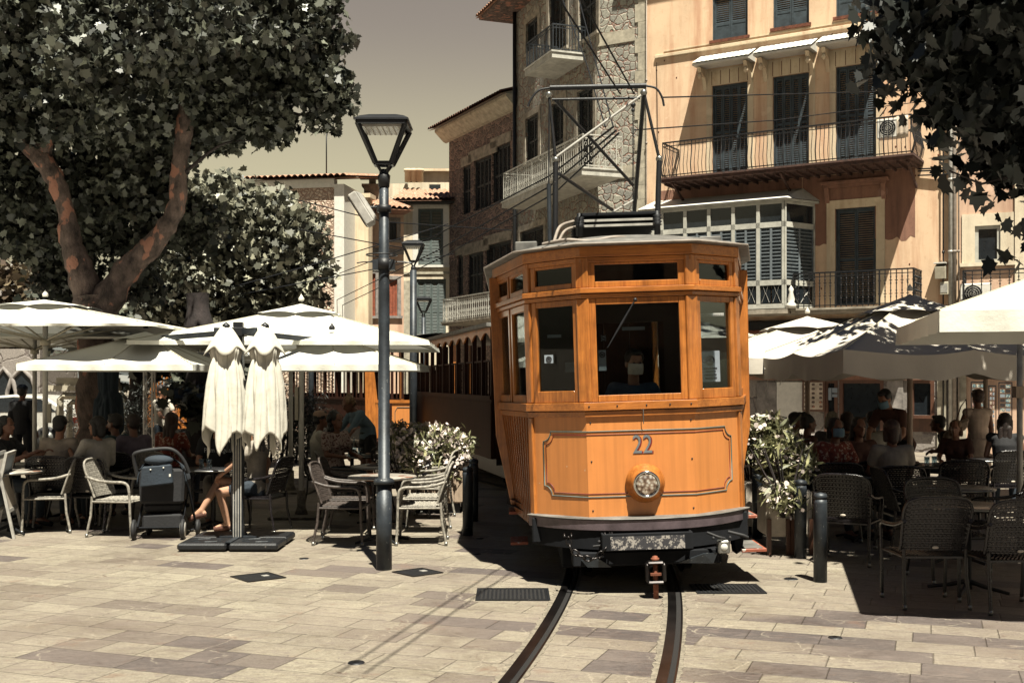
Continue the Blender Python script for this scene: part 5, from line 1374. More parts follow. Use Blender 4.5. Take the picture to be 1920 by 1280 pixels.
# ------------------------------------------------------------------ trees
PLANE_LEAF = [(0, -.34), (.14, -.24), (.36, -.26), (.32, -.05), (.50, .12), (.31, .17), (.30, .36), (.15, .33), (0, .60), (-.15, .33), (-.30, .36), (-.31, .17), (-.50, .12), (-.32, -.05), (-.36, -.26), (-.14, -.24)]
LANCE = [(0, -.5), (.09, -.1), (.08, .2), (0, .5), (-.08, .2), (-.09, -.1)]
PETAL = [(0, -.5), (.3, -.3), (.5, 0), (.3, .35), (0, .5), (-.35, .3), (-.5, 0), (-.3, -.35)]
def scatter(name, m, P_, size, shape, parent, up=.5, jit=.35, droop=0.0, outward=None, fold=.25):
    P_ = np.asarray(P_, float); n = len(P_); sh = np.array(shape); k = len(sh)
    nrm = rng.normal(size=(n, 3)); nrm /= np.linalg.norm(nrm, axis=1)[:, None]
    nrm = nrm * (1 - up) + np.array([0, 0, 1.0]) * up
    if outward is not None: nrm += outward * .5
    nrm /= np.linalg.norm(nrm, axis=1)[:, None]
    a = np.cross(nrm, rng.normal(size=(n, 3))); a /= np.linalg.norm(a, axis=1)[:, None]
    b = np.cross(nrm, a)
    if droop: b = b + np.array([0, 0, -droop]); b /= np.linalg.norm(b, axis=1)[:, None]
    sz = size * (1 + rng.uniform(-jit, jit, n))
    lx, ly = sh[:, 0], sh[:, 1]; lz = fold * np.abs(lx) - .25 * ly ** 2
    V = P_[:, None, :] + sz[:, None, None] * (a[:, None, :] * lx[None, :, None] + b[:, None, :] * ly[None, :, None] + nrm[:, None, :] * lz[None, :, None])
    me = bpy.data.meshes.new(name); me.vertices.add(n * k); me.vertices.foreach_set('co', V.reshape(-1))
    me.loops.add(n * k); me.loops.foreach_set('vertex_index', np.arange(n * k, dtype=np.int32))
    me.polygons.add(n); me.polygons.foreach_set('loop_start', np.arange(0, n * k, k, dtype=np.int32)); me.polygons.foreach_set('loop_total', np.full(n, k, dtype=np.int32))
    me.update(calc_edges=True); me.validate(); me.materials.append(MATS[m])
    o = bpy.data.objects.new(name, me); COL.objects.link(o); o.parent = parent
    return o
def clump_pts(blobs, per, spread=.28, shell=.45, dens=1.0):
    """twigs spread through ellipsoid blobs, then leaves round each twig"""
    out = []; 
    for c, r, n in blobs:
        r = np.array(r if hasattr(r, '__len__') else (r, r, r)); d = rng.normal(size=(int(n * dens), 3)); d /= np.linalg.norm(d, axis=1)[:, None]
        rad = shell + (1 - shell) * rng.uniform(0, 1, len(d)) ** .6
        tw = np.array(c) + d * rad[:, None] * r
        out.append((tw[:, None, :] + np.clip(rng.normal(size=(len(tw), per, 3)), -1.7, 1.7) * spread * np.array([1, 1, .7])).reshape(-1, 3))
    return np.concatenate(out)
def limb(mb, pts, rads, n=12, knobs=0.12):
    c = curve_pts(pts, 6); k = len(c); rs = []
    for i in range(k):
        t = i / (k - 1) * (len(rads) - 1); a = int(min(t, len(rads) - 2)); rs.append((rads[a] + (rads[a + 1] - rads[a]) * (t - a)) * (1 + random.uniform(-knobs, knobs)))
    mb.tube(c, rs, n)
def blobpx(L):
    """(px, py, depth, radius in px, twigs) -> world ellipsoid"""
    out = []
    for px, py, D, rp, n in L:
        s = FPX / D; out.append((tuple(W(px, py, D)), (rp / s, rp / s * 1.1, rp / s * .85), n))
    return out
random.seed(5)
TD = 17.0
big = thing('plane_tree', 'large plane tree on the left with mottled pinkish bark and two forked limbs', 'tree', (X(188, TD), TD, 0))
def rel(o, p): return Vector(p) - o.location
def trk(name, segs, root, m='bark'):
    mb = MB()
    for pts, rads in segs: limb(mb, [rel(root, W(*q)) for q in pts], rads)
    return mb.build(name, m, root)
trk('trunk', [([(188, 943, TD), (182, 800, TD), (180, 690, TD), (180, 600, TD), (176, 555, TD)], [.36, .29, .26, .27, .26])], big)
trk('limb', [([(172, 590, TD), (155, 520, TD), (132, 450, TD), (125, 400, TD), (100, 330, TD), (62, 280, TD), (38, 262, TD)], [.24, .20, .155, .13, .15, .15, .10]), ([(78, 300, TD), (92, 250, TD), (105, 228, TD), (142, 212, TD)], [.12, .10, .09, .06]), ([(48, 275, TD), (44, 250, TD), (40, 200, TD - .2)], [.09, .07, .05])], big)
trk('limb', [([(185, 590, TD), (235, 510, TD), (290, 455, TD), (330, 390, TD), (335, 320, TD), (345, 250, TD), (352, 180, TD), (345, 130, TD)], [.25, .19, .16, .13, .12, .12, .13, .09]), ([(350, 200, TD), (385, 120, TD), (430, 30, TD)], [.09, .07, .05]), ([(345, 185, TD), (300, 100, TD), (270, 20, TD)], [.09, .06, .04])], big)
trk('twigs', [([(380, 130, TD), (470, 170, TD), (560, 215, TD), (610, 190, TD)], [.05, .035, .02, .01]), ([(340, 330, TD), (400, 280, TD), (440, 265, TD), (490, 265, TD)], [.03, .02, .012, .006]), ([(430, 30, TD), (520, 60, TD), (600, 90, TD)], [.05, .03, .01]), ([(60, 280, TD), (20, 200, TD), (-40, 100, TD)], [.08, .05, .03])], big, 'bark_dark')
L = [(60, 60, 16.5, 150, 150), (200, 40, 16.2, 150, 170), (340, 60, 16.5, 150, 170), (470, 60, 16.8, 130, 150), (545, 110, 17, 85, 70), (590, 165, 17, 50, 26), (60, 180, 16.8, 120, 110), (190, 180, 16.4, 120, 110), (270, 170, 17.6, 120, 110),
     (420, 170, 17, 100, 90), (500, 205, 17.1, 60, 34), (20, 330, 17.6, 90, 60), (95, 420, 18.2, 90, 70), (30, 440, 18.2, 55, 28), (205, 330, 18, 110, 100), (265, 300, 18.4, 90, 60), (230, 440, 18.3, 80, 50), (300, 250, 18.2, 80, 50), (390, 250, 17.8, 55, 26), (350, 420, 18.6, 60, 30), (250, 520, 18.8, 60, 30), (130, 520, 18.8, 60, 26),
     (-120, 120, 17, 160, 100), (-100, 300, 17, 130, 70), (250, -130, 16.8, 190, 130), (450, -100, 16.8, 150, 80), (60, -120, 17, 170, 90), (565, 20, 17, 60, 34), (620, 150, 17.2, 22, 8), (628, 70, 17.1, 14, 4), (636, 188, 17.1, 14, 4), (600, 222, 17.1, 16, 4), (610, 25, 17.1, 18, 5), (535, 238, 17.2, 14, 3), (490, 262, 17.2, 12, 3), (440, 240, 17.3, 30, 10), (200, 100, 14.6, 110, 60), (340, 20, 14.8, 110, 60)]
pts = clump_pts(blobpx(L), 34, .14, .30, .85)
scatter('crown', 'plane_leaf', pts - np.array(big.location), .135, PLANE_LEAF, big, up=.16, droop=.35, fold=.45)
t2 = thing('plane_tree', 'smaller pale-leaved plane tree behind the lattice mast, left of the pebble-dashed wall', 'tree', (X(430, 24), 24, 0))
trk('trunk', [([(395, 875, 24), (392, 740, 24), (400, 640, 24), (420, 520, 24)], [.26, .22, .18, .10]), ([(400, 640, 24), (350, 560, 24)], [.12, .05]), ([(410, 560, 24), (500, 470, 24)], [.10, .04])], t2, 'bark_dark')
L = [(400, 430, 23.5, 95, 130), (480, 430, 23, 90, 130), (540, 440, 23.4, 60, 60), (440, 500, 23, 100, 130), (520, 520, 23.4, 75, 80), (350, 490, 23.6, 70, 70), (380, 570, 23.6, 85, 90), (470, 575, 23.4, 90, 90), (545, 570, 24, 50, 40), (310, 560, 24.2, 60, 50), (590, 505, 23.6, 22, 10), (340, 400, 24, 55, 40), (585, 465, 23.6, 18, 6), (420, 370, 23.6, 45, 26), (510, 385, 23.6, 30, 14)]
pts = clump_pts(blobpx(L), 22, .19, .4, .85)
scatter('crown', 'plane_leaf_pale', pts - np.array(t2.location), .165, PLANE_LEAF, t2, up=.2, droop=.25, fold=.45)
t3 = thing('plane_tree', 'overhanging plane tree branches in deep shade at the upper right, shading the right parasols', 'tree', (8.2, 12.5, 0))
mb = MB(); limb(mb, [(0, 0, 0), (.05, 0, 1.5), (0, -.1, 3), (-.1, -.3, 4.4)], [.34, .28, .26, .22]); limb(mb, [(0, 0, 3), (-1.2, -.8, 4.4), (-2.6, -1.4, 5.2), (-3.6, -1.6, 5.3)], [.18, .12, .07, .03]); limb(mb, [(0, -.1, 3.4), (-1.0, -2.0, 4.6), (-2.2, -3.2, 5.1)], [.16, .09, .04]); mb.build('trunk', 'bark', t3)
L = [(1735, 60, 13.2, 60, 34), (1800, 110, 13.4, 60, 34), (1850, 40, 13.2, 80, 50), (1690, 95, 13.0, 20, 5), (1900, 20, 13.0, 90, 50), (1840, 60, 10.6, 130, 90), (1760, 40, 10.8, 90, 50), (1900, 180, 10.6, 100, 70), (1820, 160, 11, 75, 40), (1715, 60, 11, 50, 20), (1860, 270, 11, 45, 16), (1915, 310, 11, 40, 14), (1745, 135, 11.2, 36, 10), (1700, 120, 11.2, 26, 6), (1960, 60, 10.6, 160, 90), (2050, 200, 10.8, 160, 80), (1885, 355, 11, 12, 2),
     (1935, 462, 10.8, 20, 3), (1900, -120, 10.8, 170, 90), (2080, -60, 11, 220, 110), (1760, -110, 11, 120, 50), (2000, 320, 11, 60, 20), (1690, 20, 11, 22, 4), (1690, 0, 11.3, 26, 5), (2150, -200, 9.5, 260, 110), (1930, -260, 9.6, 180, 70)]
pts = clump_pts(blobpx(L), 8, .23, .25)
scatter('crown', 'plane_leaf_shaded', pts - np.array(t3.location), .175, PLANE_LEAF, t3, up=.25, droop=.9)
mb = MB()
for q in ([(1950, 120), (1850, 90), (1750, 60), (1655, 30)], [(1950, 180), (1850, 165), (1770, 170), (1650, 95)], [(1950, 200), (1860, 240), (1790, 245), (1706, 160)], [(1900, 330), (1840, 345), (1780, 320)], [(1990, 470), (1940, 450), (1890, 430)], [(2000, 260), (1900, 200), (1800, 215), (1710, 218)]):
    mb.tube([rel(t3, W(x, y, 10.9)) for x, y in q], [.02, .012, .008, .004][:len(q)], 5)
mb.build('twigs', 'bark_dark', t3)
t4_ = thing('tree', 'small far tree with brownish leaves at the left edge below the sky gap', 'tree', (X(30, 70), 70, 0))
mb = MB(); limb(mb, [(0, 0, 0), (.1, 0, 3), (0, 0, 7)], [.4, .3, .15]); mb.build('trunk', 'bark_dark', t4_)
s70 = FPX / 70
pts = clump_pts(blobpx([(25, 540, 70, 45, 110), (75, 560, 70, 35, 70), (-20, 550, 70, 50, 80), (50, 600, 70, 70, 120), (0, 620, 70, 60, 80)]), 8, .5, .3)
scatter('crown', 'autumn_leaf', pts - np.array(t4_.location), .55, PLANE_LEAF, t4_)
t5_ = thing('tree', 'dark low tree crowding behind the lattice mast and the left parasols', 'tree', (X(250, 27), 27, 0))
mb = MB(); limb(mb, [(0, 0, 0), (.1, 0, 2), (0, 0, 4)], [.22, .18, .1]); mb.build('trunk', 'bark_dark', t5_)
pts = clump_pts(blobpx([(250, 600, 27, 70, 90), (200, 620, 27, 70, 80), (330, 630, 27, 70, 80), (120, 600, 28, 60, 60), (270, 660, 27, 60, 60), (380, 680, 26.5, 55, 60), (150, 560, 28, 40, 30)]), 8, .3, .3)
scatter('crown', 'plane_leaf', pts - np.array(t5_.location), .27, PLANE_LEAF, t5_, up=.4)
t6_ = thing('plane_tree', 'broad grey plane trunk behind the closed parasols, its lower leaves in shade', 'tree', (X(375, 21), 21, 0))
mb = MB(); limb(mb, [(0, 0, 0), (.05, 0, 1.2), (0, 0, 2.4), (-.05, 0, 3.4)], [.36, .30, .28, .2]); mb.build('trunk', 'bark_dark', t6_)
pts = clump_pts(blobpx([(392, 760, 20.6, 40, 24), (350, 735, 20.8, 30, 14)]), 7, .16, .3)
scatter('low_leaves', 'plane_leaf', pts - np.array(t6_.location), .24, PLANE_LEAF, t6_)

for k_, (px_, D_, w_, h_) in enumerate(((455, 25.5, 2.0, 1.9), (560, 25.2, .9, 1.5), (230, 25.5, 2.2, 1.6))):
    hg = thing('hedge', ('dark leafy hedge in the shade behind the folded parasols', 'low dark hedge between the white posts and the open carriage', 'dark hedge behind the seated guests on the left')[k_], 'hedge', (X(px_, D_), D_, 0))
    mb = MB(); 
    for q in range(8): x = (q - 3.5) * w_ / 8; mb.tube([(x, 0, 0), (x + .05, .1, h_ * .5), (x - .04, 0, h_ * .9)], [.03, .02, .008], 5)
    mb.build('stems', 'bark_dark', hg)
    pts = clump_pts([((x * w_ * .5, .2, h_ * z), (w_ * .3, .35, h_ * .28), 50) for x in (-.6, 0, .6) for z in (.25, .55, .8)], 10, .12, .4)
    scatter('leaves', 'plane_leaf_shaded', pts, .11, LANCE, hg)

# ------------------------------------------------------------------ parasols
def parasol(label, c, hx, hy, rz, ze, za, m='canopy_white', val=.10, pole='white_paint', pr=.035, base=True, tip=(0, 0), vent=.28, ribm='cream_paint', hang=False, sag=.05, group='open white parasols', name='parasol', scallop=0):
    t = thing(name, label, 'parasol', (c[0], c[1], 0), rz, group)
    ax, ay = tip
    def fn(u, v):
        a, b = 2 * u - 1, 2 * v - 1; mm = max(abs(a), abs(b)); 
        ang = math.atan2(b, a); rib = abs(math.sin(2 * ang)); between = abs(math.sin(4 * ang))
        z = za - (za - ze) * (mm ** .92) - sag * between * math.sin(PI * min(1, mm)) - (scallop * between * mm ** 4)
        return Vector((ax * (1 - mm) + a * hx, ay * (1 - mm) + b * hy, z))
    mb = MB(); mb.grid(fn, 32, 32); cn = mb.build('canopy', m, t)
    mb = MB()
    for a, b in ((-1, -1), (0, -1), (1, -1), (1, 0), (1, 1), (0, 1), (-1, 1), (-1, 0)):
        mb.tube([fn((1 + a * k / 10) / 2, (1 + b * k / 10) / 2) + Vector((0, 0, .002)) for k in range(1, 11)], .006, 5)
    mb.build('seams', 'cream_paint', cn)
    if val:
        mb = MB(); E = [(-1, -1), (1, -1), (1, 1), (-1, 1)]
        for (a0, b0), (a1, b1) in zip(E, E[1:] + E[:1]):
            def vf(u, v, a0=a0, b0=b0, a1=a1, b1=b1):
                a, b = a0 + (a1 - a0) * u, b0 + (b1 - b0) * u; p = fn((a + 1) / 2, (b + 1) / 2)
                k = 1 + .012 * math.sin(u * 40) * v; return Vector((p.x * k, p.y * k, p.z - val * v * (1 + scallop * 2 * math.sin(u * PI * 4) ** 2)))
            mb.grid(vf, 28, 3)
        mb.build('valance', m, t)
    if vent:
        mb = MB(); 
        def vf(u, v):
            a, b = (2 * u - 1) * vent, (2 * v - 1) * vent; mm = max(abs(a), abs(b)); between = abs(math.sin(4 * math.atan2(b, a)))
            return Vector((ax * (1 - mm) + a * hx, ay * (1 - mm) + b * hy, za + .022 - (za - ze) * (mm ** .92) * .93 + .022 * between * mm / vent))
        mb.grid(vf, 16, 16); mb.build('vent_cap', m, t)
    mb = MB(); mb.lathe([(.001, za + .06), (.035, za + .06), (.04, za + .09), (.018, za + .12), (.001, za + .15)], (ax, ay, 0), 10); mb.build('finial', 'black_iron' if m == 'canopy_white' and hang else 'white_paint', t)
    hub = za - .52
    for a, b in ((-1, -1), (0, -1), (1, -1), (1, 0), (1, 1), (0, 1), (-1, 1), (-1, 0)):
        e = Vector((a * hx * .98, b * hy * .98, ze - .015)); top = Vector((ax, ay, za - .04)); mid = top + (e - top) * .52; mid.z -= .02
        mb = MB(); mb.tube([top, mid + Vector((0, 0, -.01)), e], .012, 5); 
        if not hang: mb.tube([(ax, ay, hub), mid], .011, 5)
        mb.build('rib', ribm, t)
    if not hang:
        mb = MB(); mb.lathe([(.001, 0), (pr, 0), (pr, za), (.001, za)], (ax, ay, 0), 10); po = mb.build('pole', pole, t)
        mb = MB(); mb.lathe([(.001, hub - .06), (pr + .03, hub - .06), (pr + .03, hub + .02), (.001, hub + .02)], (ax, ay, 0), 12); mb.build('hub', ribm, po)
        if base:
            mb = MB(); mb.box(-.38, .38, -.38, .38, .0, .035); mb.lathe([(.001, .036), (.09, .036), (.06, .12), (.055, .35), (.001, .35)], (0, 0, 0), 14); mb.build('base', 'concrete', t, .008)
    return t
p = parasol('tall white parasol at the far left, in front of another', (X(85, 15), 15), 2.0, 2.0, 0, 2.45, 2.84, val=.03)
mb = MB(); mb.box(.04, .09, -.05, -.02, 1.25, 1.5); mb.build('crank', 'cream_paint', p)
parasol('white parasol behind the far left one, mostly hidden, with low V-shaped struts', (X(65, 18), 18), 2.0, 2.0, .05, 2.42, 2.80, val=.03)
p = parasol('widest white parasol, standing on a white post with a square base behind the closed parasols', (X(565, 15.2), 15.2), 1.76, 1.76, .03, 2.27, 2.80, val=.05)
mb = MB(); mb.box(-.08, -.035, -.05, .0, 1.28, 1.72); mb.build('crank', 'cream_paint', p)
parasol('white parasol behind the widest one, showing its post and struts', (X(545, 18.6), 18.6), 1.7, 1.7, -.04, 2.16, 2.70, val=.05)
md_ = GD(1022); mx_ = X(447, md_)
parasol('small low white parasol hung left of the four-arm mast', (X(250, 14), 14.0), 1.0, 1.0, 0, 1.985, 2.38, val=.07, hang=True, tip=(.15, 0))
parasol('small low white parasol hung right of the four-arm mast', (X(650, 14), 14.0), .93, .95, 0, 1.985, 2.36, val=.07, hang=True, tip=(-.18, 0))
# mast with four arms, base plate and two folded parasols
ms = thing('parasol_mast', 'dark four-arm parasol mast standing on a black segmented base plate', 'parasol mast', (mx_, md_, 0))
mb = MB(); mb.box(-.055, .055, -.055, .055, .09, 2.33); po = mb.build('pole', 'post_iron', ms, .008)
mb = MB()
for x in (-.04, -.013, .013, .04): mb.box(x - .006, x + .006, -.060, -.0555, .10, 2.1)
mb.build('pole_grooves', 'pale_metal', po)
mb = MB(); mb.box(-.08, .08, -.08, .08, 2.28, 2.38); mb.box(-.05, .05, -.05, .05, 2.38, 2.44); mb.build('head', 'black_iron', ms, .008)
mb = MB(); mb.box(.07, .13, -.06, .0, 1.75, 1.86); mb.lathe([(.001, 1.7), (.04, 1.72), (.04, 1.78), (.001, 1.79)], (.10, -.03, 0), 10); mb.build('crank_box', 'black_iron', ms)
for e in ((X(265, 14) - mx_, 14 - md_, 2.30), (X(618, 14) - mx_, 14 - md_, 2.28), (-.20, -.22, 2.34), (.24, -.22, 2.34)):
    mb = MB(); mb.bar((0, 0, 2.33), e, .045, .06); mb.build('arm', 'post_iron', ms)
bp_ = MB()
for a in (-1, 1):
    for c_ in (-1, 1):
        x0, x1 = sorted((a * .012, a * .53)); y0, y1 = sorted((c_ * .012, c_ * .50)); bp_.prism([(x0, y0, .015), (x1, y0, .015), (x1, y1, .015), (x0, y1, .015)], (0, 0, .075))
bpo = bp_.build('base_plate', 'black_iron', ms, .02)
mb = MB(); mb.box(-.20, .20, -.03, .03, .091, .105); mb.box(-.03, .03, -.45, .3, .091, .102); mb.build('base_clamp', 'post_iron', bpo)
mb = MB()
for a in range(4): mb.tube([(.27 + .17 * math.cos(q + a * PI / 2), -.25 + .12 * math.sin(q + a * PI / 2), .092) for q in [0, .4, .8, 1.2]], .004, 4); mb.tube([(-.27 + .17 * math.cos(q + a * PI / 2), -.25 + .12 * math.sin(q + a * PI / 2), .092) for q in [0, .4, .8, 1.2]], .004, 4)
mb.build('grip_marks', 'post_iron', bpo)
def folded(label, px, dy, seed, dz=0, m='canopy_folded', top=2.37, L=1.37, wide=1.0, tie=.30):
    random.seed(seed); D = md_ + dy; t = thing('folded_parasol', label, 'parasol', (X(px, D), D, 0), seed * .4)
    ph = seed * 1.3
    prof = [(0, .03), (.05, .07), (.16, .15), (.22, .165), (tie - .04, .15), (tie, .135), (tie + .08, .165), (.55, .195), (.75, .212), (.95, .225), (1.0, .225)]
    def fn(u, v):
        a = 2 * PI * u
        for (q0, r0), (q1, r1) in zip(prof, prof[1:]):
            if q0 <= v <= q1: r = r0 + (r1 - r0) * (v - q0) / (q1 - q0 + 1e-9); break
        lobe = math.sin(4 * a + ph); w = min(1, max(0, (v - .25) * 2))
        r *= wide * (1.06 + .07 * lobe * w - .30 * (1 - abs(math.sin(3 * a + ph + .3 * math.sin(5 * v)))) ** 2 - .14 * (1 - abs(math.sin(7 * a + 2 * ph + 2.2 * v))) ** 3)
        pt = abs(((a / (PI / 2) + ph) % 1) - .5) * 2
        ll = L * (.80 + .20 * pt ** 1.6 + .03 * math.sin(3 * a))
        return Vector((r * math.cos(a), r * math.sin(a) * .8, top - ll * v))
    mb = MB(); mb.grid(lambda u, v: fn(u, v), 96, 40); mb.build('canopy', m, t, solid=.005)
    # short loose top cap
    def fc(u, v):
        a = 2 * PI * u; r = (.03 + .155 * v ** .8) * (1 + .16 * math.sin(4 * a + ph + .9) * v); return Vector((r * math.cos(a) * 1.12, r * math.sin(a) * .85, top + .02 - .28 * v * (1 + .16 * math.sin(4 * a + ph + .9) * v)))
    mb = MB(); mb.grid(fc, 64, 8); mb.build('vent_cap', m, t, solid=.005)
    mb = MB(); mb.lathe([(.001, top - .01), (.05, top - .01), (.04, top + .03), (.001, top + .06)], n=10); mb.build('finial', 'black_iron', t)
    mb = MB()
    for k in range(5): a = k * 1.25; mb.tube([(.02 * math.cos(a), .02 * math.sin(a), top - .1), (.05 * math.cos(a), .05 * math.sin(a), top - L * .97)], .010, 6)
    mb.build('folded_ribs', 'black_iron', t)
folded('white folded parasol hanging left of the dark mast', 424, -.22, 1)
folded('white folded parasol hanging right of the dark mast', 497, -.22, 2)
fp = folded('x', 203, 4.3, 3, m='canopy_slate', top=2.25, L=1.45, wide=1.0, tie=.5)
for o in bpy.data.objects:
    if o.get('label') == 'x' and o.name.startswith('folded'): o['label'] = 'slate blue closed parasol tied at the waist in front of the dark trunk'; o['group'] = 'closed parasols'
# right terrace
parasol('nearest cream parasol at the right edge, cut off by the frame', (4.69, 8.97), 1.46, 1.44, math.radians(-13), 2.28, 2.86, val=.15, vent=.3, m='canopy_white')
parasol('large cream parasol dappled by leaf shadow, with a deep hanging valance', (X(1706, 14.3), 14.3), 1.5, 1.6, .10, 2.14, 2.86, m='canopy_tan', val=.26, pole='pole_wood', base=True, sag=.10, vent=.34, scallop=.06, ribm='pole_wood')
parasol('cream parasol beside the tram, its finial below the white glazed bay', (X(1514, 17), 17), 1.75, 1.7, .0, 2.14, 2.74, m='canopy_tan', val=.20, pole='pole_wood', sag=.09, vent=.34, scallop=.05, ribm='pole_wood')
parasol('sliver of a farther cream parasol between the tram and the next one', (X(1368, 22), 22), 1.6, 1.6, .0, 2.2, 2.80, m='canopy_tan', val=.15, pole='pole_wood', vent=.34)
parasol('cream parasol at the back of the right terrace on a thin wooden post', (X(1848, 16.7), 16.7), 1.6, 1.5, .0, 2.1, 2.68, m='canopy_tan', val=.2, pole='pole_wood', vent=.34, ribm='pole_wood')
po_ = thing('parasol_post', 'thin grey post with a tray clamp at the right edge of the terrace', 'post', (X(1912, 12), 12, 0))
mb = MB(); mb.lathe([(.001, 0), (.03, 0), (.03, 2.3), (.001, 2.3)], n=10); mb.build('pole', 'pale_metal', po_); mb = MB(); mb.box(-.06, .04, -.05, .05, 1.62, 1.74); mb.build('clamp', 'planter_wood', po_)
# loose cords hanging under the right parasols
for q, l in (([(1433, 690), (1440, 705), (1436, 740), (1443, 758)], 'white cord hanging from the parasol corner beside the tram'), ([(1468, 692), (1465, 712), (1462, 722)], 'short white cord under the parasol valance')):
    mb = MB(); mb.tube(curve_pts([tuple(W(x, y, 15.2)) for x, y in q], 4), .006, 5); tag(mb.build('cord', 'white_paint'), l, 'cord')

# ------------------------------------------------------------------ lamps, mast, bollards
def lantern(parent, z, w, m='black_iron'):
    """square tapered lantern, its foot at height z"""
    h = w * .75; b, tp_ = w * .16, w * .5
    mb = MB()
    for a in (-1, 1):
        for c in (-1, 1): mb.bar((a * b, c * b, z + .06), (a * tp_ * .96, c * tp_ * .96, z + .06 + h), w * .075, w * .075)
    for r_, zz in ((b, z + .06), (tp_ * .96, z + .06 + h)):
        for a in (-1, 1): mb.bar((a * r_, -r_, zz), (a * r_, r_, zz), w * .07); mb.bar((-r_, a * r_, zz), (r_, a * r_, zz), w * .07)
    l = mb.build('lantern', m, parent)
    mb = MB(); zt = z + .06 + h; mb.lathe([(.001, 0)] + [(1, 0)], n=4) if False else None
    c0 = [(-tp_ * 1.08, -tp_ * 1.08, zt + .02), (tp_ * 1.08, -tp_ * 1.08, zt + .02), (tp_ * 1.08, tp_ * 1.08, zt + .02), (-tp_ * 1.08, tp_ * 1.08, zt + .02)]
    def lv(s, dz): return [(x * s, y * s, zt + .02 + dz) for x, y, _ in c0]
    R = [lv(1, 0), lv(1, .015), lv(.82, .045), lv(.5, .075), lv(.15, .085)]
    vs = [p for r_ in R for p in r_]; fs = [[3, 2, 1, 0]] + [[i * 4 + j, i * 4 + (j + 1) % 4, i * 4 + 4 + (j + 1) % 4, i * 4 + 4 + j] for i in range(4) for j in range(4)] + [[16, 17, 18, 19]]
    mb.add(vs, fs, False); mb.build('lid', m, l)
    mb = MB(); mb.box(-tp_ * .8, tp_ * .8, -tp_ * .8, tp_ * .8, zt - .035, zt - .01); rf_ = mb.build('reflector', 'pale_metal', l)
    mb = MB()
    for i in range(7):
        for j in range(7): mb.ball(((i - 3) * tp_ * .22, (j - 3) * tp_ * .22, zt - .037), .010, 5, 3)
    mb.build('led_dots', 'white_paint', rf_)
    mb = MB(); 
    for a in range(4):
        q = PI / 2 * a + PI / 4; mb.tube([(0, 0, z - .06), (.5 * b * math.cos(q), .5 * b * math.sin(q), z - .01), (b * 1.3 * math.cos(q), b * 1.3 * math.sin(q), z + .06)], .014, 6)
    mb.lathe([(.001, z - .16), (w * .11, z - .16), (w * .13, z - .05), (w * .07, z - .02), (.001, z - .02)], n=12)
    mb.build('bracket', m, l)
    return l
lp = thing('street_lamp', 'tall dark street lamp with a square lantern standing in the middle foreground', 'street lamp', tuple(G(720, 1067)), 0, 'street lamps')
DL = GD(1067); sL = FPX / DL
def lz(py): return EYE + (HY - py) / sL
mb = MB(); zc = lz(903)
mb.lathe([(.001, 0), (.076, 0), (.074, zc - .02), (.001, zc - .02)], n=20); mb.lathe([(.001, zc - .018), (.098, zc - .018), (.10, zc + .01), (.085, zc + .03), (.056, zc + .04), (.054, 2.6), (.044, lz(318)), (.001, lz(318))], n=20); po = mb.build('post', 'post_iron', lp)
lantern(lp, lz(308) - .06, .47)
mb = MB(); mb.tube([(.135 * math.cos(a) * 1.1 - .02, .135 * math.sin(a) * 1.1, lz(478)) for a in [k * PI / 12 for k in range(24)]], .007, 6, closed=True); mb.tube([(.06, -.02, lz(478)), (.13, -.02, lz(478))], .006, 5); mb.build('ring', 'black_iron', lp)
for sg in (-1, 1):
    mb = MB(); z = lz(497); mb.box(sg * .075 - .03, sg * .075 + .03, -.05, .05, z - .05, z + .05); mb.tube([(sg * .10, 0, z + .03), (sg * .20, 0, z + .03), (sg * .26, 0, z + .02)], .006, 5); mb.build('clamp', 'post_iron', lp)
mb = MB(); mb.lathe([(.001, lz(398)), (.070, lz(398)), (.070, lz(385)), (.001, lz(385))], n=16); mb.lathe([(.001, lz(505)), (.072, lz(505)), (.072, lz(485)), (.001, lz(485))], n=16); mb.build('collar', 'black_iron', lp)
fl = thing('floodlight', 'tilted grey floodlight clamped to the left side of the tall lamp post', 'floodlight', (0, 0, 0))
fl.location = W(676, 392, DL)
mb = MB(Matrix.Rotation(math.radians(58), 4, 'Y')); mb.box(-.17, .17, -.05, .16, -.035, .05); mb.prism([(-.17, -.05, .05), (.17, -.05, .05), (.12, .0, .09), (-.12, .0, .09)], (0, .14, 0)); mb.build('housing', 'pale_metal', fl, .01)
mb = MB(Matrix.Rotation(math.radians(58), 4, 'Y')); mb.box(-.155, .155, -.04, .15, -.045, -.036); mb.build('glass', 'car_glass', fl)
mb = MB(); mb.tube([(.03, .02, .02), (.10, .02, .02), (.20, .02, .02)], .013, 6); mb.tube([(.04, .03, -.08), (.12, .03, -.04), (.14, .03, .0)], .008, 5); mb.build('bracket', 'black_iron', fl)
for px, D, zt_px, w, lab in ((775, 20.5, 496, .36, 'second street lamp, between the tall foreground lamp and the pink house'), (794, 33, 588, .44, 'third and farthest street lamp, its lantern in front of the green-grey shutters'), (583, 27, 560, .52, 'street lamp half hidden above the widest parasol, under the pale tree')):
    t = thing('street_lamp', lab, 'street lamp', (X(px, D), D, 0), 0, 'street lamps'); z = EYE + (HY - zt_px) * D / FPX
    mb = MB(); mb.lathe([(.001, 0), (.075, 0), (.06, z - .1), (.001, z - .1)], n=14); mb.build('post', 'post_iron', t); lantern(t, z, w)
lm = thing('lattice_mast', 'grey steel lattice mast rising between the left trees', 'mast', (X(280, 25), 25, 0))
mb = MB(); ht = EYE + (HY - 330) * 25 / FPX
for a in (-1, 1):
    for c in (-1, 1): mb.bar((a * .09, c * .09, 0), (a * .09, c * .09, ht), .035)
k = 26
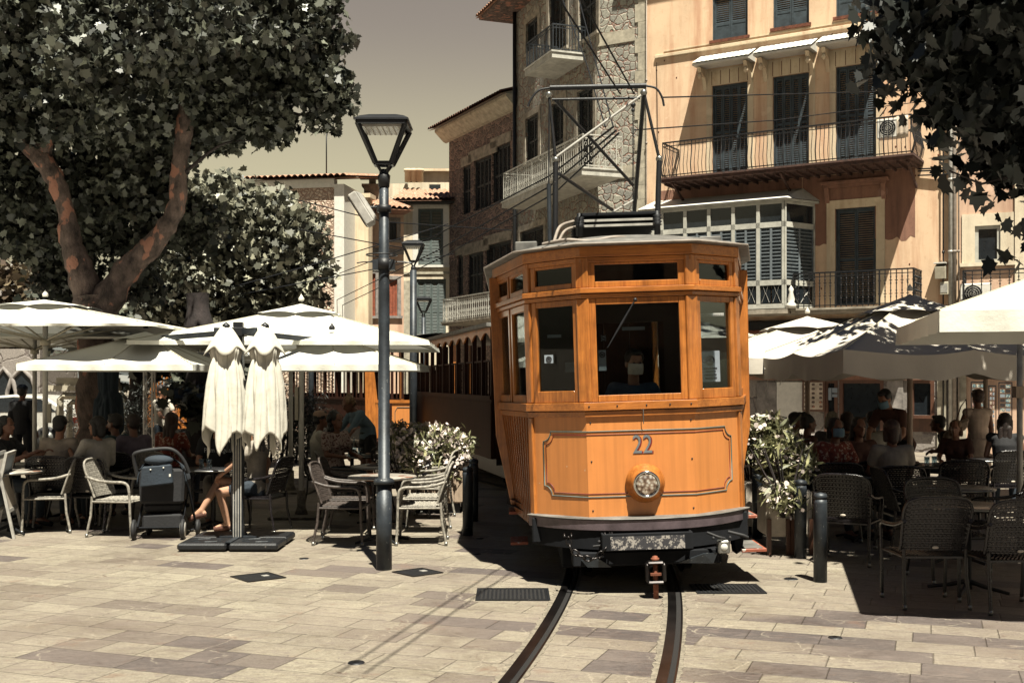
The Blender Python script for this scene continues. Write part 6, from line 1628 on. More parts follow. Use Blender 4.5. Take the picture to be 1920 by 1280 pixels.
for i in range(k):
    z0_, z1_ = ht * i / k, ht * (i + 1) / k; s = 1 if i % 2 else -1; mb.bar((-s * .09, -.09, z0_), (s * .09, -.09, z1_), .018); mb.bar((-.09, -s * .09, z0_), (-.09, s * .09, z1_), .018); mb.bar((-s * .09, .09, z0_), (s * .09, .09, z1_), .018)
mb.build('lattice', 'pale_metal', lm); mb = MB(); mb.box(-.02, .35, -.06, .06, 4.6, 4.7); mb.box(.1, .25, -.1, .1, 4.0, 4.25); mb.build('fittings', 'pale_metal', lm)
proto_b = None
for px, py, lab in ((877, 1003, 'dark bollard left of the tram, nearest of its three'), (888, 976, 'dark bollard left of the tram, middle one of its three'), (872, 956, 'dark bollard left of the tram, farthest of its three and mostly hidden'),
                    (1420, 1008, 'dark bollard right of the tram nearest the tram'), (1501, 1046, 'dark bollard in front of the white planter, middle of the right three'), (1538, 1090, 'scratched dark bollard right of the tram, nearest the camera')):
    c = G(px, py)
    if proto_b is None:
        proto_b = thing('bollard', lab, 'bollard', tuple(c), 0, 'bollards beside the tram')
        mb = MB(); mb.lathe([(.001, 0), (.060, 0), (.061, .70), (.057, .74), (.001, .74)], n=20); mb.build('post', 'post_iron', proto_b)
        mb = MB(); mb.lathe([(.001, .741), (.059, .741), (.062, .765), (.055, .788), (.001, .800)], n=20); mb.build('cap', 'post_iron', proto_b)
    else: dup(proto_b, tuple(c), px * 1.7, lab)

# ------------------------------------------------------------------ chairs and tables
def weave(mb, f, rows, cols, rr=.5, amp=.0065, th=.0022):
    """woven panel on surface f(u,v)->point; strands run across, stakes run up"""
    def nrm(u, v):
        e = .01; a = f(min(1, u + e), v) - f(max(0, u - e), v); b = f(u, min(1, v + e)) - f(u, max(0, v - e)); return a.cross(b).normalized()
    for r in range(rows):
        v = (r + .5) / rows; hv = .42 / rows; seg = cols * 2; vs = []
        for i in range(seg + 1):
            u = i / seg; o = amp * math.cos(PI * (i + r)) if True else 0
            n = nrm(u, v); vs += [f(u, max(0, v - hv)) + n * o * .8, f(u, v) + n * (o + th), f(u, min(1, v + hv)) + n * o * .8]
        fs = [[i * 3 + j, i * 3 + j + 1, i * 3 + 4 + j, i * 3 + 3 + j] for i in range(seg) for j in (0, 1)]
        mb.add(vs, fs, True)
    for c in range(cols + 1):
        u = c / cols; k = 6; p = [f(u, j / k) for j in range(k + 1)]; mb.tube(p, .0035, 4)
def make_chair(label, kind, loc, rz, rows=20, cols=16):
    fm = {'light': 'rattan_light', 'dark': 'rattan_dark', 'brown': 'rattan_brown'}[kind]
    t = thing('rattan_armchair', label, 'chair', loc, rz)
    hw, sd, sz = .245, .23, .43
    def back(u, v):
        a = 2 * u - 1; w = hw * (1 + .06 * v); ctop = .02 * (1 - a * a) * v - .035 * max(0, abs(a) - .8) / .2 * v
        return Vector((a * w, .20 + .13 * v - .035 * (a * a) + .0, sz + .03 + (.40 + ctop) * v))
    mb = MB(); weave(mb, back, rows, cols); mb.build('backrest', fm, t)
    mb = MB(); weave(mb, lambda u, v: Vector(((2 * u - 1) * hw * .97, -sd + (sd + .20) * v, sz - .012 * math.sin(PI * u))), rows - 4, cols); mb.box(-hw, hw, -sd, sd - .03, sz - .035, sz - .018); mb.build('seat', fm, t)
    # frame: curved top tube, arms that turn down into the front legs, rear legs
    mb = MB(); top = [back(0, 0) + Vector((-.012, 0, 0))] + [back(0, q) + Vector((-.012, 0, 0)) for q in (.3, .6, .85)] + [back(q, 1) + Vector((0, 0, .010)) for q in (.04, .2, .35, .5, .65, .8, .96)] + [back(1, q) + Vector((.012, 0, 0)) for q in (.85, .6, .3, 0)]
    mb.tube(curve_pts(top, 3), .013, 8); mb.build('back_frame', fm, t)
    for s in (-1, 1):
        arm = [(s * (hw + .015), .27, .70), (s * (hw + .03), .12, .655), (s * (hw + .04), -.05, .64), (s * (hw + .04), -.19, .635), (s * (hw + .035), -.245, .60), (s * (hw + .03), -.262, .52)]
        mb = MB(); mb.tube(curve_pts(arm, 4), .017, 8); mb.build('armrest', fm, t)
        mb = MB(); mb.tube([(s * (hw + .03), -.262, .52), (s * (hw + .02), -.268, .25), (s * (hw + .015), -.28, .035)], .015, 8); lg = mb.build('leg', fm, t); mb = MB(); mb.lathe([(.001, 0), (.018, 0), (.018, .04), (.001, .04)], (s * (hw + .015), -.28, 0), 10); mb.build('foot', 'steel', lg)
        mb = MB(); mb.tube([(s * hw, .20, .47), (s * (hw + .0), .215, .25), (s * (hw + .01), .26, .035)], .015, 8); lg = mb.build('leg', fm, t); mb = MB(); mb.lathe([(.001, 0), (.018, 0), (.018, .04), (.001, .04)], (s * (hw + .01), .26, 0), 10); mb.build('foot', 'steel', lg)
        mb = MB(); mb.tube([(s * (hw + .02), -.262, sz - .02), (s * hw, .205, sz - .02)], .012, 6); mb.build('side_rail', fm, t)
    mb = MB(); mb.tube([(-hw, -.262, sz - .025), (hw, -.262, sz - .025)], .013, 6); mb.build('front_rail', fm, t)
    if kind == 'dark': mb = MB(); mb.ball((0, .222, sz + .055), (.028, .006, .012), 10, 6); mb.build('badge', 'planter', t)
    return t
def tagc(o, g): o['group'] = g; return o
g1, g2, g3 = 'pale rattan chairs round the left terrace tables', 'dark chairs in the shade of the left terrace', 'dark rattan chairs on the right terrace'
def gx(px, D): return (X(px, D), D, 0)
H = PI / 2
cl = tagc(make_chair('pale rattan chair turned left to the table beside the sandwich board', 'light', gx(98, 13.75), -H + .15), g1)
dup(cl, gx(222, 13.4), H - .12, 'pale rattan chair facing right, left of the stroller')
dup(cl, gx(248, 14.3), -.5, 'pale rattan chair behind the one left of the stroller')
cb = tagc(make_chair('brown rattan chair left of the tall lamp post, nearest the camera on that side', 'brown', gx(640, 12.75), H - .05), g1)
dup(cb, gx(652, 13.6), H, 'brown rattan chair directly behind the nearest chair left of the tall lamp')
dup(cb, gx(640, 14.7), H + .25, 'brown rattan chair third back on the left side of the two tables')
dup(cl, gx(794, 12.75), -H + .02, 'pale rattan chair nearest on the right side of the lamp post')
dup(cl, gx(800, 13.7), -H - .05, 'pale rattan chair second back right of the lamp post')
dup(cl, gx(810, 15.0), -H - .1, 'pale rattan chair beside the oleander planter')
dup(cb, gx(745, 16.0), PI - .3, 'brown rattan chair behind the farther table, partly behind the lamp post')
cd = tagc(make_chair('dark woven chair nearest the camera at the right, a pale oval badge on its back', 'dark', gx(1735, 9.25), PI, 21, 15), g3)
dup(cd, gx(1888, 9.05), PI + .05, 'dark woven chair cut by the right edge, its lower back in sunlight')
for px, D, rz, lab in ((1590, 11.4, PI - .5, 'dark chair behind the nearest bollard under the right parasols'), (1775, 10.4, 0.1, 'dark chair across the near table, facing the camera'), (1700, 12.0, H, 'dark chair left of the glossy round table'), (1890, 11.0, -H, 'dark chair right of the glossy round table'),
                       (1560, 13.0, PI, 'dark chair in which the masked woman sits'), (1612, 13.3, PI + .3, 'dark chair of the woman beside the masked woman'), (1672, 12.5, PI, 'dark chair of the woman in the striped top'), (1800, 13.4, PI - .2, 'dark chair before the table with the glasses'), (1632, 16.0, PI, 'dark chair of the man in the white shirt'), (1560, 15.8, PI, 'dark chair of the white-haired guest'), (1886, 15.2, PI, 'dark chair of the long-haired woman'), (1505, 14.9, H, 'dark chair beside the flowering planter')):
    dup(cd, gx(px, D), rz, lab)
for px, D, rz, lab in ((107, 14.1, PI, 'dark chair of the man in the plain white T-shirt'), (186, 13.9, PI - .3, 'dark chair of the woman in the white blouse'), (245, 14.9, PI - .4, 'dark chair of the man in the lilac shirt'), (140, 14.9, H, 'empty dark chair between the white shirts'), (492, 13.75, -H - .2, 'dark woven chair under the woman with crossed legs'), (418, 14.6, -.2, 'dark chair of the man in the black T-shirt'), (600, 16.4, H + .3, 'dark chair of the man in the cap'), (700, 15.6, -H, 'dark chair behind the tables near the standing woman'), (762, 15.2, -H + .3, 'dark chair at the back right of the left terrace')):
    dup(cd, gx(px, D), rz, lab, g2)
def make_table(label, loc, m='table_top', r=.38, leg='black_iron', group=None):
    t = thing('cafe_table', label, 'table', loc, 0, group)
    mb = MB(); mb.lathe([(.001, .715), (r * .98, .715), (r, .725), (r, .738), (r * .985, .742), (.001, .742)], n=40); mb.build('tabletop', m, t)
    mb = MB(); mb.tube([(r * .995 * math.cos(a), r * .995 * math.sin(a), .730) for a in [k * PI / 20 for k in range(40)]], .009, 6, closed=True); mb.build('rim', 'steel', t)
    mb = MB(); mb.lathe([(.001, .03), (.035, .03), (.028, .08), (.028, .70), (.10, .714), (.001, .714)], n=14); mb.build('column', leg, t)
    for k in range(4):
        a = k * PI / 2 + .6; mb = MB(); mb.tube([(0, 0, .10), (.15 * math.cos(a), .15 * math.sin(a), .055), (.33 * math.cos(a), .33 * math.sin(a), .02)], [.022, .018, .014], 8); mb.build('foot', leg, t)
    return t
T1 = make_table('small round table in the foreground behind the tall lamp post, with reddish panels', gx(717, 12.75), 'table_top', group='round cafe tables')
dup(T1, gx(716, 14.3), .7, 'small round table one row behind the foreground one at the lamp post')
dup(T1, gx(18, 13.5), .3, 'round table at the left edge beside the sandwich board')
TD_ = make_table('glossy dark round table with sunlit rims on the right terrace', gx(1790, 11.4), 'table_dark', group='round cafe tables')
dup(TD_, gx(1815, 9.75), .4, 'dark round table between the two nearest chairs at the right')
for px, D, lab in ((1620, 13.0, 'dark table of the masked woman and her neighbours'), (1740, 14.4, 'table with glasses and coffee cups before the standing woman'), (1600, 16.8, 'farther table between the white-haired guest and the man in white'), (130, 15.1, 'table between the white-shirted guests on the left'), (660, 16.3, 'table with a bottle and plates in front of the bending woman'), (400, 13.9, 'table beside the stroller with drinks on it'), (35, 14.6, 'table in front of the woman holding out her hands'), (1840, 15.6, 'table behind the standing woman in the pale dress')):
    dup(TD_, gx(px, D), .3, lab)
def small(label, name, cat, p, parts, group=None):
    t = thing(name, label, cat, tuple(p), 0, group)
    for nm, m, prof in parts: mb = MB(); mb.lathe(prof, n=14); mb.build(nm, m, t)
    return t
def onT(px, D, z=.742): return (X(px, D), D, z)
small('clear water bottle with a label on the table before the bending woman', 'water_bottle', 'bottle', onT(664, 16.1), [('bottle', 'bottle_glass', [(.001, 0), (.035, 0), (.036, .16), (.014, .22), (.014, .25), (.001, .25)]), ('cap', 'white_paint', [(.001, .25), (.016, .25), (.016, .27), (.001, .27)])])
gl_ = [('bowl', 'bottle_glass', [(.001, 0), (.028, 0), (.034, .11), (.030, .11), (.001, .01)])]
for k, (px, D, lab) in enumerate(((656, 16.2, 'tumbler left of the water bottle'), (675, 16.25, 'tumbler right of the water bottle'), (1738, 14.3, 'tall stemmed glass on the table before the standing woman'), (1752, 14.4, 'short glass beside the stemmed glass'), (392, 13.85, 'glass standing on the table by the stroller'), (378, 13.95, 'tall glass with a straw on the table by the stroller'), (52, 14.5, 'glass of red drink at the outstretched hands'), (1500, 14.9, 'tumbler by the flowering planter'))):
    small(lab, 'drinking_glass', 'glass', onT(px, D), gl_, 'glasses on the cafe tables')
for px, D, lab in ((690, 16.2, 'white plate with food next to the water bottle'), (1765, 14.3, 'white saucer with a cup on the table before the standing woman'), (1718, 14.5, 'white plate at the left side of the glass-laden table'), (700, 14.3, 'folded white napkin plate on the farther small table')):
    small(lab, 'plate', 'plate', onT(px, D), [('dish', 'white_paint', [(.001, 0), (.06, .002), (.10, .018), (.098, .022), (.001, .008)]), ('food', 'cloth_beige', [(.001, .01), (.05, .015), (.03, .04), (.001, .045)])], 'plates on the cafe tables')
# sandwich board
sb = thing('sandwich_board', 'white-framed sandwich board cut off by the left edge', 'sandwich board', (X(10, 13.3), 13.3, 0), .25)
for sg_ in (-1, 1):
    M_ = Matrix.Translation((sg_ * .14, 0, 0)) @ Matrix.Rotation(sg_ * -.18 * -1 if False else -sg_ * .20, 4, 'Y')
    mb = MB(M_); 
    for y in (-.28, .28): mb.box(-.015, .015, y - .02, y + .02, 0, 1.0)
    mb.box(-.015, .015, -.26, .26, .96, 1.0); mb.box(-.015, .015, -.26, .26, .30, .34); f_ = mb.build('frame', 'pale_metal', sb)
    mb = MB(M_); mb.box(-.006, .006, -.26, .26, .34, .96); mb.build('panel', 'paper_grey' if sg_ < 0 else 'planter', sb)
# white car behind the left terrace
car = thing('parked_car', 'white hatchback parked in front of the arched building at the left edge', 'car', (X(5, 30), 30, 0), 0)
mb = MB(); prof = [(-1.9, .25), (-1.95, .6), (-1.8, .85), (-1.1, .95), (-.6, 1.38), (.3, 1.45), (1.1, 1.4), (1.7, 1.0), (1.85, .7), (1.85, .25)]
mb.prism([(x, 0, z) for x, z in prof], (0, 1.65, 0)); cb_ = mb.build('body', 'car_white', car, .05)
mb = MB(); mb.prism([(-.95, -.01, .98), (-.52, -.01, 1.32), (.28, -.01, 1.38), (1.0, -.01, 1.33), (1.4, -.01, 1.0)], (0, .008, 0)); mb.build('side_windows', 'car_glass', car)
for x in (-1.2, 1.15):
    mb = MB(); mb.lathe([(.001, -.02), (.2, -.02), (.31, -.01), (.31, .2), (.001, .2)], (x, 0, .31), 20, 'y'); w_ = mb.build('wheel', 'rubber', car); mb = MB(); mb.lathe([(.001, -.03), (.19, -.025), (.19, -.02)], (x, 0, .31), 16, 'y'); mb.build('rim', 'steel', w_)
mb = MB(); mb.box(1.80, 1.86, .05, .3, .7, .85); mb.build('tail_lamp', 'lamp_red', car)

# ------------------------------------------------------------------ planters and flowering shrubs
def oleander(label, loc, blobs, n_l, n_f, planter, group='oleanders in planters'):
    t = thing('oleander', label, 'shrub', loc, 0, group)
    mb = MB(); 
    for k in range(9): a = random.uniform(0, 6.28); r_ = random.uniform(.1, .3); mb.tube([(.05 * math.cos(a), .05 * math.sin(a), .4), (r_ * math.cos(a) * .6, r_ * math.sin(a) * .6, .75), (r_ * 1.3 * math.cos(a), r_ * 1.3 * math.sin(a), 1.1)], [.015, .011, .006], 5)
    mb.build('stems', 'bark_dark', t)
    bl = [((c[0] - loc[0], c[1] - loc[1], c[2]), r, n) for c, r, n in blobs]
    P_ = clump_pts(bl, n_l, .07, .3); scatter('leaves', 'oleander_leaf', P_, .145, LANCE, t, up=.35, fold=.1)
    P_ = clump_pts(bl, 1, .02, .86, .8); P_ = (P_[:, None, :] + rng.normal(size=(len(P_), n_f, 3)) * .04).reshape(-1, 3)
    if n_f: scatter('flowers', 'petal', P_, .05, PETAL, t, up=.3)
    return t
def bp(L, d=1.0): return blobpx(L)
random.seed(9)
def planter_box(label, px0, px1, D, z0, z1, m, wood_m=None, dep=.45):
    w = (px1 - px0) / FPX * D; t = thing('planter', label, 'planter', (X((px0 + px1) / 2, D), D, 0), 0, 'planters beside the tram')
    mb = MB(); mb.box(-w / 2, w / 2, -.03, dep, z0, z1); mb.build('box', m, t, .03)
    mb = MB(); mb.box(-w / 2 + .04, w / 2 - .04, .01, dep - .04, z1, z1 + .01); mb.build('soil', 'soil', t)
    mb = MB()
    if wood_m:
        for x in (-w / 2 + .02, -w / 2 + .22, w / 2 - .22, w / 2 - .02): mb.box(x - .022, x + .022, -.075, -.031, 0, z1 - .30)
        mb.build('legs', wood_m, t)
    else:
        mb.box(-w / 2 + .05, w / 2 - .05, .02, dep - .05, 0, z0); mb.build('plinth', 'black_iron', t)
        mb = MB(); k = int(w / .11)
        for j in range(k): mb.box(-w / 2 + (j + .06) * w / k, -w / 2 + (j + .94) * w / k, -.042, -.031, z0 + .02, z1 - .02)
        mb.build('boards', m, t)
    return t
planter_box('long wooden planter box behind the chairs, holding the left oleanders', 770, 868, 15.6, .14, .60, 'planter_wood')
oleander('oleander covered in white-pink flowers left of the tram, above the wooden planter', tuple(gx(825, 15.8)), bp([(835, 835, 15.8, 45, 75), (800, 825, 15.9, 35, 50), (860, 845, 15.7, 28, 36), (830, 870, 15.6, 36, 34)]), 8, 9, None)
oleander('smaller flowering oleander between the tall lamp post and the second lamp', tuple(gx(756, 14.0)), bp([(752, 822, 14.0, 26, 40), (764, 845, 14.0, 24, 30), (776, 858, 14.0, 22, 20), (745, 805, 14.0, 14, 10)]), 8, 9, None)
planter_box('tall rounded white planter on wooden legs right of the tram', 1436, 1522, 11.9, .18, .67, 'planter', 'brown_wood')
oleander('big pale-leaved oleander in the white planter right of the tram', tuple(gx(1478, 12.1)), bp([(1446, 828, 12.5, 38, 50), (1470, 850, 12.2, 45, 60), (1495, 870, 12.0, 30, 34), (1452, 872, 12.4, 26, 24), (1478, 895, 12.1, 28, 18), (1445, 800, 12.4, 28, 22)]), 8, 3, None)
oleander('trailing low flowers spilling over the front of the white planter', tuple(gx(1475, 11.75)), bp([(1468, 925, 11.75, 22, 16), (1482, 940, 11.7, 18, 12), (1455, 935, 11.7, 10, 4)]), 7, 6, None)
planter_box('white planter half hidden between the tram and the first right bollard', 1396, 1440, 13.4, .10, .62, 'planter')
oleander('oleander rising behind the first right bollard, against the tram', tuple(gx(1416, 13.6)), bp([(1416, 825, 13.6, 32, 34), (1408, 850, 13.7, 26, 18), (1420, 800, 13.6, 20, 12)]), 8, 2, None)

# ------------------------------------------------------------------ stroller
st = thing('stroller', 'black baby stroller with a grey bag parked beside the seated woman', 'stroller', (X(306, 13.15), 13.15, 0), .15)
mb = MB(); mb.tube(curve_pts([(-.27, -.10, .72), (-.30, -.14, .92), (-.26, -.16, .99), (0, -.17, 1.03), (.14, -.16, 1.01), (.24, -.13, .90), (.30, -.1, .75)], 4), .022, 8); mb.build('handle', 'rubber', st)
mb = MB()
for x in (-.24, .24): mb.tube([(x, -.12, .80), (x + .06, -.02, .5), (x + .10, .12, .18)], .014, 6); mb.tube([(x, .28, .55), (x, .05, .35), (x - .03, -.10, .14)], .014, 6)
mb.tube([(-.25, -.10, .13), (.25, -.10, .13)], .012, 6); mb.build('chassis', 'black_soft', st)
def shell(u, v): a = PI * (u * 1.0); return Vector((.27 * math.cos(a) * -1, -.12 + .42 * v, .62 + .34 * math.sin(a) * (1 - .25 * v)))
mb = MB(); mb.grid(shell, 20, 8); mb.build('hood', 'cloth_navy', st, solid=.01)
mb = MB(); mb.prism([(-.24, -.13, .40), (.24, -.13, .40), (.26, -.13, .80), (-.26, -.13, .80)], (0, .34, -.0)); mb.box(-.22, .22, -.05, .25, .30, .40); mb.build('seat', 'cloth_black', st, .03)
mb = MB(); mb.prism([(-.22, -.25, .60), (.14, -.25, .64), (.12, -.25, .86), (-.20, -.25, .83)], (0, .11, 0)); bg_ = mb.build('bag', 'cloth_navy', st, .015)
mb = MB(); mb.ball((-.10, -.256, .80), .010, 6, 4); mb.ball((.04, -.256, .82), .010, 6, 4); mb.box(.10, .12, -.256, -.25, .72, .75); mb.build('bag_studs', 'white_paint', bg_)
mb = MB(); mb.ball((-.02, -.18, .90), (.16, .08, .06), 12, 8); mb.build('blanket', 'cloth_navy', st); mb = MB(); mb.box(-.22, .22, -.10, .22, .12, .28); mb.build('basket', 'cloth_black', st, .02)
for x, y, r_, mm in ((-.30, -.14, .115, 'rubber'), (.24, -.16, .115, 'pale_metal'), (-.2, .26, .09, 'rubber'), (.36, .22, .09, 'rubber')):
    mb = MB(); mb.lathe([(.001, -.022), (r_ * .8, -.022), (r_, -.012), (r_, .012), (r_ * .8, .022), (.001, .022)], (x, y, r_), 24, 'x'); w_ = mb.build('wheel', 'rubber', st); mb = MB(); mb.lathe([(.001, -.026), (r_ * .7, -.026), (r_ * .7, .026), (.001, .026)], (x, y, r_), 16, 'x'); mb.build('rim', mm, w_)
# ------------------------------------------------------------------ people
def sm_join(name, m, parent, build, voxel=.011, smooth=4):
    """overlapping tapered shapes fused into one continuous skin"""
    mb = MB(); build(mb)
    me = bpy.data.meshes.new(name); me.from_pydata(mb.v, [], mb.f); me.update()
    o = bpy.data.objects.new(name, me); COL.objects.link(o)
    r = o.modifiers.new('r', 'REMESH'); r.mode = 'VOXEL'; r.voxel_size = voxel; r.use_smooth_shade = True
    s = o.modifiers.new('s', 'SMOOTH'); s.iterations = smooth; s.factor = .5
    dg = bpy.context.evaluated_depsgraph_get(); me2 = bpy.data.meshes.new_from_object(o.evaluated_get(dg))
    o.modifiers.clear(); o.data = me2; bpy.data.meshes.remove(me); me2.name = name
    me2.materials.clear(); me2.materials.append(MATS[m]); o.parent = parent
    return o
def cap(mb, a, b, ra, rb):
    a, b = Vector(a), Vector(b); mb.ball(a, ra, 10, 7); mb.ball(b, rb, 10, 7)
    if (b - a).length > 1e-4: mb.tube([a, b], [ra, rb], 10)
def loft(mb, rings):
    n = 16; vs = []
    for c, rx, ry in rings:
        for j in range(n): g = 2 * PI * j / n; vs.append(Vector(c) + Vector((rx * math.cos(g), ry * math.sin(g), 0)))
    fs = [[i * n + j, i * n + (j + 1) % n, (i + 1) * n + (j + 1) % n, (i + 1) * n + j] for i in range(len(rings) - 1) for j in range(n)]
    mb.add(vs, fs + [list(range(n))[::-1], [(len(rings) - 1) * n + j for j in range(n)]], True)
SIT = dict(pelvis=(0, 0, .53), waist=(0, .02, .70), chest=(0, .02, .93), neck=(0, .01, 1.09), head=(0, -.02, 1.235), sh=(.175, .02, 1.03), elb=(.235, -.06, .78), wr=(.15, -.27, .76), hip=(.09, -.02, .52), knee=(.11, -.42, .50), ank=(.11, -.40, .09), toe=(.11, -.54, .04))
STAND = dict(pelvis=(0, 0, .95), waist=(0, 0, 1.10), chest=(0, .0, 1.30), neck=(0, .01, 1.47), head=(0, -.01, 1.60), sh=(.17, .0, 1.39), elb=(.21, .02, 1.12), wr=(.20, -.10, .90), hip=(.09, 0, .92), knee=(.10, -.02, .50), ank=(.10, .02, .09), toe=(.10, -.13, .04))
def person(label, loc, rz, pose='sit', skin='skin', top='cloth_white', bottom='cloth_navy', hair='hair_brown', hs='short', sleeve=.55, ov=None, skirt=False, mask=False, extra=None, voxel=.012, shoes='cloth_black', cap_=None, neckline=0, scale=1.0, bare=False):
    J = dict(SIT if pose == 'sit' else STAND)
    t = thing('person', label, 'person', loc, rz); t.scale = (scale,) * 3
    V = Vector
    def side(k, s):
        if ov and (k + ('L' if s < 0 else 'R')) in ov: return V(ov[k + ('L' if s < 0 else 'R')])
        p = V(ov[k]) if ov and k in ov else V(J[k]); return V((p.x * s, p.y, p.z))
    def mid(k): return V(ov[k]) if ov and k in ov else V(J[k])
    pel, wai, che, nec, hed = [mid(k) for k in ('pelvis', 'waist', 'chest', 'neck', 'head')]
    fem = hs in ('long', 'bun', 'bob', 'curly'); sw = .94 if fem else 1
    hd = (hed - nec).normalized()
    fwd = V(ov['look']).normalized() if ov and 'look' in ov else V((0, -1, 0)); right = fwd.cross(V((0, 0, 1))).normalized(); upv = right.cross(fwd).normalized()
    Rh = Matrix((right, -fwd, upv)).transposed()
    def H_(x, y, z): return hed + Rh @ V((x, y, z))
    def torso(mb, g=0):
        loft(mb, [((pel.x, pel.y, pel.z - .09), .12 + g, .10 + g), (pel, .155 + g, .115 + g), (wai, .125 + g, .095 + g), ((wai + che) / 2, .145 + g, .105 + g), (che, .165 * sw + g, .115 + g), (che + (nec - che) * .55, .16 * sw + g, .085 + g), (che + (nec - che) * .85, .08 + g, .06 + g)])
        for s in (-1, 1): cap(mb, che + (nec - che) * .5 + V((.05 * s, 0, 0)), side('sh', s), .06 + g, .056 + g)
        if fem:
            f2 = V((0, -1, 0))
            for s in (-1, 1): mb.ball(che + V((.065 * s, -.085, -.03)), .06 + g, 10, 7)
    def body(mb):
        torso(mb); cap(mb, che + (nec - che) * .7, hed + Rh @ V((0, .01, -.05)), .056, .050)
        mb.ball(hed + Rh @ V((0, .012, .035)), (.074, .092, .092), 14, 10, Rh); mb.ball(hed + Rh @ V((0, -.012, -.03)), (.060, .074, .085), 12, 9, Rh)
        cap(mb, H_(0, -.088, .012), H_(0, -.103, -.018), .009, .014); mb.ball(H_(0, -.084, -.055), (.024, .010, .009), 8, 5, Rh); mb.ball(H_(0, -.070, -.093), (.024, .018, .018), 8, 6, Rh)
        for s in (-1, 1): mb.ball(H_(.074 * s, .015, -.01), (.010, .020, .030), 8, 6, Rh); mb.ball(H_(.03 * s, -.078, .038), (.024, .010, .008), 8, 5, Rh)
        for s in (-1, 1):
            a, b, c = side('sh', s), side('elb', s), side('wr', s); cap(mb, a, b, .050 * sw, .038); cap(mb, b, c, .038, .025)
            d = (c - b).normalized(); cu = V(ov['curl']) if ov and 'curl' in ov else V((0, 0, -1)); w = d.cross(cu); w = w.normalized() if w.length > .01 else V((1, 0, 0)); cu = w.cross(d).normalized()
            pm = c + d * .045; mb.ball(c + d * .05, .034, 8, 6); cap(mb, c + w * .016 + d * .02, c + w * .022 + d * .085, .020, .016); cap(mb, c - w * .016 + d * .02, c - w * .024 + d * .08, .020, .015)
            for f in range(4):
                o = w * (.030 - .020 * f); L_ = (.036, .042, .040, .031)[f]; k0 = c + d * .088 + o; k1 = k0 + (d * .8 + cu * .45).normalized() * L_; k2 = k1 + (d * .35 + cu * .95).normalized() * L_ * .85; cap(mb, k0, k1, .0105, .0098); cap(mb, k1, k2, .0098, .0085)
            th = c + d * .035 + w * .03; k1 = th + (d + w * .9 + cu * .4).normalized() * .038; cap(mb, th, k1, .013, .011); cap(mb, k1, k1 + (d + cu * .7).normalized() * .028, .011, .009)
            a, b, c, e = side('hip', s), side('knee', s), side('ank', s), side('toe', s)
            cap(mb, a, b, .082, .056); cap(mb, b, b + (c - b) * .3, .054, .053); cap(mb, b + (c - b) * .3, c, .053, .034); cap(mb, c, e, .036, .030); mb.ball(c + V((0, .03, -.04)), .034, 8, 6)
    sm_join('body', skin, t, body, voxel)
    def shirt(mb):
        torso(mb, .014)
        for s in (-1, 1):
            a, b, c = side('sh', s), side('elb', s), side('wr', s)
            if sleeve <= 0: continue
            if sleeve <= 1: cap(mb, a, a + (b - a) * sleeve, .066, .060 + .01 * (sleeve < .8))
            else: cap(mb, a, b, .066, .052); cap(mb, b, b + (c - b) * (sleeve - 1), .052, .040)
    sm_join('shirt' if not skirt == 'dress' else 'dress', top, t, shirt if not bare else (lambda mb: loft(mb, [((pel.x, pel.y, pel.z - .09), .135, .115), (pel, .17, .13), (wai, .14, .11), ((wai + che) / 2, .16, .12), (che + (0, 0, .02) if False else che, .175 * sw, .13)])), voxel, 5)
    def legs(mb):
        loft(mb, [((pel.x, pel.y, pel.z - .10), .13, .115), ((pel.x, pel.y, pel.z), .168, .128), (wai + (pel - wai) * .4, .15, .118)])
        for s in (-1, 1):
            a, b, c = side('hip', s), side('knee', s), side('ank', s)
            if skirt: cap(mb, a, a + (b - a) * .55, .098, .085)
            else: cap(mb, a, b, .096, .070); cap(mb, b, b + (c - b) * .9, .070, .050)
    if skirt == 'dress':
        mb = MB(); n = 28
        def fn(u, v):
            a = 2 * PI * u; r = .165 + .05 * v; r *= 1 + .05 * v * math.sin(9 * a) + .03 * v * math.sin(4 * a + 1); return V((pel.x + r * math.cos(a), pel.y + r * .75 * math.sin(a), pel.z + .06 - .62 * v))
        mb.grid(fn, 56, 10); mb.build('skirt', top, t, solid=.008)
    else: sm_join('skirt' if skirt else 'trousers', bottom, t, legs, voxel, 4)
    mb = MB()
    for s in (-1, 1):
        c, e = side('ank', s), side('toe', s); d = (e - c); d.z = 0; d = d.normalized()
        lo = V((0, 0, -.035)) if pose == 'sit' or True else V()
        mb.tube([c + V((0, 0, -.045)) - d * .05, (c + e) / 2 + V((0, 0, -.02)), e + d * .03 + V((0, 0, -.012))], [.034, .040, .030], 10)
    mb.build('shoes', shoes, t)
    # hair
    def hairf(mb):
        k = .0
        mb.ball(H_(0, .035, .058), (.084, .092, .082), 14, 10, Rh); mb.ball(H_(0, .055, .0), (.078, .066, .070), 12, 8, Rh)
        for s in (-1, 1): mb.ball(H_(.062 * s, .010, .055), (.026, .06, .05), 10, 7, Rh)
        if hs == 'short': mb.ball(H_(0, -.035, .105), (.06, .05, .03), 10, 7, Rh)
        if hs in ('bob', 'long'):
            for s in (-1, 1): cap(mb, H_(.070 * s, .03, .02), H_(.075 * s, .04, -.09), .034, .030)
            cap(mb, H_(0, .07, .0), H_(0, .075, -.09), .062, .055)
        if hs == 'long':
            for x in (-.05, 0, .05): cap(mb, H_(x, .08, -.08), H_(x * 1.2, .10, -.30), .045, .030)
        if hs == 'bun': mb.ball(H_(.0, .07, .125), .042, 10, 7)
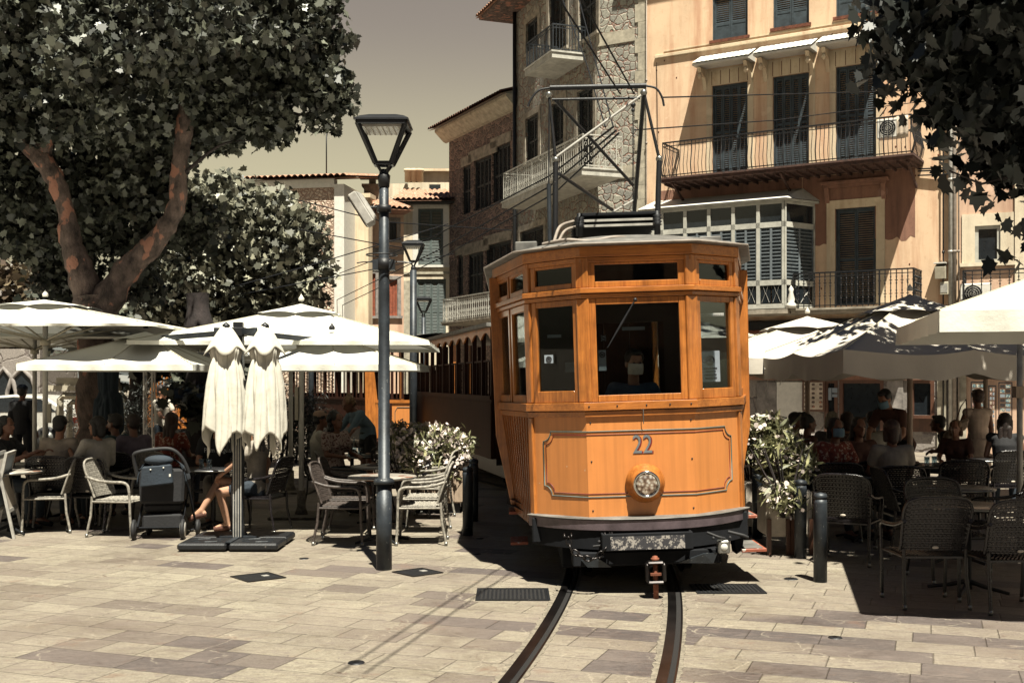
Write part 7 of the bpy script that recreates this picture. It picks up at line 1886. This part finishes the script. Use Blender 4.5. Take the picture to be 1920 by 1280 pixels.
        if hs == 'curly':
            for _ in range(46): a = random.uniform(0, 6.28); b_ = random.uniform(-.9, 1.4); mb.ball(H_(.10 * math.cos(a) * math.cos(b_), .045 + .095 * abs(math.sin(a)) * math.cos(b_) - .01, .03 + .11 * math.sin(b_)), random.uniform(.024, .036), 6, 5)
            for _ in range(30): mb.ball(H_(random.uniform(-.10, .10), random.uniform(.03, .12), random.uniform(-.22, .0)), .036, 6, 5)
    sm_join('hair', hair, t, hairf, .009, 2)
    mb = MB()
    for s in (-1, 1): mb.ball(H_(.029 * s, -.0815, .018), (.012, .006, .007), 8, 6, Rh)
    mb.build('eyes', 'ink', t)
    if mask:
        def mf(u, v): a = (u - .5) * 2.3; r = .083 + .010 * math.cos(a) * math.sin(PI * v); return H_(r * math.sin(a) * .92, .005 - r * math.cos(a) * 1.18 - .012 * math.cos(a), .012 - .10 * v)
        mb = MB(); mb.grid(mf, 16, 8); mb.build('face_mask', 'cloth_white' if mask == 'white' else 'cloth_mask', t, solid=.003)
    if cap_:
        mb = MB(); mb.ball(H_(0, .02, .075), (.093, .105, .070), 14, 8, Rh); mb.tube([H_(-.05, -.085, .075), H_(0, -.16, .068), H_(.05, -.085, .075)], [.012, .014, .012], 8); mb.build('cap', cap_, t)
    return t
random.seed(21)
def seat(px, D): return (X(px, D), D, 0)
# driver in the cab
dl = thing  # (local name kept short)
dr = person('tram driver in a navy shirt and white face mask behind the front window', (X(1188, 10.45), 10.45, .64), .12, 'sit', 'skin', 'cloth_denim', 'cloth_black', 'hair_black', 'short', .9, ov=dict(pelvis=(0, 0, .55), look=(.10, -1, -.12), elb=(.30, -.05, .80), wr=(.33, -.26, .86), head=(0, -.03, 1.26)), mask='white', voxel=.009, shoes='cloth_black')
dr.location.z = .69
mb = MB(); mb.box(-.22, .22, -.20, .22, .38, .43); mb.lathe([(.001, .0), (.16, 0), (.16, .03), (.04, .05), (.04, .38), (.001, .38)], n=14)
sto = thing('driver_stool', 'stool under the tram driver, hidden by the orange dash', 'stool', (dr.location.x, dr.location.y + .02, .66)); mb.build('stool', 'black_soft', sto)
# left terrace
person('woman in a dark tee at the left edge holding out both hands over the table', seat(10, 14.2), H - .2, 'sit', 'skin_dark', 'cloth_black', 'cloth_navy', 'hair_black', 'bob', .45, ov=dict(elb=(.20, -.22, .82), wr=(.13, -.48, .92)))
person('man seen from behind in a plain white T-shirt, beside the left pole', seat(112, 14.3), PI, 'sit', 'skin', 'cloth_cream', 'cloth_navy', 'hair_black', 'short', .6)
person('woman in a loose white blouse facing left, with a dark bob', seat(182, 14.1), -2.2, 'sit', 'skin', 'cloth_white', 'cloth_navy', 'hair_black', 'bob', .95, ov=dict(elbR=(.22, -.12, .80), wrR=(.12, -.40, .95), look=(.3, -1, 0)))
person('person in a dark teal shirt leaning a head on one hand', seat(216, 15.1), -1.9, 'sit', 'skin_dark', 'cloth_teal', 'cloth_navy', 'hair_black', 'short', 1.2, ov=dict(elbR=(.20, -.25, .80), wrR=(.07, -.16, 1.10)))
person('older man in a lilac shirt seen from behind near the stroller', seat(250, 15.0), -2.4, 'sit', 'skin_dark', 'cloth_lilac', 'cloth_navy', 'hair_brown', 'short', 1.5)
person('long-haired woman in a red patterned top behind the stroller', seat(322, 15.8), PI - .3, 'sit', 'skin_dark', 'cloth_floral', 'cloth_navy', 'hair_auburn', 'long', .5)
person('man in a white tee standing by the orange carriage, reaching right', seat(304, 21.5), 1.2, 'stand', 'skin', 'cloth_white', 'cloth_navy', 'hair_brown', 'short', .5, ov=dict(elb=(.20, -.12, 1.15), wr=(.13, -.40, 1.02)))
person('figure in black with a pale cap standing in front of the white car', seat(42, 20.5), PI, 'stand', 'skin_dark', 'cloth_black', 'cloth_black', 'hair_black', 'short', 1.6, cap_='cloth_navy')
wl_ = person('woman with crossed bare legs and sandals, half hidden by the mast', seat(478, 13.75), -H + .05, 'sit', 'skin_pale', 'cloth_sand', 'cloth_navy', 'hair_brown', 'long', .5, skirt=True, voxel=.009, ov=dict(hip=(.09, -.02, .53), kneeL=(-.03, -.42, .60), ankL=(.06, -.62, .26), toeL=(.07, -.74, .16), kneeR=(.07, -.40, .47), ankR=(.02, -.32, .09), toeR=(.02, -.45, .04), elbL=(-.24, .12, .80), wrL=(-.25, .10, .70), elbR=(.22, -.16, .84), wrR=(.10, -.36, .70)), shoes='cloth_brown')
bt = person('man in a black T-shirt with white blackletter on it, face hidden by a folded parasol', seat(408, 14.5), .25, 'sit', 'skin', 'cloth_black', 'cloth_sand', 'hair_black', 'short', .5)
text('lettering', 'Palm Angels', .085, 'paper', bt, (0, -.128, .93), sx=.8)
person('man in a pink cap and white tee looking at his phone hand', seat(600, 16.5), H + .25, 'sit', 'skin_dark', 'cloth_white', 'cloth_sand', 'hair_black', 'short', .5, cap_='cloth_beige', ov=dict(elbL=(-.16, -.26, .80), wrL=(-.06, -.44, 1.04), elbR=(.2, -.2, .76), wrR=(.12, -.42, .78)))
person('curly dark-haired woman in a patterned top beside the man in the cap', seat(630, 16.0), .9, 'sit', 'skin_dark', 'cloth_pattern', 'cloth_navy', 'hair_black', 'curly', .6)
person('woman with a fair bun and pale blue off-shoulder top bending over the table', seat(690, 17.4), -1.0, 'stand', 'skin_dark', 'cloth_paleblue', 'cloth_black', 'hair_fair', 'bun', 1.2, skirt=True, ov=dict(chest=(0, -.12, 1.22), neck=(0, -.22, 1.36), head=(0, -.32, 1.44), sh=(.17, -.20, 1.30), elb=(.20, -.36, 1.08), wr=(.12, -.52, .92), look=(0, -1, -.5)))
# right terrace
person('woman in a striped pale scoop-neck top seen from behind, with auburn hair', seat(1672, 12.75), PI, 'sit', 'skin_dark', 'cloth_sand', 'cloth_navy', 'hair_auburn', 'bob', .5)
person('woman in a blue face mask and red floral blouse', seat(1566, 13.4), .35, 'sit', 'skin_dark', 'cloth_floral', 'cloth_navy', 'hair_black', 'bob', .7, mask='blue', ov=dict(elb=(.22, -.10, .80), wr=(.10, -.34, .78)))
person('dark-haired woman in a taupe blouse facing the camera beside the masked woman', seat(1610, 13.7), .15, 'sit', 'skin_dark', 'cloth_brown', 'cloth_navy', 'hair_black', 'long', .7)
person('white-haired guest seen from behind at the back table', seat(1560, 16.2), PI - .2, 'sit', 'skin', 'cloth_grey', 'cloth_navy', 'hair_white', 'bob', .8)
person('brown-haired guest in a checked shirt seen from behind', seat(1588, 16.1), PI, 'sit', 'skin', 'cloth_check', 'cloth_navy', 'hair_auburn', 'bob', .8)
person('man in a white shirt seen from behind resting an arm beside his head', seat(1635, 16.4), PI - .2, 'sit', 'skin_dark', 'cloth_white', 'cloth_navy', 'hair_black', 'short', .9, ov=dict(elbR=(.36, -.1, 1.08), wrR=(.14, -.16, 1.22)))
person('waiter in dark clothes and a mask bending over the right terrace tables', seat(1688, 15.3), -.9, 'stand', 'skin', 'cloth_brown', 'cloth_black', 'hair_black', 'short', .5, mask='blue', ov=dict(pelvis=(0, .10, .95), waist=(0, .02, 1.10), chest=(0, -.16, 1.30), neck=(0, -.28, 1.44), head=(0, -.36, 1.55), sh=(.18, -.24, 1.36), elb=(.26, -.34, 1.10), wr=(.14, -.50, .92), look=(0, -1, -.5)))
person('young man in profile with short black hair near the white wall', seat(1492, 15.9), 1.2, 'sit', 'skin_dark', 'cloth_black', 'cloth_navy', 'hair_black', 'short', .6)
person('woman with a bare shoulder in front of the young man in profile', seat(1514, 15.0), 1.8, 'sit', 'skin_dark', 'cloth_brown', 'cloth_navy', 'hair_black', 'bun', 0)
dw = person('woman standing with her back turned, in a long pale sleeveless dress', seat(1833, 16.4), PI + .15, 'stand', 'skin_dark', 'cloth_dress', 'cloth_dress', 'hair_auburn', 'short', 0, skirt='dress', ov=dict(elbR=(.27, -.06, 1.12), wrR=(.26, -.30, 1.02)), scale=.97)
bagt = thing('handbag', 'tan handbag carried at the left side of the standing woman in the pale dress', 'handbag', (X(1796, 16.1), 16.1, 1.02), .2)
mb = MB(); mb.prism([(-.18, 0, -.06), (.16, 0, .10), (.20, 0, .26), (.02, 0, .20), (-.20, 0, .02)], (0, .10, 0)); mb.build('body', 'planter_wood', bagt, .03); mb = MB(); mb.tube([(.0, .05, .20), (.08, .05, .42), (.16, .05, .52), (.18, .05, .26)], .010, 6); mb.build('strap', 'brown_wood', bagt)
person('long-haired woman with bare shoulders seated at the right edge', seat(1884, 15.6), PI - .4, 'sit', 'skin_dark', 'cloth_black', 'cloth_navy', 'hair_brown', 'long', 0)
person('dark-haired guest bowed over the table left of the standing woman', seat(1790, 16.9), -H - .4, 'sit', 'skin_dark', 'cloth_black', 'cloth_navy', 'hair_black', 'short', .5, ov=dict(chest=(0, -.10, .90), neck=(0, -.18, 1.04), head=(0, -.24, 1.16), sh=(.17, -.14, 1.0)))
person('fair-haired child leaning beside the woman in the pale dress', seat(1792, 15.9), -.6, 'sit', 'skin', 'cloth_brown', 'cloth_brown', 'hair_fair', 'bob', .5, scale=.92)
